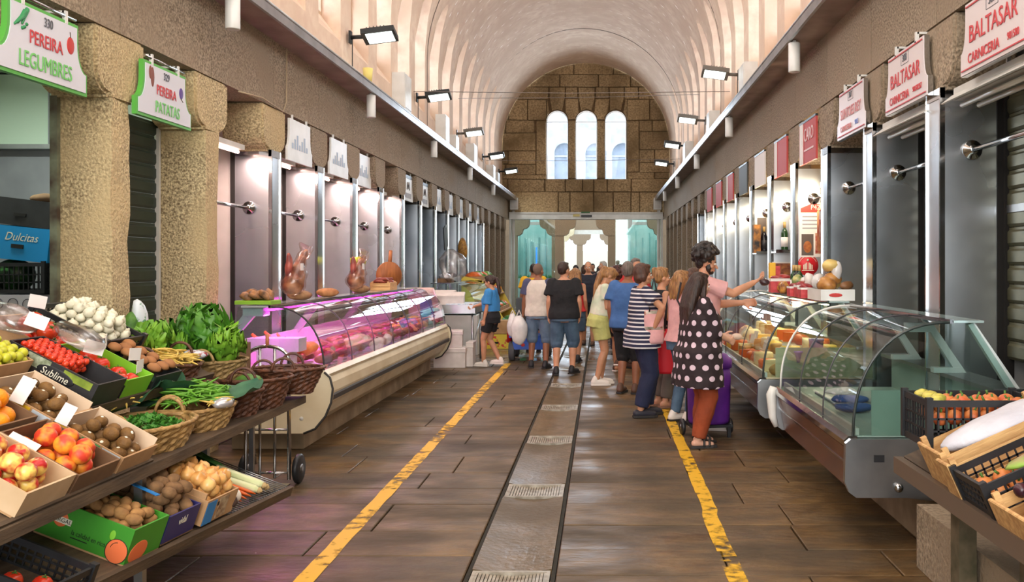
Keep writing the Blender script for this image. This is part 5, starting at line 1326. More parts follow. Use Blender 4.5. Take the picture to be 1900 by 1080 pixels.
for i in range(12):
    o = obj('sausage', MB().tube([(-.09, 0, -.01), (-.05, .01, .012), (.05, -.01, .012), (.09, 0, -.01)], [.010, .022, .022, .010], 8), sm, None, (-3.03+.04*(i % 3-1), 12.60+.028*i, 1.40+.03*(i % 2)), (0, 0, .4*i)); tag(o, 'dark red sausage in the wooden box on the left counter', 'sausage', 'sausages in the wooden box')
t = thing('wooden_board', 'round wooden board with handle leaning at the back of the left counter', 'board', (-3.12, 13.45, 1.287)); obj('disc', MB().lathe([(.001, -.012), (.2, -.012), (.2, .012), (.001, .012)], 24, Matrix.Translation((0, 0, .2)) @ Matrix.Rotation(PI/2, 4, 'Y') @ Matrix.Rotation(.9, 4, 'X')), mat('board_wood', (176, 106, 52), .5, col2=(146, 82, 38), scale=6, stretch=(6, 1, 1)), t); obj('handle', MB().tube([(0, .05, .36), (0, .12, .56)], .028, 8), mat('board_wood', (176, 106, 52), .5), t)
t = thing('loaf_of_ham', 'rounded ham end on the far part of the left counter', 'ham', (-3.05, 13.0, 1.287)); obj('piece', rough_ball((.09, .1, .07), .2, 9), ham_m, t, (0, .18, .07)); obj('cut_face', MB().lathe([(.001, 0), (.06, 0), (.06, .01), (.001, .012)], 14, Matrix.Translation((0, .06, .07)) @ Matrix.Rotation(PI/2, 4, 'X')), meats[0], t)
# mirror-like carton propped at the far end of the left case
t = thing('leaning_panel', 'shiny poster panel with blue figure leaning at the far end of the cream counter', 'panel', (-2.62, 14.42, .72)); obj('sheet', MB().prism([(-.40, 0), (.16, 0), (-.02, .56), (-.44, .56)], 'y', 0, .012), mat('poster_pale', (226, 214, 190), .2, col2=(128, 110, 100), scale=5), t, fix=True); obj('blue_print', MB().prism([(-.22, .04), (.02, .04), (-.06, .38), (-.24, .34)], 'y', -.004, -.0005), mat('poster_blue', (48, 84, 160), .3, col2=(70, 110, 180), scale=9), t, fix=True); obj('frame_edge', MB().box(-.02, .0, -.01, .015, 0, .57), alu, t, rot=(0, -.31, 0), loc=(.16, 0, 0))

# ---- stainless case nearest on the right (empty), mirrored profile
def right_case(name, label, y0, y1, xf, front, full, inside):
    t = thing(name, label, 'display case', (xf+.5, (y0+y1)/2, 0)); L = (y1-y0)/2; X = lambda v: v-.5
    def k(n, mb, m, fix=False): return obj(n, mb, m, t, fix=fix)
    k('base', MB().box(X(.50), X(.95), -L+.1, L-.1, 0, .30), wood_cream)
    pr = [(X(.06), .60), (X(.10), .33), (X(.5), .28), (X(.98), .28), (X(.98), .64), (X(.08), .64)]
    k('body', MB().prism(pr, 'y', -L+.03, L-.03), steel_d, True)
    k('front_panel', MB().prism([(X(.045), .60), (X(.02), .58), (X(.075), .31), (X(.10), .31)], 'y', -L+.03, L-.03), front, True)
    k('bumper_rail', MB().prism([(X(.05), .585), (X(.0), .60), (X(-.005), .635), (X(.02), .66), (X(.07), .66)], 'y', -L, L), steel_b, True)
    k('chrome_strip', MB().prism([(X(.048), .47), (X(.036), .475), (X(.034), .485), (X(.046), .49)], 'y', -L+.02, L-.02), steel_b, True)
    pan = [(X(-.005), .40), (X(.02), .34), (X(.06), .31), (X(.97), .31), (X(.97), .645), (X(.03), .645), (X(.0), .62)]
    k('end_panel', MB().prism(pan, 'y', -L-.02, -L+.02), steel_d, True); k('end_panel', MB().prism(pan, 'y', L-.02, L+.02), steel_d, True)
    k('socket', MB().box(X(.16), X(.22), -L-.026, -L-.02, .515, .555), black_m); k('knob', MB().ball((X(.30), -L-.03, .37), (.028, .02, .028), 12, 8), steel_b)
    C = glass_curve((X(.05), .66), (X(.62), 1.315), 14, .85)
    n = 3; w = (2*L-.04)/n
    for i in range(n):
        a = -L+.02+i*w; k('glass_pane', sheet(C, a+.004, a+w-.004), case_glass)
        if i: k('glass_joint', MB().tube([(x-.003, a, z+.003) for x, z in C], .005, 5), mat('joint_grey', (70, 66, 70), .4))
    EG = C+[(X(.74), 1.315), (X(.99), .93), (X(.99), .66)]
    k('end_glass', MB().prism(EG, 'y', -L+.012, -L+.02), teal_pale, True)
    k('glass_edge', MB().tube([(x, -L+.012, z) for x, z in C], .009, 6), mat('edge_dark', (50, 58, 56), .3)); k('glass_edge', MB().tube([(x, L-.012, z) for x, z in C], .009, 6), white_m)
    k('top_shelf', MB().box(X(.62), X(.80), -L, L, 1.312, 1.325), mat('shelf_glass_teal', (176, 200, 198), .1, .3)); k('top_rail', MB().box(X(.605), X(.625), -L, L, 1.306, 1.33), steel_b)
    for y in (-L+.05, -.25, L*.55): k('bracket', MB().prism([(X(.72), 1.30), (X(.76), 1.31), (X(1.02), .93), (X(.96), .92)], 'y', y-.02, y+.02), bracket_w, True)
    for y in (-.25, L*.55): k('bracket_foot', MB().box(X(.80), X(.98), y-.03, y+.03, .93, .965), bracket_w); k('bracket_plate', MB().box(X(.62), X(.80), y-.03, y+.03, 1.2, 1.26), bracket_w)
    k('rear_ledge', MB().box(X(.86), X(1.06), -L, L, .905, .93), steel_d); k('inner_well', MB().box(X(.08), X(.96), -L+.03, L-.03, .648, .66), inside); k('rear_panel', MB().box(X(.94), X(.96), -L+.03, L-.03, .66, .905), inside)
    k('end_inner', MB().box(X(.16), X(.94), -L+.024, -L+.03, .66, .92), inside)
    k('price_rail', MB().box(X(.07), X(.09), -L+.03, L-.03, .66, .70), alu)
    k('corner_guard', MB().tube([(X(-.012), L-.03, .66), (X(-.03), L-.03, .60), (X(-.02), L-.03, .42), (X(.01), L-.03, .34)], [.03, .042, .032, .02], 10), white_m)
    return t
bracket_w = mat('bracket_white', (206, 214, 214), .4); teal_pale = glass('end_glass', (234, 244, 241), .06, .35)
brown_f = mat('brown_front', (112, 66, 44), .25, col2=(86, 48, 32), scale=3); sea = mat('sea_green_steel', (156, 176, 166), .4, .1, col2=(138, 158, 148), scale=3)
R1 = right_case('display_case', 'empty stainless glass counter with brown front, nearest on the right', 5.27, 7.42, 1.40, brown_f, False, sea)
for i, (x, y, w, m_, lab) in enumerate(((1.75, 6.5, .25, mat('blue_cloth', (40, 84, 150), .7), 'blue cloth left in the empty right counter'), (1.80, 6.9, .2, paper_m, 'folded white paper left in the empty right counter'), (1.7, 6.15, .22, mat('blue_cloth', (40, 84, 150), .7), 'second blue cloth lying nearer in the empty right counter'))):
    o = obj('cloth', rough_ball((w*.6, w*.4, .03), .35, i+60), m_, None, (x, y, .69)); tag(o, lab, 'cloth')
o = obj('steel_tray', MB().box(-.22, .22, -.30, .30, 0, .02, ch=.005), steel_d, None, (1.85, 6.7, .66)); tag(o, 'shallow steel tray in the empty right counter', 'tray')
R2 = right_case('display_case', 'glass cheese counter with goods heaped on its top, second on the right', 7.98, 11.6, 1.36, brown_f, True, mat('cream_deck', (220, 206, 170), .5))
for i in range(3): lamp('AREA', 'cheese_light', (2.02, 8.5+1.15*i, 1.28), 7, (1, .78, .5), .06, .9)
obj('light_strip', MB().box(.12, .15, -1.7, 1.7, 1.285, 1.295), emis('warm_strip', (255, 230, 190), 8), R2)
# cheeses and packets inside, each a thing
ch = [mat('cheese_yellow', (236, 196, 92), .45, col2=(222, 176, 70), scale=6), mat('cheese_cream', (236, 222, 178), .5, col2=(220, 200, 150), scale=6), mat('cheese_rind', (196, 150, 84), .6, col2=(160, 116, 60), scale=10), mat('cheese_orange', (222, 110, 40), .4, col2=(206, 84, 34), scale=8)]
rc = random.Random(5); cn = ['yellow', 'cream', 'brown-rinded', 'orange']
for iy in range(13):
    for ix in range(3):
        y = 8.15+iy*.262; x = 1.58+.21*ix; q = rc.randrange(4) if not (iy > 3 and iy < 7 and ix == 0) else 3; kind = rc.randrange(3); h = rc.uniform(.08, .13); z = .665+.09*ix
        if kind == 0: mb = MB().lathe([(.001, 0), (.085, 0), (.095, .012), (.095, h-.012), (.085, h), (.001, h)], 16)
        elif kind == 1: mb = MB().prism([(-.1, -.09), (.1, 0), (-.1, .09)], 'z', 0, h)
        else: mb = rough_ball((.085, .09, h*.6), .15, iy); mb.v = [(a, b, c_+h*.5) for a, b, c_ in mb.v]
        if ix and iy % 2 == 0: st_ = obj('riser', MB().box(-.1, .1, -.12, .12, 0, .09*ix), mat('riser_pale', (214, 206, 190), .5), None, (x, y, .66)); tag(st_, 'pale display block under the cheeses', 'block', 'display blocks in the cheese counter')
        o = obj('cheese', mb, ch[q], None, (x, y, z), (0, 0, rc.uniform(0, 6))); tag(o, '%s piece of cheese in the second right counter' % cn[q], 'cheese', '%s cheeses in the right counter' % cn[q])
for i in range(8): card('white price card standing among the cheeses, %s from the near end' % nth(i), T3(1.62+.1*(i % 2), 8.3+.4*i, .80, -1.35, -.35), .12, .10)
# lilac tubs near the end of the cheese counter
for i, (x, y, z) in enumerate(((1.90, 8.10, .86), (1.72, 8.06, .76))):
    o = obj('lilac_tub', MB().lathe([(.055, 0), (.065, .11), (.07, .115), (.07, .13), (.001, .13)], 14), mat('lilac', (150, 130, 196), .45), None, (x, y, z)); tag(o, 'lilac plastic tub at the near end of the cheese counter, %s one' % ('upper', 'lower')[i], 'tub')
# goods on the counter top
def packet(name, label, cat, loc, dims, m, seed, rz=0, group=None):
    o = obj(name, rough_ball(dims, .22, seed, 12, 8), m, None, loc, (0, .1, rz)); return tag(o, label, cat, group)
ZT = 1.326
tr = crate('white_basin', 'white plastic basin with red oval mark on the right counter top', 'basin', Matrix.Translation((2.08, 8.32, ZT)) @ Matrix.Rotation(.0, 4, 'Z'), .30, .52, .10, white_m, white_m, th=.006); obj('red_mark', MB().ball((-.02, -.262, .05), (.06, .002, .018), 16, 6), mat('print_red', (190, 50, 44), .5), tr)
pk = [mat('bread_pack', (196, 140, 72), .4, col2=(150, 96, 48), scale=10), mat('cheese_pack', (226, 196, 120), .35), mat('brown_pack', (122, 84, 52), .45), mat('clear_pack', (214, 210, 206), .2)]
for i, (dx, dy, dz, dims, q, lab) in enumerate(((-.06, -.12, .14, (.09, .10, .07), 0, 'brown round loaf in a bag lowest in the white basin'), (.02, .02, .19, (.09, .09, .06), 0, 'tan wrapped loaf in the middle of the white basin'), (.0, .0, .31, (.08, .08, .055), 1, 'round packed cheese on top of the basin heap'),
    (.06, .16, .15, (.08, .09, .06), 1, 'yellow packet at the back of the white basin'), (.10, -.18, .13, (.10, .05, .04), 2, 'brown packet sticking out of the right of the basin'), (-.06, .2, .16, (.05, .07, .08), 3, 'clear packet standing at the far end of the basin'), (.05, -.02, .26, (.05, .05, .09), 3, 'clear bag end above the basin heap'))):
    packet('food_packet', lab, 'packet', (2.08+dx, 8.32+dy, ZT+dz), dims, pk[q], i+70, i)
rk_ = random.Random(9)
pk2 = [mat('pack_red', (170, 40, 44), .4, col2=(222, 200, 180), scale=22, lo=.55, hi=.6), mat('pack_amber', (206, 150, 70), .4, col2=(120, 70, 36), scale=18), mat('pack_white', (222, 216, 208), .35, col2=(180, 60, 60), scale=20, lo=.6, hi=.64), mat('pack_green', (70, 120, 70), .4, col2=(200, 190, 120), scale=18)]
for i in range(22):
    w_, d_, h_ = rk_.uniform(.03, .06), rk_.uniform(.04, .07), rk_.uniform(.03, .085)
    o = obj('food_packet', rough_ball((w_, d_, h_), .3, i+90, 12, 9), pk2[i % 4], None, (rk_.uniform(1.98, 2.12) if i < 14 else rk_.uniform(2.0, 2.2), 8.62+.105*i, ZT+h_*.9+(.10 if i < 8 else 0)), (0, rk_.uniform(-.3, .3), rk_.uniform(0, 3))); tag(o, 'small coloured packet in the clutter on top of the cheese counter', 'packet', 'packets on the cheese counter')
redb = mat('red_pack', (176, 36, 48), .4, col2=(206, 80, 84), scale=16)
for i, (x, y, w, h, lab) in enumerate(((1.98, 8.80, .16, .10, 'small red fruit box nearest the white basin'), (2.0, 9.02, .18, .12, 'red fruit box in the middle of the counter top'), (1.97, 9.26, .16, .10, 'red fruit box beside the curly-haired customer'), (2.06, 10.5, .26, .16, 'stack of red and white packs far along the counter'))):
    t = thing('red_box', lab, 'box', (x, y, ZT)); obj('carton', MB().box(-w*.5, w*.5, -.08, .08, 0, h), redb, t); obj('white_edge', MB().box(-w*.5-.002, w*.5+.002, -.082, .082, h*.8, h), paper_m, t)
    o = obj('fruit_heap', rough_ball((w*.45, .075, .04), .4, i), mat('berry_red', (120, 20, 30), .3, col2=(170, 60, 60), scale=26), t, (0, 0, h))
for i in range(6):
    o = obj('jam_jar', MB().lathe([(.028, 0), (.03, .005), (.03, .08), (.024, .09), (.026, .09), (.026, .11), (.001, .112)], 12), mat('jam_dark', (70, 22, 26), .25, col2=(110, 40, 30), scale=9), None, (2.14, 8.72+.11*i, ZT)); tag(o, 'small dark jam jar in the row behind the red boxes', 'jar', 'jam jars on the right counter')
bot_g = mat('bottle_green', (34, 66, 34), .12); bot_b = mat('bottle_black', (18, 18, 24), .15)
def bottle(label, loc, m, lab_m=paper_m, s=1.):
    t = thing('wine_bottle', label, 'bottle', loc); t.scale = (s, s, s)
    obj('glass_body', MB().lathe([(.001, 0), (.037, 0), (.038, .01), (.038, .19), (.03, .22), (.014, .245), (.0135, .30), (.015, .302), (.015, .31), (.001, .31)], 14), m, t); obj('paper_label', MB().lathe([(.0385, .05), (.0388, .05), (.0388, .15), (.0385, .15)], 14), lab_m, t); obj('capsule', MB().lathe([(.015, .25), (.0155, .25), (.0155, .312), (.001, .313)], 12), mat('capsule_gold', (196, 160, 96), .4), t)
# posters, sticker and shelves on the steel pillars of the lit stalls (pillar faces look towards the camera)
y3 = YRK(3)-.014; x3 = 2.28
po = thing('poster', 'white poster with red header and food pictures on the first lit steel pillar', 'poster', (2.44, y3, 1.65)); obj('sheet', MB().box(-.135, .135, -.004, 0, .08, .72), paper_m, po)
obj('red_header', MB().prism([(-.12, .60), (.10, .60), (.10, .70), (-.0, .70), (-.12, .65)], 'y', -.0052, -.0042), mat('poster_red', (216, 52, 36), .5), po, fix=True); text('P42', .08, label_m, po, (.05, -.006, .66), (PI/2, 0, 0), .9, .0004)
for i in range(4): obj('print_line', MB().box(-.10, .09, -.0052, -.0042, .41+.045*i, .425+.045*i), mat('grey_print', (150, 150, 156), .6), po)
obj('food_picture', MB().box(-.11, .03, -.0052, -.0042, .10, .35), mat('picture_dark', (96, 84, 76), .5), po); obj('food_print', MB().ball((-.04, -.005, .2), (.05, .0014, .07), 14, 8), mat('ham_print', (186, 116, 52), .5, col2=(150, 80, 36), scale=20), po)
obj('food_picture', MB().box(.05, .13, -.0052, -.0042, .12, .36), mat('picture_pale', (206, 176, 140), .5, col2=(160, 40, 36), scale=18), po)
stk = thing('round_sticker', 'round red sticker with a white open book emblem on the lit steel pillar', 'sticker', (2.405, y3, 1.635)); Mr = Matrix.Rotation(PI/2, 4, 'X')
obj('disc', MB().lathe([(.001, 0), (.122, 0), (.122, .003), (.001, .003)], 36, Mr), mat('sticker_red', (206, 30, 44), .4), stk)
for s in (-1, 1):
    for i in range(3): obj('page_print', MB().prism([(s*(.008+.017*i), -.05+.0*i), (s*(.020+.017*i), -.05), (s*(.020+.017*i), .028-.012*i), (s*(.008+.017*i), .036-.012*i)], 'y', -.0046, -.0034), label_m, stk, fix=True)
obj('base_print', MB().box(-.07, .07, -.0046, -.0034, -.064, -.056), label_m, stk); obj('star_print', MB().lathe([(.001, 0), (.016, 0), (.001, .001)], 6, Matrix.Translation((0, -.0036, .06)) @ Mr), label_m, stk); obj('rim_text', MB().tube([(.105*math.cos(a), -.0036, .105*math.sin(a)) for a in [PI*(.12+.76*i/16) for i in range(17)]], .0035, 4), label_m, stk)
# hanging sausages and packets
def hang(label, loc, r, h, m, lab=True):
    t = thing('hanging_sausage', label, 'sausage', loc); obj('sausage', MB().tube([(0, 0, 0), (0, 0, -.03), (.005, 0, -h*.5), (0, 0, -h+.04), (0, 0, -h)], [.006, r, r*1.1, r, .006], 10), m, t); obj('string', MB().tube([(0, 0, 0), (0, 0, .14)], .003, 4), paper_m, t)
    if lab: obj('white_label', MB().box(-r*1.2, r*1.2, -r*1.25, -r*1.15, -.14, -.05), paper_m, t)
hang('dark red hanging sausage with white label beside the poster pillar', (2.47, 11.0, 2.28), .045, .55, mat('dark_sausage', (96, 26, 34), .4)); hang('second dark hanging sausage further in the lit bay', (2.47, 11.45, 2.28), .04, .5, mat('dark_sausage', (96, 26, 34), .4), False)
hang('pale wrapped ham piece hanging on the rail above the poster', (2.47, 10.15, 2.28), .06, .40, mat('pale_ham', (214, 190, 170), .35, col2=(160, 60, 50), scale=9)); hang('red dried meat hanging by the poster', (2.48, 10.35, 2.28), .045, .5, mat('dried_red', (150, 50, 36), .45, col2=(206, 150, 100), scale=9), False)
for k, (z, items) in ((4, (1.80, 2)), (5, (1.80, 2))):
    yy = YRK(k)-.02
    t = thing('wall_shelf', 'small steel shelf on the %s lit steel pillar' % ('second' if k == 4 else 'third'), 'shelf', (2.46, yy, z)); obj('board', MB().box(-.17, .17, -.16, 0, 0, .015), steel_b, t); obj('lip', MB().box(-.17, .17, -.165, -.155, 0, .04), steel_b, t)
    bottle('dark wine bottle with pale label on the %s pillar shelf' % ('second' if k == 4 else 'third'), (2.42, yy-.08, z+.016), bot_g if k == 4 else bot_b, paper_m if k == 4 else mat('black_label', (40, 40, 46), .5), 1.25)
    if k == 4: o = obj('paper_roll', MB().lathe([(.001, 0), (.062, 0), (.062, .42), (.02, .425), (.001, .4)], 18), paper_m, None, (2.545, yy-.08, z+.016)); tag(o, 'tall white kitchen paper roll on the pillar shelf', 'paper roll')
    else: o = obj('wine_carton', MB().box(-.05, .05, -.05, .05, 0, .42), mat('carton_print', (36, 36, 38), .5, col2=(196, 130, 50), scale=9), None, (2.31, yy-.08, z+.016)); tag(o, 'black and amber bottle carton on the third pillar shelf', 'carton')
t = thing('picture_frame', 'small framed notice on the third lit pillar', 'frame', (2.40, YRK(5)-.016, 1.9)); obj('frame', MB().box(-.1, .1, -.012, 0, 0, .5), paper_m, t); obj('picture', MB().box(-.07, .07, -.014, -.012, .04, .44), mat('picture_dark', (96, 84, 76), .5), t)
t = thing('picture_frame', 'framed food picture standing behind the counter goods', 'frame', (2.45, YRK(4)-.02, 1.42)); obj('frame', MB().box(-.18, .18, -.012, 0, 0, .26), paper_m, t); obj('picture', MB().box(-.16, .16, -.014, -.012, .02, .24), mat('picture_food', (186, 120, 60), .5, col2=(110, 50, 36), scale=14), t)
for i, (x, y, m_) in enumerate(((2.2, 10.05, bot_b), (2.2, 10.2, bot_g), (2.2, 9.9, bot_g))): bottle('wine bottle standing behind the goods, %s in the group' % nth(i), (x-.06, y, ZT), m_)
for i, (x, h, m_, lab) in enumerate(((2.02, .34, mat('yellow_pack', (226, 176, 40), .45), 'tall yellow pack standing on the far counter top'), (2.10, .30, redb, 'tall red pack standing on the far counter top'), (2.14, .18, mat('yellow_pack', (226, 176, 40), .45), 'short yellow tin on the far counter top'))):
    o = obj('tall_pack', MB().box(-.035, .035, -.035, .035, 0, h, ch=.004), m_, None, (x, 10.85+.12*i, ZT)); tag(o, lab, 'packet')
# cartons and crates on the floor under the right counters
for i, (x, y, w, d, h, m_, lab) in enumerate(((1.72, 12.3, .4, .3, .42, paper_m, 'white carton with round hand hole on the floor beyond the cheese counter'), (1.62, 12.75, .4, .3, .3, card_m, 'brown carton on the floor beyond the white carton'), (1.45, 11.95, .3, .2, .2, card_d, 'low brown carton on the floor at the counter foot'))):
    closed_box('floor_carton', lab, Matrix.Translation((x, y, 0.0)), w, d, h, m_)

# ============================================================ RIGHT CRATES (front right)
RS = lambda s, y, l=0.: Matrix.Translation((1.44+s*math.cos(.42), y, .735+s*math.sin(.42))) @ Matrix.Rotation(-.42, 4, 'Y') @ Matrix.Translation((0, 0, l))
rs = thing('crate_stand', 'long low dark stand under the slanted crates in the front right corner', 'stand', (1.8, 3.6, 0))
def rk(o, M=Matrix()): o.parent = rs; o.matrix_local = Matrix.Translation((-1.8, -3.6, 0)) @ M
rk(obj('front_rail', MB().box(1.39, 1.43, 2.7, 4.36, .66, .735), mat('rail_brown', (108, 92, 78), .5, .3))); rk(obj('slope_board', MB().box(0, .9, -.85, .82, -.02, -.002), wood_d), RS(0, 3.55)); rk(obj('rear_board', MB().box(2.2, 2.24, 2.7, 4.36, 0, 1.05), wood_d))
for y in (2.8, 3.5, 4.2):
    rk(obj('post', MB().box(1.62, 1.70, y-.05, y+.05, 0, .74), mat('stone_post', (110, 96, 74), .8, col2=(70, 66, 44), scale=9)))
    rk(obj('cross_bar', MB().box(1.43, 1.66, y-.03, y+.03, .64, .69), wood_d))
rk(obj('stone_step', MB().box(1.72, 2.3, 2.6, 5.0, 0, .34), granite))
lattice_crate('fruit_crate', 'black plastic crate of orange peppers, farthest of the right front crates', RS(.24, 4.10, .0) @ Matrix.Rotation(.42, 4, 'Y') @ Matrix.Translation((0, 0, .02)), .50, .32, .21)
Mq = RS(.24, 4.10) @ Matrix.Rotation(.42, 4, 'Y') @ Matrix.Translation((0, 0, .02)); pile(P_ORF, Mq, .46, .28, .09, .035, 2, 'orange_pepper', 'small orange-red pepper in the farthest black crate on the right', 'pepper', 'orange peppers on the right', heap=.03)
for i in range(5):
    o = obj('yellow_squash', rough_ball((.035, .028, .026), .25, i), mat('squash_yellow', (206, 190, 90), .5, col2=(150, 150, 60), scale=30), None); o.matrix_world = Mq @ T3(-.19+.02*(i % 2), -.1+.05*i, .20); tag(o, 'knobbly yellow squash at the left end of the black pepper crate', 'squash', 'yellow squash in the pepper crate')
wood_crate('fruit_crate', 'pale wooden crate lined with white paper, second of the right front crates', RS(.25, 3.80, .002), .52, .27, .17); wood_crate('fruit_crate', 'pale wooden crate leaning in front of the paper-lined one', RS(.22, 3.62, .002), .50, .12, .16)
sat = mat('tissue_white', (202, 202, 210), .7, col2=(186, 186, 196), scale=5, bump=.5, bscale=18)
def tissue(label, M, rx, ry, h, seed):
    o = obj('tissue_paper', rough_ball((rx, ry, h), .35, seed, 18, 12), sat); o.matrix_world = M; tag(o, label, 'paper')
tissue('white tissue paper bulging out of the second wooden crate', RS(.30, 3.80, .15), .26, .12, .05, 4)
lattice_crate('fruit_crate', 'black slatted crate of orange fruit with a green packet, third of the right front crates', RS(.23, 3.42, .002), .50, .28, .14)
pile(P_ORF, RS(.23, 3.42), .46, .24, .02, .035, 1, 'orange_fruit', 'orange fruit at the bottom of the black slatted crate', 'fruit', 'orange fruit in the slatted crate')
o = obj('leaf_packet', rough_ball((.20, .07, .02), .2, 9), mat('packet_green', (130, 176, 60), .5, col2=(176, 130, 110), scale=9)); o.matrix_world = RS(.30, 3.36, .13); tag(o, 'long green packet lying on the black slatted crate', 'packet')
wood_crate('fruit_crate', 'wooden crate of dark plums in white tissue, nearest of the right crates', RS(.22, 3.06, .002), .50, .34, .11)
tissue('white tissue paper under the dark plums', RS(.22, 3.06, .06), .22, .14, .03, 8)
pile(P_DARK, RS(.24, 3.06), .42, .28, .085, .028, 1, 'dark_plum', 'dark purple plum in the nearest wooden crate', 'plum', 'dark plums on the right', maxn=40)
# ============================================================ PEOPLE
def skin(n, c): return mat('skin_'+n, c, .5, col2=tuple(int(v*.93) for v in c), scale=9, sss=0.)
SK_T = skin('tan', (196, 142, 108)); SK_P = skin('pale', (222, 172, 146)); SK_D = skin('brown', (150, 98, 70)); SK_M = skin('mid', (206, 150, 118))
def hairm(n, c, d): return mat('hair_'+n, c, .45, col2=d, scale=60, stretch=(1, 1, .12), bump=.5, bscale=70)
H_BLK = hairm('black', (38, 28, 24), (22, 16, 14)); H_BRN = hairm('brown', (88, 54, 36), (56, 34, 24)); H_BLD = hairm('blonde', (172, 126, 76), (120, 82, 48)); H_GRY = hairm('grey', (124, 112, 104), (86, 76, 70)); H_WHT = hairm('white', (206, 202, 196), (170, 166, 160)); H_RED = hairm('auburn', (82, 36, 30), (52, 22, 20)); H_DBR = hairm('dark_brown', (62, 40, 30), (36, 24, 20))
def cloth(n, c, k=.9): return mat('cloth_'+n, c, .85, col2=tuple(int(v*k) for v in c), scale=7, bump=.15, bscale=60)
def stripes(n, c1, c2, period, frac):
    m = mat('cloth_'+n, c1, .85); nt = m.node_tree; N = nt.nodes; L = nt.links
    tc = N.new('ShaderNodeTexCoord'); sp = N.new('ShaderNodeSeparateXYZ'); L.new(tc.outputs['Object'], sp.inputs[0])
    a = N.new('ShaderNodeMath'); a.operation = 'MULTIPLY'; a.inputs[1].default_value = 1/period; L.new(sp.outputs[2], a.inputs[0])
    f = N.new('ShaderNodeMath'); f.operation = 'FRACT'; L.new(a.outputs[0], f.inputs[0])
    g = N.new('ShaderNodeMath'); g.operation = 'LESS_THAN'; g.inputs[1].default_value = frac; L.new(f.outputs[0], g.inputs[0])
    x = N.new('ShaderNodeMix'); x.data_type = 'RGBA'; x.inputs[6].default_value = lin(c1)+(1,); x.inputs[7].default_value = lin(c2)+(1,)
    L.new(g.outputs[0], x.inputs[0]); L.new(x.outputs[2], N['Principled BSDF'].inputs['Base Color']); return m
def dots(n, c1, c2, pitch=.118, r=.25):
    """printed dots wrapped round the figure: (angle, height) grid, every second row shifted"""
    m = mat('cloth_'+n, c1, .8); nt = m.node_tree; N = nt.nodes; L = nt.links
    tc = N.new('ShaderNodeTexCoord'); sp = N.new('ShaderNodeSeparateXYZ'); L.new(tc.outputs['Object'], sp.inputs[0])
    def M(op, a, b=None):
        q = N.new('ShaderNodeMath'); q.operation = op
        for i, v in enumerate((a, b)):
            if v is None: continue
            if isinstance(v, (int, float)): q.inputs[i].default_value = v
            else: L.new(v, q.inputs[i])
        return q.outputs[0]
    ang = M('MULTIPLY', M('ARCTAN2', sp.outputs[0], sp.outputs[1]), .26/pitch)
    z = M('MULTIPLY', sp.outputs[2], 1/pitch*1.1)
    row = M('FLOOR', z); u = M('ADD', ang, M('MULTIPLY', row, .5))
    du = M('SUBTRACT', M('FRACT', M('ADD', u, 100.)), .5); dv = M('SUBTRACT', M('FRACT', z), .5)
    d = M('SQRT', M('ADD', M('MULTIPLY', du, du), M('MULTIPLY', dv, dv)))
    x = N.new('ShaderNodeMix'); x.data_type = 'RGBA'; x.inputs[6].default_value = lin(c1)+(1,); x.inputs[7].default_value = lin(c2)+(1,)
    L.new(M('LESS_THAN', d, r), x.inputs[0]); L.new(x.outputs[2], N['Principled BSDF'].inputs['Base Color']); return m
BAKE = []
CLOUD = bpy.data.textures.new('folds', 'CLOUDS'); CLOUD.noise_scale = .13
CURL = bpy.data.textures.new('curls', 'CLOUDS'); CURL.noise_scale = .03
def grown(name, mb, m, parent, vox, smooth=5, disp=0., tex=None):
    o = obj(name, mb, m, parent)
    r = o.modifiers.new('remesh', 'REMESH'); r.mode = 'VOXEL'; r.voxel_size = vox; r.use_smooth_shade = True
    s = o.modifiers.new('smooth', 'SMOOTH'); s.iterations = smooth; s.factor = .5
    if disp:
        d = o.modifiers.new('folds', 'DISPLACE'); d.texture = tex or CLOUD; d.strength = disp; d.mid_level = .5; d.texture_coords = 'LOCAL'
    BAKE.append(o); return o
def loft(mb, secs, M, seg=20, cap=True):
    vs = []; fs = []; n = len(secs)
    for (z, rx, ry, yo) in secs:
        for k in range(seg):
            a = 2*PI*k/seg; c, s = math.cos(a), math.sin(a); e = .82
            vs.append(M @ Vector((rx*math.copysign(abs(c)**e, c), yo+ry*math.copysign(abs(s)**e, s), z)))
    for i in range(n-1):
        for k in range(seg): k2 = (k+1) % seg; fs.append((i*seg+k, i*seg+k2, (i+1)*seg+k2, (i+1)*seg+k))
    fs += [list(range(seg))[::-1], [(n-1)*seg+k for k in range(seg)]]
    mb.add(vs, fs, True)
def two_bone(a, c, l1, l2, hint):
    d = c-a; L = max(1e-4, min(d.length, l1+l2-.002)); u = d.normalized(); x = (l1*l1-l2*l2+L*L)/(2*L); h = math.sqrt(max(0, l1*l1-x*x))
    n = hint-u*hint.dot(u); n.normalize(); return a+u*x+n*h, a+u*L
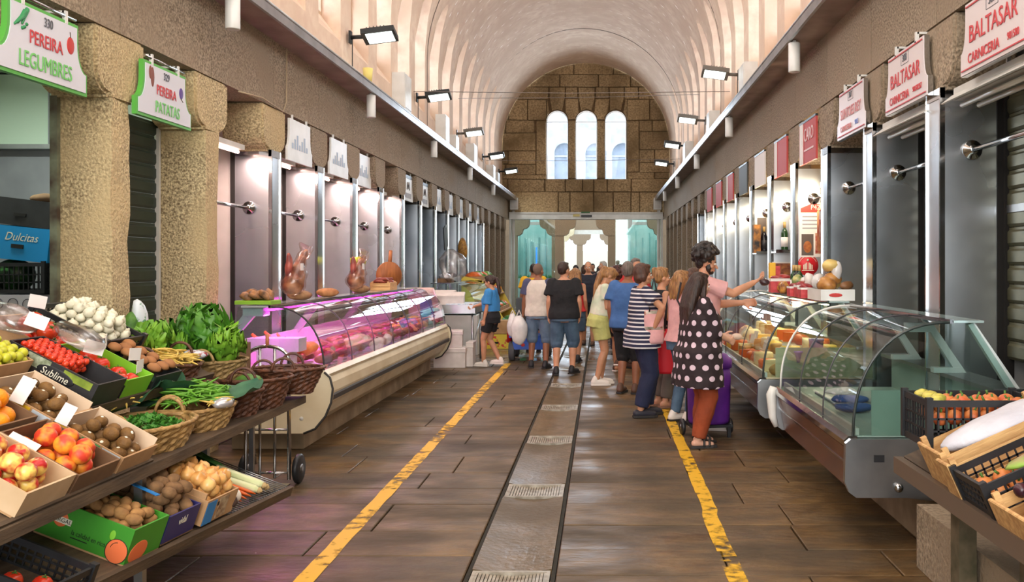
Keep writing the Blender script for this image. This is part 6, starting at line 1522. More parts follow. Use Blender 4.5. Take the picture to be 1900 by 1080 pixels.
def person(label, x, y, heading, h, skin_m, hair, hair_m, top, bottom, shoes=None, female=False, fat=1., lean=0., pitch=0., yaw=0.,
           feet=((-.10, .0, 0), (.10, .0, 0)), hands=(None, None), curl=(.5, .5), elbow=(None, None), near=False, beard=False, group=None, pn=(None, None), sway=0.):
    """local frame: forward +Y, right +X. top=(mat, hem_z, sleeve 0..2, loose[, sleeve_mat]); bottom=(mat, length z, loose, kind)"""
    root = thing('person', label, 'person', (x, y, 0), (0, 0, heading), group)
    s = h/1.72; root.scale = (s, s, s)
    vox = .0068 if near else .0105; cv = .010 if near else .013
    g = .9 if female else 1.
    PZ = .93
    fz = [Vector((f[0], f[1], .085+(f[3] if len(f) > 3 else 0))) for f in feet]
    pel = Vector((sway, (fz[0].y+fz[1].y)/2*.8, PZ))
    drop = 0
    for i in (0, 1):
        hip = pel+Vector((-.09 if i == 0 else .09, 0, -.02)); L = (hip-fz[i]).length
        if L > .835: drop = max(drop, L-.835)
    pel.z -= drop
    MT = Matrix.Translation(pel) @ Matrix.Rotation(-lean, 4, 'X') @ Matrix.Translation((0, 0, -PZ))
    def tor(p): return MT @ Vector(p)
    if female: S = [(.80, .09, .09, -.005), (.87, .165, .115, -.012), (.93, .176, .12, -.016), (1.0, .158, .108, -.006), (1.09, .130, .094, .004), (1.18, .138, .10, .008), (1.27, .152, .115, .012), (1.35, .15, .10, .0), (1.405, .125, .078, -.012), (1.445, .07, .058, -.014), (1.47, .052, .052, -.012)]
    else: S = [(.80, .09, .09, 0), (.87, .155, .112, -.006), (.93, .162, .115, -.008), (1.0, .156, .110, .0), (1.09, .150, .104, .004), (1.2, .165, .115, .004), (1.3, .182, .122, .002), (1.38, .176, .102, -.006), (1.425, .13, .08, -.012), (1.46, .075, .064, -.014), (1.48, .058, .06, -.012)]
    S = [(z, rx*(1+(fat-1)*(1 if z < 1.35 else .4)), ry*(1+(fat-1)*(1.5 if z < 1.3 else .4)), yo+(fat-1)*.06*(1 if .95 < z < 1.3 else 0)) for z, rx, ry, yo in S]
    b = MB(); loft(b, S, MT)
    SH = .150 if female else .178
    sh = [tor((-SH, -.012, 1.395)), tor((SH, -.012, 1.395))]
    b.capsule(tor((0, -.012, 1.44)), .056*g, tor((0, .006, 1.54)), .052*g)
    # head
    MH = MT @ Matrix.Translation((0, .0, 1.50)) @ Matrix.Rotation(yaw, 4, 'Z') @ Matrix.Rotation(-pitch, 4, 'X')
    def hb(c, r, mb=b): mb.ball(MH @ Vector(c), r, 16, 10, (MH.to_3x3().to_4x4()))
    hb((0, -.006, .118), (.075, .094, .102)); hb((0, .026, .068), (.060, .068, .078)); hb((0, .060, .014), (.026, .026, .02)); hb((0, .035, .025), (.052, .05, .032))
    b.capsule(MH @ Vector((0, .090, .092)), .009, MH @ Vector((0, .112, .062)), .0145, 8)
    hb((0, .082, .108), (.05, .012, .010)); hb((0, .086, .036), (.024, .013, .006)); hb((0, .085, .024), (.021, .012, .007))
    for e in (-1, 1): hb((e*.077, -.006, .082), (.010, .020, .032)); hb((e*.046, .055, .066), (.022, .024, .022))
    # arms and hands
    arms = []
    for i in (0, 1):
        e = -1 if i == 0 else 1
        tgt = hands[i]
        tgt = Vector(tgt) if tgt else Vector((sh[i].x+e*.055, sh[i].y+.02, sh[i].z-.50))
        hint = Vector(elbow[i]) if elbow[i] else Vector((e*.35, -1, -.25))
        el, wr = two_bone(sh[i], tgt, .275, .245, hint)
        arms.append((sh[i], el, wr)); a = g*(1+(fat-1)*.5)
        b.ball(sh[i]+Vector((0, 0, -.005)), .056*a); b.capsule(sh[i], .052*a, el, .040*a); b.capsule(el, .041*a, el+(wr-el)*.3, .042*a); b.capsule(el+(wr-el)*.3, .042*a, wr, .027*a)
        d = (wr-el).normalized(); n = Vector(pn[i]) if pn[i] else Vector((-e, .25, 0)); n = (n-d*n.dot(d)).normalized(); sd = n.cross(d).normalized()*(1 if i == 0 else -1)
        # sd points to the thumb side
        if sd.y < 0 and not pn[i]: sd = -sd
        hs = 1.0*g
        for q in (-.027, -.009, .009, .027): b.capsule(wr+d*.01+sd*q*.7*hs, .0155, wr+d*.085*hs+sd*q*hs, .0125, 8)
        cu = curl[i]
        for q, L in ((.030, .066), (.010, .076), (-.010, .071), (-.030, .055)):
            p0 = wr+d*.085*hs+sd*q*hs; d1 = (d*math.cos(cu)+n*math.sin(cu)).normalized(); p1 = p0+d1*L*.5; d2 = (d*math.cos(cu*2.2)+n*math.sin(cu*2.2)).normalized(); p2 = p1+d2*L*.5
            b.capsule(p0, .0105, p1, .0098, 8); b.capsule(p1, .0098, p2, .0085, 8)
        t0 = wr+d*.025+sd*.026; t1 = t0+(d*.6+sd*.65+n*.3).normalized()*.045; t2 = t1+(d*.9+sd*.15+n*.4).normalized()*.035
        b.capsule(t0, .014, t1, .0115, 8); b.capsule(t1, .0115, t2, .009, 8)
    # legs and feet
    legs = []
    for i in (0, 1):
        e = -1 if i == 0 else 1
        hip = pel+Vector((e*.088, 0, -.02)); fa = feet[i][2]; fd = Vector((-math.sin(fa), math.cos(fa), 0))
        kn, an = two_bone(hip, fz[i], .425, .42, fd+Vector((0, .2, 0)))
        legs.append((hip, kn, an, fd)); w = (1.02 if female else 1.)*(1+(fat-1)*.6)
        b.capsule(hip, .088*w, kn, .056*w); c1 = kn+(an-kn)*.3-fd*.012; b.capsule(kn, .054*w, c1, .057*w); b.capsule(c1, .057*w, an, .037)
        lift = fz[i].z-.085
        b.capsule(an+Vector((0, 0, -.04))-fd*.035, .036, an+Vector((0, 0, -.055))+fd*.14, .026)
    body = grown('body', b, skin_m, root, vox, 4)
    # eyes
    for e in (-1, 1):
        ey = obj('eye', MB().ball(MH @ Vector((e*.030, .0835, .094)), .0115, 10, 8), mat('eye_white', (226, 220, 212), .3), root)
        if near: obj('iris', MB().ball(MH @ Vector((e*.030, .0905, .094)), .0058, 8, 6), mat('iris', (52, 34, 26), .3), ey)
        obj('eyebrow', MB().tube([MH @ Vector((e*.012, .0925, .112)), MH @ Vector((e*.03, .092, .117)), MH @ Vector((e*.05, .078, .112))], .0045, 5), hair_m, root)
    obj('lips', MB().ball(MH @ Vector((0, .0905, .031)), (.021, .009, .008), 10, 6, MH.to_3x3().to_4x4()), mat('lips', (166, 90, 82), .45), root)
    # hair
    hm = MB()
    def hh(c, r): hm.ball(MH @ Vector(c), r, 16, 10, MH.to_3x3().to_4x4())
    def ht(pts, rs): 
        P = [MH @ Vector(p) for p in pts]
        for p0, p1, r0, r1 in zip(P, P[1:], rs, rs[1:]): hm.capsule(p0, r0, p1, r1, 10)
    if hair == 'shaved': hh((0, -.018, .124), (.077, .092, .102))
    elif hair == 'short': hh((0, -.022, .128), (.083, .098, .106)); hh((0, .035, .195), (.055, .045, .026)); hh((0, -.06, .075), (.066, .045, .05))
    elif hair == 'bob': hh((0, -.02, .130), (.088, .104, .108)); hh((0, .04, .195), (.06, .05, .03)); hh((0, -.05, .07), (.084, .062, .075)); [hh((e*.072, -.01, .075), (.02, .04, .06)) for e in (-1, 1)]
    else: hh((0, -.018, .130), (.085, .101, .104)); hh((0, .03, .198), (.06, .055, .026)); hh((0, -.055, .08), (.07, .05, .06))
    if hair == 'long':
        for q in (-.055, -.02, .02, .055): ht([(q, -.045, .13), (q*1.25, -.085, .02), (q*1.3, -.115, -.14), (q*1.0, -.115, -.34)], [.06, .055, .048, .022])
        for e in (-1, 1): ht([(e*.06, .015, .17), (e*.083, .01, .08), (e*.09, .005, -.03), (e*.095, -.01, -.2)], [.024, .027, .03, .016])
    if hair == 'shoulder':
        for q in (-.055, 0, .055): ht([(q, -.05, .12), (q*1.2, -.085, .02), (q*1.2, -.10, -.09)], [.055, .05, .026])
        for e in (-1, 1): ht([(e*.064, .01, .15), (e*.085, .0, .06), (e*.085, -.01, -.06)], [.024, .028, .018])
    if hair == 'pony': ht([(0, -.10, .15), (0, -.15, .12), (0, -.155, .0), (0, -.135, -.14), (0, -.12, -.22)], [.028, .035, .04, .03, .008])
    if hair == 'longpony':
        w_ = Vector((0, 0, 0)); P = [MH @ Vector((0, -.10, .15)), MH @ Vector((0, -.135, .13))]
        P += [P[-1]+Vector((-.0, -.07, -.10)), P[-1]+Vector((.01, -.13, -.26)), P[-1]+Vector((.02, -.17, -.46))]
        for p0, p1, r0, r1 in zip(P, P[1:], [.03, .04, .048, .042], [.04, .048, .042, .015]): hm.capsule(p0, r0, p1, r1, 10)
    if hair == 'bun': hh((0, -.10, .19), (.04, .04, .038)); ht([(0, -.08, .08), (0, -.1, .17)], [.05, .04])
    if hair == 'curly':
        rr = random.Random(2)
        for q in range(95):
            v = Vector((rr.gauss(0, 1), rr.gauss(0, 1), rr.gauss(0, 1))).normalized()
            if v.z < -.45 or (v.y > .45 and v.z < .35): continue
            hh((v.x*.108, -.02+v.y*.122, .155+v.z*.118), rr.uniform(.022, .036))
    if hair == 'frizz':
        rr = random.Random(5)
        for q in range(80):
            v = Vector((rr.gauss(0, 1), rr.gauss(0, 1), rr.gauss(0, 1))).normalized()
            if v.y > .4 and v.z < .4: continue
            hh((v.x*.09, -.025+v.y*.10, .11+v.z*.11), rr.uniform(.02, .034))
    if beard: hh((0, .045, .012), (.046, .045, .030)); [hh((e*.052, .03, .045), (.016, .03, .04)) for e in (-1, 1)]; hh((0, .090, .047), (.026, .008, .005))
    grown('hair', hm, hair_m, root, cv if hair not in ('curly', 'frizz') else .008, 2 if hair in ('curly', 'frizz') else 4, .012 if hair in ('curly', 'frizz') else .006, CURL)
    # top garment
    tm, hem, slv, loose = top[:4]
    c = MB(); T = [q for q in S if q[0] > hem+.02]
    def interp(z):
        for p, q in zip(S, S[1:]):
            if p[0] <= z <= q[0]: f = (z-p[0])/(q[0]-p[0]); return tuple(p[j]+(q[j]-p[j])*f for j in range(4))
        return S[1] if z < .9 else S[-1]
    base = interp(max(hem, .88))
    secs = []
    zz = [hem]+[z for z in (.70, .80, .88, .95, 1.02, 1.1, 1.19, 1.27, 1.34, 1.39, 1.425, 1.447) if z > hem+.03]
    prev = 0
    for z in zz:
        q = interp(max(z, .88)); o = .015+loose*(1 if z < 1.25 else max(.12, (1.42-z)/.17) if z < 1.42 else .1)
        if z < .88: o += (.88-z)*.10
        if z < 1.0: o += .016
        rx, ry = q[1]+o, q[2]+o*.9
        if loose > .005 and 1.0 < z < 1.22: rx = max(rx, (interp(1.27)[1]+o)*.97); ry = max(ry, (interp(1.27)[2]+o)*.95)
        secs.append((z, rx, ry, q[3]))
    loft(c, secs, MT)
    if female and slv >= 0:
        for e in (-1, 1): c.ball(tor((e*.068, .088+loose*.5, 1.262)), (.066, .062, .062), 12, 8)
    sl_ = [MB(), MB()] if len(top) > 4 else [c, c]
    if slv > 0:
        for (a, el, wr), sc_ in zip(arms, sl_):
            ex = .020+loose*.7
            if slv <= 1: p = a+(el-a)*slv; sc_.capsule(a+(a-el)*.04, .055*g+ex*.7, p, .048*g+ex*1.1, 14, flat=False) if slv < .3 else (sc_.ball(a, .056*g+ex*.7), sc_.capsule(a, .055*g+ex*.7, p, .046*g+ex*1.25, 14, flat=True))
            else: p = el+(wr-el)*(slv-1); sc_.ball(a, .056*g+ex*.7); sc_.capsule(a, .055*g+ex*.7, el, .045*g+ex); sc_.capsule(el, .045*g+ex, p, .036*g+ex*1.1, 14, flat=True)
    else:
        for i in (0, 1): c.ball(sh[i]*.8+tor((0, -.01, 1.40))*.2, .05)
    grown('top', c, tm, root, cv, 5, .012+loose*.35)
    if len(top) > 4: [grown('sleeve', q_, top[4], root, cv, 4, .01) for q_ in sl_]
    # lower garment
    bm_, lz, bl, kind = bottom
    c = MB(); secs = [(z, interp(max(z, .88))[1]+.020+bl*.6, interp(max(z, .88))[2]+.022+bl*.6, interp(max(z, .88))[3]) for z in (.82, .88, .93, .98, 1.03)]
    loft(c, secs, MT)
    for (hip, kn, an, fd) in legs:
        w = (1.02 if female else 1.)*(1+(fat-1)*.6)
        if lz > kn.z: p = hip+(kn-hip)*((hip.z-lz)/(hip.z-kn.z)); r = .088*w+(.056-.088)*w*((hip.z-lz)/(hip.z-kn.z)); c.ball(hip, .088*w+.012+bl*.6); c.capsule(hip, .088*w+.012+bl*.7, p, r+.014+bl*1.2, 14, flat=True)
        else:
            p = kn+(an-kn)*min(1, ((kn.z-lz)/max(.05, kn.z-an.z))); c.ball(hip, .088*w+.012+bl*.6); c.capsule(hip, .088*w+.012+bl*.6, kn, .056*w+.012+bl); m_ = kn+(p-kn)*.4-fd*.008; c.capsule(kn, .056*w+.012+bl, m_, .055*w+.010+bl); c.capsule(m_, .055*w+.010+bl, p, .040+.010+bl, 14, flat=True)
    if kind == 'skirt': loft(c, [(lz, .19+bl, .15+bl, 0), (.88, .18, .13, 0), (.98, .16, .12, 0)], MT)
    grown({'shorts': 'shorts', 'skirt': 'skirt', 'trousers': 'trousers', 'jeans': 'jeans'}[kind], c, bm_, root, cv, 5, .012+bl*.3)
    # shoes
    if shoes:
        sm_, sk, sole = shoes
        for (hip, kn, an, fd) in legs:
            sd = Vector((fd.y, -fd.x, 0)); zf = an.z-.085
            Mx = Matrix(((sd.x, fd.x, 0, an.x), (sd.y, fd.y, 0, an.y), (0, 0, 1, zf), (0, 0, 0, 1)))
            if an.z > .13: Mx = Mx @ Matrix.Translation((0, .12, 0)) @ Matrix.Rotation(-.45, 4, 'X') @ Matrix.Translation((0, -.12, 0))
            SO = [(-.035, -.085), (.035, -.085), (.042, -.02), (.044, .08), (.048, .14), (.036, .185), (.0, .198), (-.036, .185), (-.046, .13), (-.040, .05), (-.042, -.03)]
            if sk == 'sandal':
                so = MB().prism(SO, 'z', 0, .026); so.v = [tuple(Mx @ Vector(v)) for v in so.v]; sn = obj('sandal', so, sm_, root)
                for yy, zz2 in ((.10, .058), (.045, .082)):
                    st2 = MB().tube([Mx @ Vector((.047*math.cos(a), yy+.01*math.sin(a), .015+zz2*math.sin(a))) for a in [PI*q/10 for q in range(11)]], .011, 6); obj('strap', st2, sm_, sn)
            else:
                c2 = MB(); f = lambda p: Mx @ Vector(p)
                c2.capsule(f((0, -.045, .045)), .046, f((0, .04, .045)), .048); c2.capsule(f((0, .04, .045)), .048, f((0, .14, .036)), .04); c2.ball(f((0, .155, .034)), .036)
                if sk != 'slipper': c2.capsule(f((0, -.035, .06)), .047, f((0, -.02, .10)), .044)
                o2 = grown('shoe', c2, sm_, root, .011, 3)
                so = MB().prism([(x_*1.06, y_*1.03) for x_, y_ in SO], 'z', 0, .024); so.v = [tuple(Mx @ Vector(v)) for v in so.v]; obj('sole', so, sole, o2)
    return root, arms, MH, MT
white_sole = mat('sole_white', (226, 220, 212), .6); dark_sole = mat('sole_dark', (40, 36, 34), .7)
sneak_w = mat('sneaker_white', (222, 214, 206), .6); shoe_k = mat('shoe_black', (30, 30, 34), .6); shoe_b = mat('shoe_brown', (84, 58, 44), .6); sand_k = mat('sandal_dark', (52, 48, 46), .6)
R_ = math.radians
polka = dots('polka', (40, 26, 30), (214, 190, 202)); rust = cloth('rust', (150, 66, 30)); navy = cloth('navy', (30, 36, 66)); stripe_m = stripes('navy_stripes', (36, 38, 66), (216, 212, 212), .046, .36)
denim = mat('denim', (82, 108, 132), .8, col2=(60, 82, 106), scale=5, bump=.2, bscale=120); denim_l = mat('pale_denim', (118, 138, 160), .8, col2=(92, 112, 138), scale=5, bump=.2, bscale=120); blk = cloth('black', (26, 26, 30)); pink = cloth('pink', (226, 172, 172)); lime = cloth('lime', (196, 196, 120)); mint = mat('mint_print', (206, 216, 190), .8, col2=(222, 206, 190), scale=6, col3=(176, 200, 170), scale3=4)
floral = mat('floral_print', (222, 206, 194), .8, col2=(186, 66, 60), scale=13, lo=.58, hi=.64, col3=(120, 130, 100), scale3=11); blue_t = cloth('blue', (58, 136, 200)); blue_p = cloth('denim_blue', (66, 106, 164)); yel = cloth('yellow', (228, 176, 36)); whi = cloth('white', (222, 212, 200)); red_c = cloth('red', (206, 50, 52)); sky = cloth('pale_blue', (150, 186, 216)); grey_n = cloth('slate_blue', (76, 80, 112)); taupe = cloth('taupe', (104, 92, 84))
# --- front group at the cheese counter
P1 = person('woman in long black tunic with white polka dots and rust trousers, holding her hands forward', .88, 8.32, R_(-68), 1.57, SK_P, 'long', H_DBR, (polka, .60, 1.15, .055), (rust, .10, .022, 'trousers'), (sand_k, 'sandal', dark_sole), True, 1.12,
            feet=((-.09, .06, .1), (.09, -.05, -.15)), hands=((-.05, .30, 1.08), (.08, .30, 1.05)), near=True, pitch=.12, elbow=((-.5, -.6, -1), (.5, -.6, -1)))
P2 = person('tall bearded man with big dark curls and pale pink tee, reaching over the counter', 1.03, 9.22, R_(-88), 1.80, SK_M, 'curly', H_BLK, (pink, .90, .72, .02), (denim_l, .10, .012, 'jeans'), (sneak_w, 'sneaker', white_sole), beard=True, feet=((-.1, -.05, 0), (.1, .06, -.2)),
            hands=((-.10, .40, 1.20), (.10, .46, 1.40)), elbow=((-.4, -.3, -1), (.35, .1, -1)), pn=(None, (0, -.3, 1)), near=True, pitch=.2, yaw=-.1)
P3 = person('woman with shoulder-length blonde hair, pink tee and blue jeans behind the polka-dot woman', .84, 9.6, R_(-62), 1.58, SK_P, 'shoulder', H_BLD, (pink, .92, .62, .02), (denim, .10, .006, 'jeans'), (sneak_w, 'sneaker', dark_sole), True, feet=((-.08, -.04, 0), (.08, .05, -.1)), hands=((-.12, .25, 1.05), (.20, .12, .95)), near=True)
P4 = person('woman with hair bun, black vest and taupe trousers beside the red shopping bag', .70, 10.6, R_(-70), 1.61, SK_M, 'bun', H_BLD, (blk, .95, 0, .012), (taupe, .12, .02, 'trousers'), (mat('sandal_tan', (150, 110, 90), .6), 'sandal', dark_sole), True, hands=((-.1, .25, 1.0), (.2, .15, 1.0)))
P5 = person('woman with short brown hair in navy and white stripes, hand on hip, navy trousers', .43, 9.95, R_(-72), 1.65, SK_T, 'bob', H_BRN, (stripe_m, .78, .62, .035), (navy, .12, .03, 'trousers'), (mat('shoe_navy', (36, 34, 46), .6), 'slipper', dark_sole), True, 1.1, feet=((-.08, .10, 0), (.09, -.04, -.1)),
            hands=((-.16, .22, .98), (.24, .07, 1.02)), elbow=((-.5, -.6, -.8), (1, .55, -.2)), curl=(.6, .9), near=True, yaw=-.12)
P6 = person('man with short grey hair in a denim-blue tee standing behind the striped woman', .34, 11.7, R_(-20), 1.68, SK_D, 'short', H_GRY, (blue_p, .86, .7, .035), (blk, .45, .03, 'shorts'), (shoe_b, 'sneaker', dark_sole), fat=1.12)
P7 = person('girl looking down, very long blonde ponytail, pale mint top and lime shorts', -.03, 12.55, R_(-78), 1.63, SK_T, 'longpony', H_BLD, (mint, 1.0, .6, .028), (lime, .66, .03, 'shorts'), (sneak_w, 'sneaker', white_sole), True, lean=.16, pitch=.62, feet=((-.08, .04, 0), (.08, -.05, -.1)), hands=((-.03, .26, 1.14), (.06, .28, 1.13)), elbow=((-.5, -.5, -1), (.5, -.5, -1)), near=True)
P8 = person('woman with frizzy auburn hair, floral top and black shorts walking away', .24, 14.0, R_(-25), 1.62, SK_T, 'frizz', H_RED, (floral, .84, .5, .03), (blk, .60, .02, 'shorts'), (shoe_b, 'sneaker', white_sole), True, feet=((-.08, .14, 0), (.09, -.20, 0, .05)))
P9 = person('man seen from behind in black tee and blue denim shorts with short dark hair', -.56, 13.7, R_(2), 1.68, SK_M, 'short', H_DBR, (blk, .86, .72, .035), (denim, .44, .03, 'shorts'), (shoe_k, 'sneaker', dark_sole), fat=1.14, yaw=-.75, feet=((-.12, -.06, .1), (.13, .07, -.5)), near=True)
P10 = person('man with shaved head in white tee with slate sleeves carrying white plastic bags', -1.0, 14.5, R_(-8), 1.66, SK_D, 'shaved', mat('stubble', (112, 92, 80), .8), (whi, .86, .68, .03, grey_n), (denim_l, .44, .03, 'shorts'), (shoe_k, 'sneaker', dark_sole), yaw=-.3, feet=((-.13, .05, .25), (.13, -.03, -.2)), hands=((-.27, .06, .86), None), near=True)
P11 = person('man in yellow shirt with dark cap beyond the white-shirted man', -1.27, 17.15, R_(5), 1.66, SK_D, 'shaved', H_BLK, (yel, .86, .6, .03), (blk, .45, .03, 'shorts'), (shoe_k, 'sneaker', dark_sole))
P12 = person('girl with ponytail in blue cropped tee and black shorts, reaching towards the fish boxes', -1.80, 14.8, R_(72), 1.47, SK_T, 'pony', H_DBR, (blue_t, 1.04, .8, .035), (blk, .66, .015, 'shorts'), (sneak_w, 'sneaker', white_sole), True, pitch=.28, feet=((-.07, .10, 0), (.08, -.16, 0, .04)), hands=((-.20, .04, .82), (.13, .38, 1.12)), elbow=(None, (.5, -.3, -1)), near=True)
P13 = person('bald-fronted man in dark tee and shorts walking towards the camera', -.27, 18.7, R_(176), 1.70, SK_M, 'shaved', H_GRY, (cloth('dark_navy', (30, 34, 48)), .86, .65, .035), (blk, .42, .03, 'shorts'), (shoe_b, 'sneaker', dark_sole), fat=1.08, feet=((-.1, .12, 0), (.1, -.12, 0)))
P14 = person('white-haired man in a white shirt at the far doors', .03, 23, R_(120), 1.72, SK_M, 'short', H_WHT, (whi, .86, .8, .03), (taupe, .10, .03, 'trousers'), (shoe_b, 'sneaker', dark_sole))
P15 = person('man in a pale blue shirt walking away near the far doors', -.66, 23.5, R_(5), 1.62, SK_D, 'short', H_BLK, (sky, .86, .8, .03), (navy, .10, .02, 'trousers'), (shoe_k, 'sneaker', dark_sole))
P16 = person('woman with loose blonde hair and red top beyond the black-shirted man', -.44, 15.6, R_(-12), 1.58, SK_T, 'long', H_BLD, (red_c, .92, 0, .02), (denim, .55, .02, 'shorts'), (shoe_k, 'sneaker', dark_sole), True, feet=((-.08, .12, 0), (.08, -.14, 0)))
P17 = person('man with short hair and red shirt seen above the striped woman', .55, 14.6, R_(-150), 1.74, SK_M, 'short', H_GRY, (red_c, .86, .6, .03), (taupe, .10, .03, 'trousers'), (shoe_b, 'sneaker', dark_sole), fat=1.1)
P18 = person('person in a yellow-green top between the auburn hair and the red shirt', .34, 16.8, R_(170), 1.64, SK_D, 'short', H_DBR, (cloth('olive', (176, 170, 60)), .86, .6, .03), (navy, .10, .03, 'trousers'), (shoe_k, 'sneaker', dark_sole))
P19 = person('person with brown hair just behind the curly-haired man', 1.10, 10.8, R_(-90), 1.60, SK_P, 'shoulder', H_BRN, (whi, .9, .6, .02), (blk, .10, .02, 'trousers'), (sneak_w, 'sneaker', white_sole), True)
for i, (x, y, hd, hh_, t_, hr, hmm, lab) in enumerate(((-.55, 29.5, 0, 1.62, cloth('mauve', (170, 130, 140)), 'shoulder', H_BRN, 'small far figure in mauve at the doorway, left of centre'), (-.30, 31.5, 180, 1.66, cloth('dark_grey', (70, 66, 70)), 'short', H_BLK, 'small far figure in dark grey in the doorway'), (-.05, 27.5, 10, 1.6, cloth('rose', (206, 150, 140)), 'long', H_DBR, 'small far figure in rose with dark hair near the doorway'), (.22, 20.5, 160, 1.58, cloth('teal', (90, 130, 130)), 'bob', H_BRN, 'small far figure in teal behind the white-haired man'))):
    person(lab, x, y, R_(hd), hh_, SK_M, hr, hmm, (t_, .86, .6, .03), (navy, .10, .03, 'trousers'), (shoe_k, 'sneaker', dark_sole), i % 2 == 0)

# --- things the people carry or wear
def shoulder_bag(label, loc, dims, m, m2=None, rz=0):
    t = thing('tote_bag', label, 'bag', loc, (0, 0, rz)); w, d, h = dims
    mb = MB(); loft(mb, [(0, w*.46, d*.5, 0), (.03, w*.5, d*.5, 0), (h*.7, w*.5, d*.4, 0), (h, w*.47, d*.18, 0)], Matrix()); obj('pouch', mb, m, t)
    if m2: mb = MB(); loft(mb, [(h*.42, w*.506, d*.47, 0), (h*.98, w*.48, d*.22, 0)], Matrix()); obj('upper_print', mb, m2, t)
    for yy in (-.02, .02): obj('strap', MB().tube([(-w*.25, yy, h*.95), (-w*.16, yy, h*1.5), (w*.0, yy*.6, h*1.95), (w*.16, yy, h*1.5), (w*.25, yy, h*.95)], .008, 6), shoe_k, t)
    return t
shoulder_bag('pink tote bag with floral upper half hanging from the striped woman', (.56, 9.78, .80), (.22, .10, .36), pink, floral, .2)
shoulder_bag('bright red shopping bag standing beside the taupe trousers', (.78, 10.32, .42), (.30, .14, .50), mat('red_bag', (206, 20, 40), .6), None, .2)
o = obj('crossbody_strap', MB().tube([(.82, 9.46, 1.46), (.78, 9.43, 1.28), (.88, 9.40, 1.08), (.99, 9.46, .98)], .010, 6), shoe_k); tag(o, 'thin dark strap running across the back of the pink tee', 'strap')
plast = mat('bag_plastic', (226, 224, 222), .4, col2=(206, 204, 204), scale=9)
for i, (x, y, z, r, lab) in enumerate(((-1.30, 14.46, .62, (.13, .09, .24), 'bulging white plastic bag hanging from the hand of the man with slate sleeves'), (-1.42, 14.62, .66, (.09, .07, .19), 'smaller white plastic bag behind the bulging one'))):
    t = thing('plastic_bag', lab, 'bag', (x, y, z)); obj('pouch', rough_ball(r, .25, i+3, 16, 12), plast, t); obj('handles', MB().tube([(-.04, 0, r[2]*.85), (0, 0, r[2]+.06), (.04, 0, r[2]*.85)], .012, 6), plast, t)
o = obj('phone', MB().box(-.035, .035, -.004, .004, -.07, .07, ch=.002), black_m, None, (.27, 12.56, 1.10), (.5, 0, R_(-78))); tag(o, 'dark phone in the hands of the girl with the ponytail', 'phone')
o = obj('meat_packet', rough_ball((.05, .04, .035), .2, 5), mat('dark_packet', (60, 40, 44), .3), None, (1.62, 9.10, 1.47)); tag(o, 'small dark packet held over the counter by the curly-haired man', 'packet')
o = obj('purse', rough_ball((.05, .03, .03), .15, 6), mat('purse_cream', (206, 180, 160), .5), None, (1.24, 8.40, .985)); tag(o, 'small cream purse in the hands of the polka-dot woman', 'purse')
# purple shopping trolley
pur = mat('purple_cloth', (98, 34, 140), .6, col2=(78, 24, 116), scale=5, bump=.2, bscale=14)
t = thing('shopping_trolley', 'purple wheeled shopping trolley behind the polka-dot woman', 'trolley', (1.03, 8.80, 0), (0, 0, .15))
mb = MB(); loft(mb, [(.13, .19, .14, 0), (.16, .20, .15, 0), (.55, .21, .16, 0), (.70, .20, .15, 0)], Matrix()); obj('bag_body', mb, pur, t); mb = MB(); loft(mb, [(.66, .222, .172, 0), (.74, .22, .17, 0), (.79, .17, .13, 0)], Matrix()); obj('flap', mb, pur, t)
obj('frame', MB().tube([(-.17, .16, .08), (-.17, .18, .95), (-.12, .18, 1.0), (.12, .18, 1.0), (.17, .18, .95), (.17, .16, .08)], .012, 8), black_m, t); obj('base_bar', MB().box(-.2, .2, -.14, .15, .10, .125), black_m, t)
for sx in (-1, 1):
    w = obj('wheel', MB().lathe([(.02, -.016), (.07, -.018), (.078, -.010), (.078, .010), (.07, .018), (.02, .016)], 18, Matrix.Rotation(PI/2, 4, 'Y')), black_m, t, (sx*.235, .10, .078)); obj('hub', MB().lathe([(.001, -.02), (.025, -.02), (.025, .02), (.001, .02)], 10, Matrix.Rotation(PI/2, 4, 'Y')), steel_d, w)
    obj('foot', MB().box(sx*.17-.015, sx*.17+.015, -.12, -.09, 0, .11), black_m, t)
# ============================================================ FAR LEFT: fish counter, foam boxes, greengrocer; scooter
t = thing('mobility_scooter', 'blue mobility scooter with grey wheels beyond the man with the bags', 'scooter', (-1.24, 15.75, 0))
sc_b = mat('scooter_blue', (24, 84, 190), .3); obj('body', MB().prism([(-.24, .20), (.24, .20), (.27, .32), (.20, .44), (-.20, .44), (-.27, .32)], 'y', -.22, .3), sc_b, t, fix=True); obj('rear_panel', MB().box(-.18, .18, -.235, -.22, .22, .36), sc_b, t); obj('red_badge', MB().ball((-.09, -.237, .28), (.035, .004, .03), 12, 6), mat('print_red', (190, 50, 44), .5), t)
obj('mudguards', MB().box(-.33, -.2, -.22, .2, .40, .46).box(.2, .33, -.22, .2, .40, .46), sc_b, t)
tag(t.children[-1], kind='stuff')
for sx in (-1, 1):
    for yy in (-.08, .75):
        w = obj('wheel', MB().lathe([(.05, -.045), (.15, -.05), (.165, -.03), (.165, .03), (.15, .05), (.05, .045)], 20, Matrix.Rotation(PI/2, 4, 'Y')), mat('tyre_grey', (84, 84, 88), .8), t, (sx*.29, yy, .165)); obj('hub', MB().lathe([(.001, -.05), (.06, -.05), (.06, .05), (.001, .05)], 12, Matrix.Rotation(PI/2, 4, 'Y')), black_m, w)
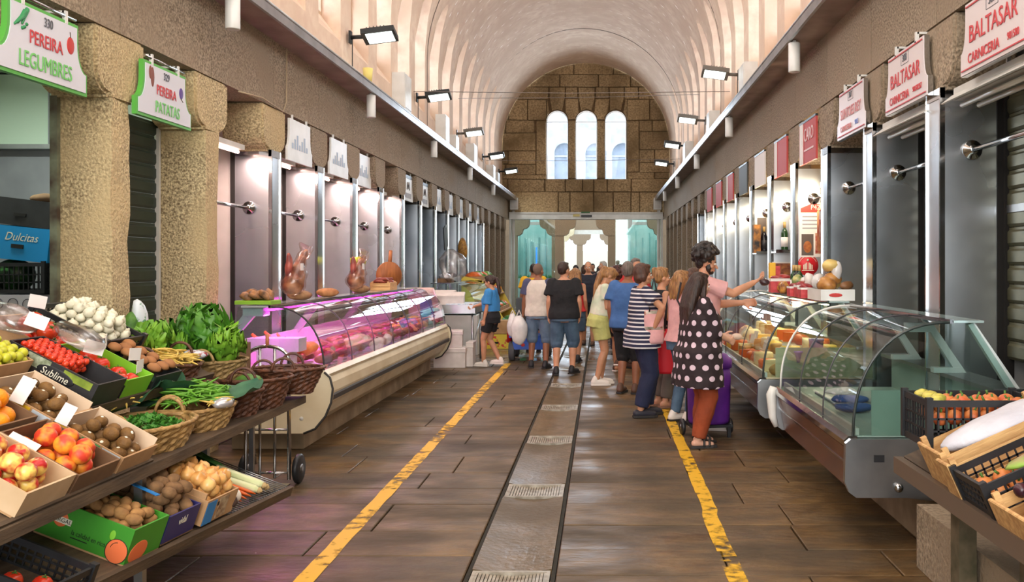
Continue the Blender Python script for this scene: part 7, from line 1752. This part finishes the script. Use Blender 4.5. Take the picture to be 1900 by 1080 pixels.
obj('seat', MB().box(-.22, .22, -.15, .25, .62, .70, ch=.02), black_m, t); obj('seat_back', MB().box(-.21, .21, -.20, -.13, .68, 1.08, ch=.02), black_m, t); obj('seat_post', MB().tube([(0, .05, .44), (0, .05, .62)], .03, 8), steel_d, t); obj('tiller', MB().tube([(0, .8, .3), (0, .62, .95)], .03, 8), black_m, t); obj('deck', MB().box(-.22, .22, .3, .85, .18, .24), sc_b, t)
o = obj('red_pole', MB().tube([(-.34, 0, .3), (-.34, 0, .62)], .045, 8), mat('print_red2', (200, 24, 40), .5), t)
# foam boxes on the floor at the end of the cream case
foam = mat('foam_white', (220, 212, 206), .7, col2=(206, 196, 190), scale=8)
def foam_box(label, loc, sx, sy, h, rz=0, tilt=0):
    t = thing('foam_box', label, 'box', loc, (tilt, 0, rz)); obj('tub', MB().box(-sx/2, sx/2, -sy/2, sy/2, 0, h*.75, ch=0), foam, t); obj('lid', MB().box(-sx/2-.008, sx/2+.008, -sy/2-.008, sy/2+.008, h*.76, h, ch=.012), foam, t)
foam_box('white foam box lowest on the floor at the far end of the cream counter', (-2.42, 14.75, 0), .50, .36, .32); foam_box('white foam box stacked on the floor one by the cream counter', (-2.47, 14.78, .325), .46, .34, .26, .1); foam_box('narrow white foam box standing beside the stacked ones', (-2.12, 14.9, 0), .10, .32, .40)
foam_box('white foam box tilted on the fish bench nearer the girl', (-2.55, 15.35, 1.0), .5, .4, .16, .1, .1); foam_box('white foam box lying open behind the tilted one', (-2.80, 15.8, 1.02), .5, .4, .16, -.1, .1)
t = thing('fish_bench', 'steel bench of iced fish the blue-shirted girl reaches over', 'bench', (-2.45, 15.5, 0)); obj('top', MB().box(-.45, .38, -.5, .6, .84, .98), steel_d, t); obj('ice', MB().box(-.1, .36, -.48, .3, .98, 1.0), mat('ice', (224, 232, 240), .3, col2=(176, 196, 214), scale=26, bump=.5, bscale=40), t)
for x in (-.4, .33): 
    for y in (-.45, .55): obj('leg', MB().tube([(x, y, 0), (x, y, .84)], .018, 8), steel_d, t)
    obj('cross_brace', MB().tube([(x, -.45, .25), (x, .55, .7)], .010, 6), steel_d, t)
# small glass case and greengrocer further on
t = thing('fish_case', 'small glass fish counter with curved front beyond the blue-shirted girl', 'display case', (-2.6, 18.0, 0)); obj('body', MB().box(-.5, .35, -1.4, 1.6, 0, .72), white_m, t)
C = glass_curve((.33, .74), (-.15, 1.30), 10, .85)
for i in range(3): obj('glass_pane', sheet(C, -1.38+i, -.40+i), case_glass, t)
obj('top_shelf', MB().box(-.5, -.13, -1.4, 1.6, 1.29, 1.31), steel_b, t); obj('ice', MB().box(-.45, .30, -1.35, 1.55, .74, .82), mat('ice', (224, 232, 240), .3), t); obj('end_glass', MB().prism(C+[(-.5, 1.30), (-.5, .74)], 'y', -1.40, -1.39), case_glass, t, fix=True)
lamp('AREA', 'fish_light', (-2.75, 18.0, 1.27), 10, (.9, 1, 1), .08, 2.4)
fsh = mat('fish_silver', (176, 186, 196), .25, .4, col2=(110, 122, 136), scale=12)
for i in range(14):
    o = obj('fish', MB().tube([(-.13, 0, 0), (-.10, 0, 0), (0, 0, .004), (.10, 0, 0), (.14, 0, .0), (.17, 0, 0)], [.006, .022, .03, .016, .006, .022], 8), fsh, None, (-2.72+.16*(i % 3), 16.9+.16*i, .845), (0, 0, .4)); tag(o, 'small silver fish on the ice of the far fish counter', 'fish', 'fish on the far counter')
for i, (y, lab) in enumerate(((17.2, 'foil-topped brown tray on the far fish counter'), (17.7, 'dark tray heaped on the far fish counter'))):
    t = thing('food_tray', lab, 'tray', (-2.92, y, 1.312)); obj('tray', MB().box(-.13, .13, -.16, .16, 0, .07), card_d if i == 0 else black_m, t); obj('heap', rough_ball((.12, .14, .09), .4, i), mat('foil', (214, 214, 220), .25, .6) if i == 0 else mat('dark_heap', (60, 62, 74), .5), t, (0, 0, .09))
t = thing('produce_stand', 'stepped produce stand with yellow end panels past the fish counter', 'stand', (-2.45, 20.6, 0))
for i, (z, x) in enumerate(((.25, .35), (.62, .18), (.98, .0), (1.3, -.2))): obj('shelf', MB().box(x-.35, x+.1, -1., 1.6, z-.03, z), wood_m, t)
for y in (-1.0, 1.58): obj('end_panel', MB().prism([(-.55, 0), (.46, 0), (.46, .3), (-.1, 1.3), (-.55, 1.4)], 'y', y, y+.02), mat('yellow_panel', (222, 196, 70), .5), t, fix=True)
colr = [fm['tomato'], mat('leaf_green_far', (70, 122, 50), .6), fm['orange'], mat('carrot_orange', (226, 112, 40), .5), fm['potato'], let_m]
cn_ = ['red', 'green', 'orange', 'carrot-coloured', 'brown', 'pale green']
for i in range(4):
    for j in range(6):
        z, x = ((.25, .35), (.62, .18), (.98, .0), (1.3, -.2))[i]; q = (i*5+j*2) % 6
        t = thing('produce_tray', '%s produce tray, %s along tier %s of the far stand' % (cn_[q], nth(j), ['one', 'two', 'three', 'four'][i]), 'tray', (-2.45+x-.12, 19.85+.4*j, z)); obj('tray', MB().box(-.18, .18, -.18, .18, 0, .08), card_m, t); tag(obj('heap', rough_ball((.17, .17, .09), .5, i*7+j, 14, 10), colr[q], t, (0, 0, .08)), kind='stuff')
o = obj('hanging_net', rough_ball((.12, .12, .26), .2, 4), mat('net_onion', (190, 140, 60), .6, col2=(120, 80, 40), scale=30), None, (-3.3, 21.75, 2.0)); tag(o, 'golden net of produce hanging high by the far left pillar', 'net')
o = obj('clear_sack', rough_ball((.26, .22, .30), .3, 6), glass('clear_bag', (244, 240, 238), .12, .6, .25), None, (-2.75, 17.0, 1.62)); tag(o, 'big clear plastic sack above the fish counter behind the girl', 'sack')
t = thing('green_crate_stack', 'green plastic crate on the floor beside the far produce stand', 'crate', (-1.75, 18.6, 0)); obj('tub', MB().box(-.25, .25, -.2, .2, .0, .55), mat('green_crate', (40, 130, 80), .5), t); obj('heap', rough_ball((.22, .18, .08), .4, 2), colr[1], t, (0, 0, .56))
closed_box('fruit_carton', 'yellow fruit carton with red fruit picture on the floor past the girl', Matrix.Translation((-2.05, 18.0, 0)), .5, .3, .28, mat('yellow_carton', (222, 196, 60), .5, col2=(206, 60, 50), scale=9, lo=.6, hi=.64))
closed_box('fruit_carton', 'brown fruit carton stacked over the yellow one past the girl', Matrix.Translation((-2.05, 18.02, .29)), .5, .3, .26, card_m)
t = thing('hanging_clipboard', 'dark board hanging askew on the closed blue shutters on the left', 'board', (-3.40, 20.05, 2.0), (.25, 0, 0)); obj('board', MB().box(-.01, .01, -.22, .22, 0, .5), black_m, t); obj('clip', MB().box(.01, .02, -.06, .06, .46, .52), steel_d, t)
# ============================================================ bake the grown meshes, turn lettering into meshes
bpy.context.view_layer.update()
dg = bpy.context.evaluated_depsgraph_get()
done = []
for o in BAKE: done.append((o, bpy.data.meshes.new_from_object(o.evaluated_get(dg))))
for o in list(COL.objects):
    if o.type == 'FONT': done.append((o, bpy.data.meshes.new_from_object(o.evaluated_get(dg))))
for o, me in done:
    if o.type == 'FONT':
        n = bpy.data.objects.new('lettering', me); COL.objects.link(n); n.parent = o.parent; n.matrix_local = o.matrix_local.copy(); n.matrix_parent_inverse = o.matrix_parent_inverse.copy()
        tag(n, kind='stuff'); bpy.data.objects.remove(o)
    else:
        o.modifiers.clear(); o.data = me
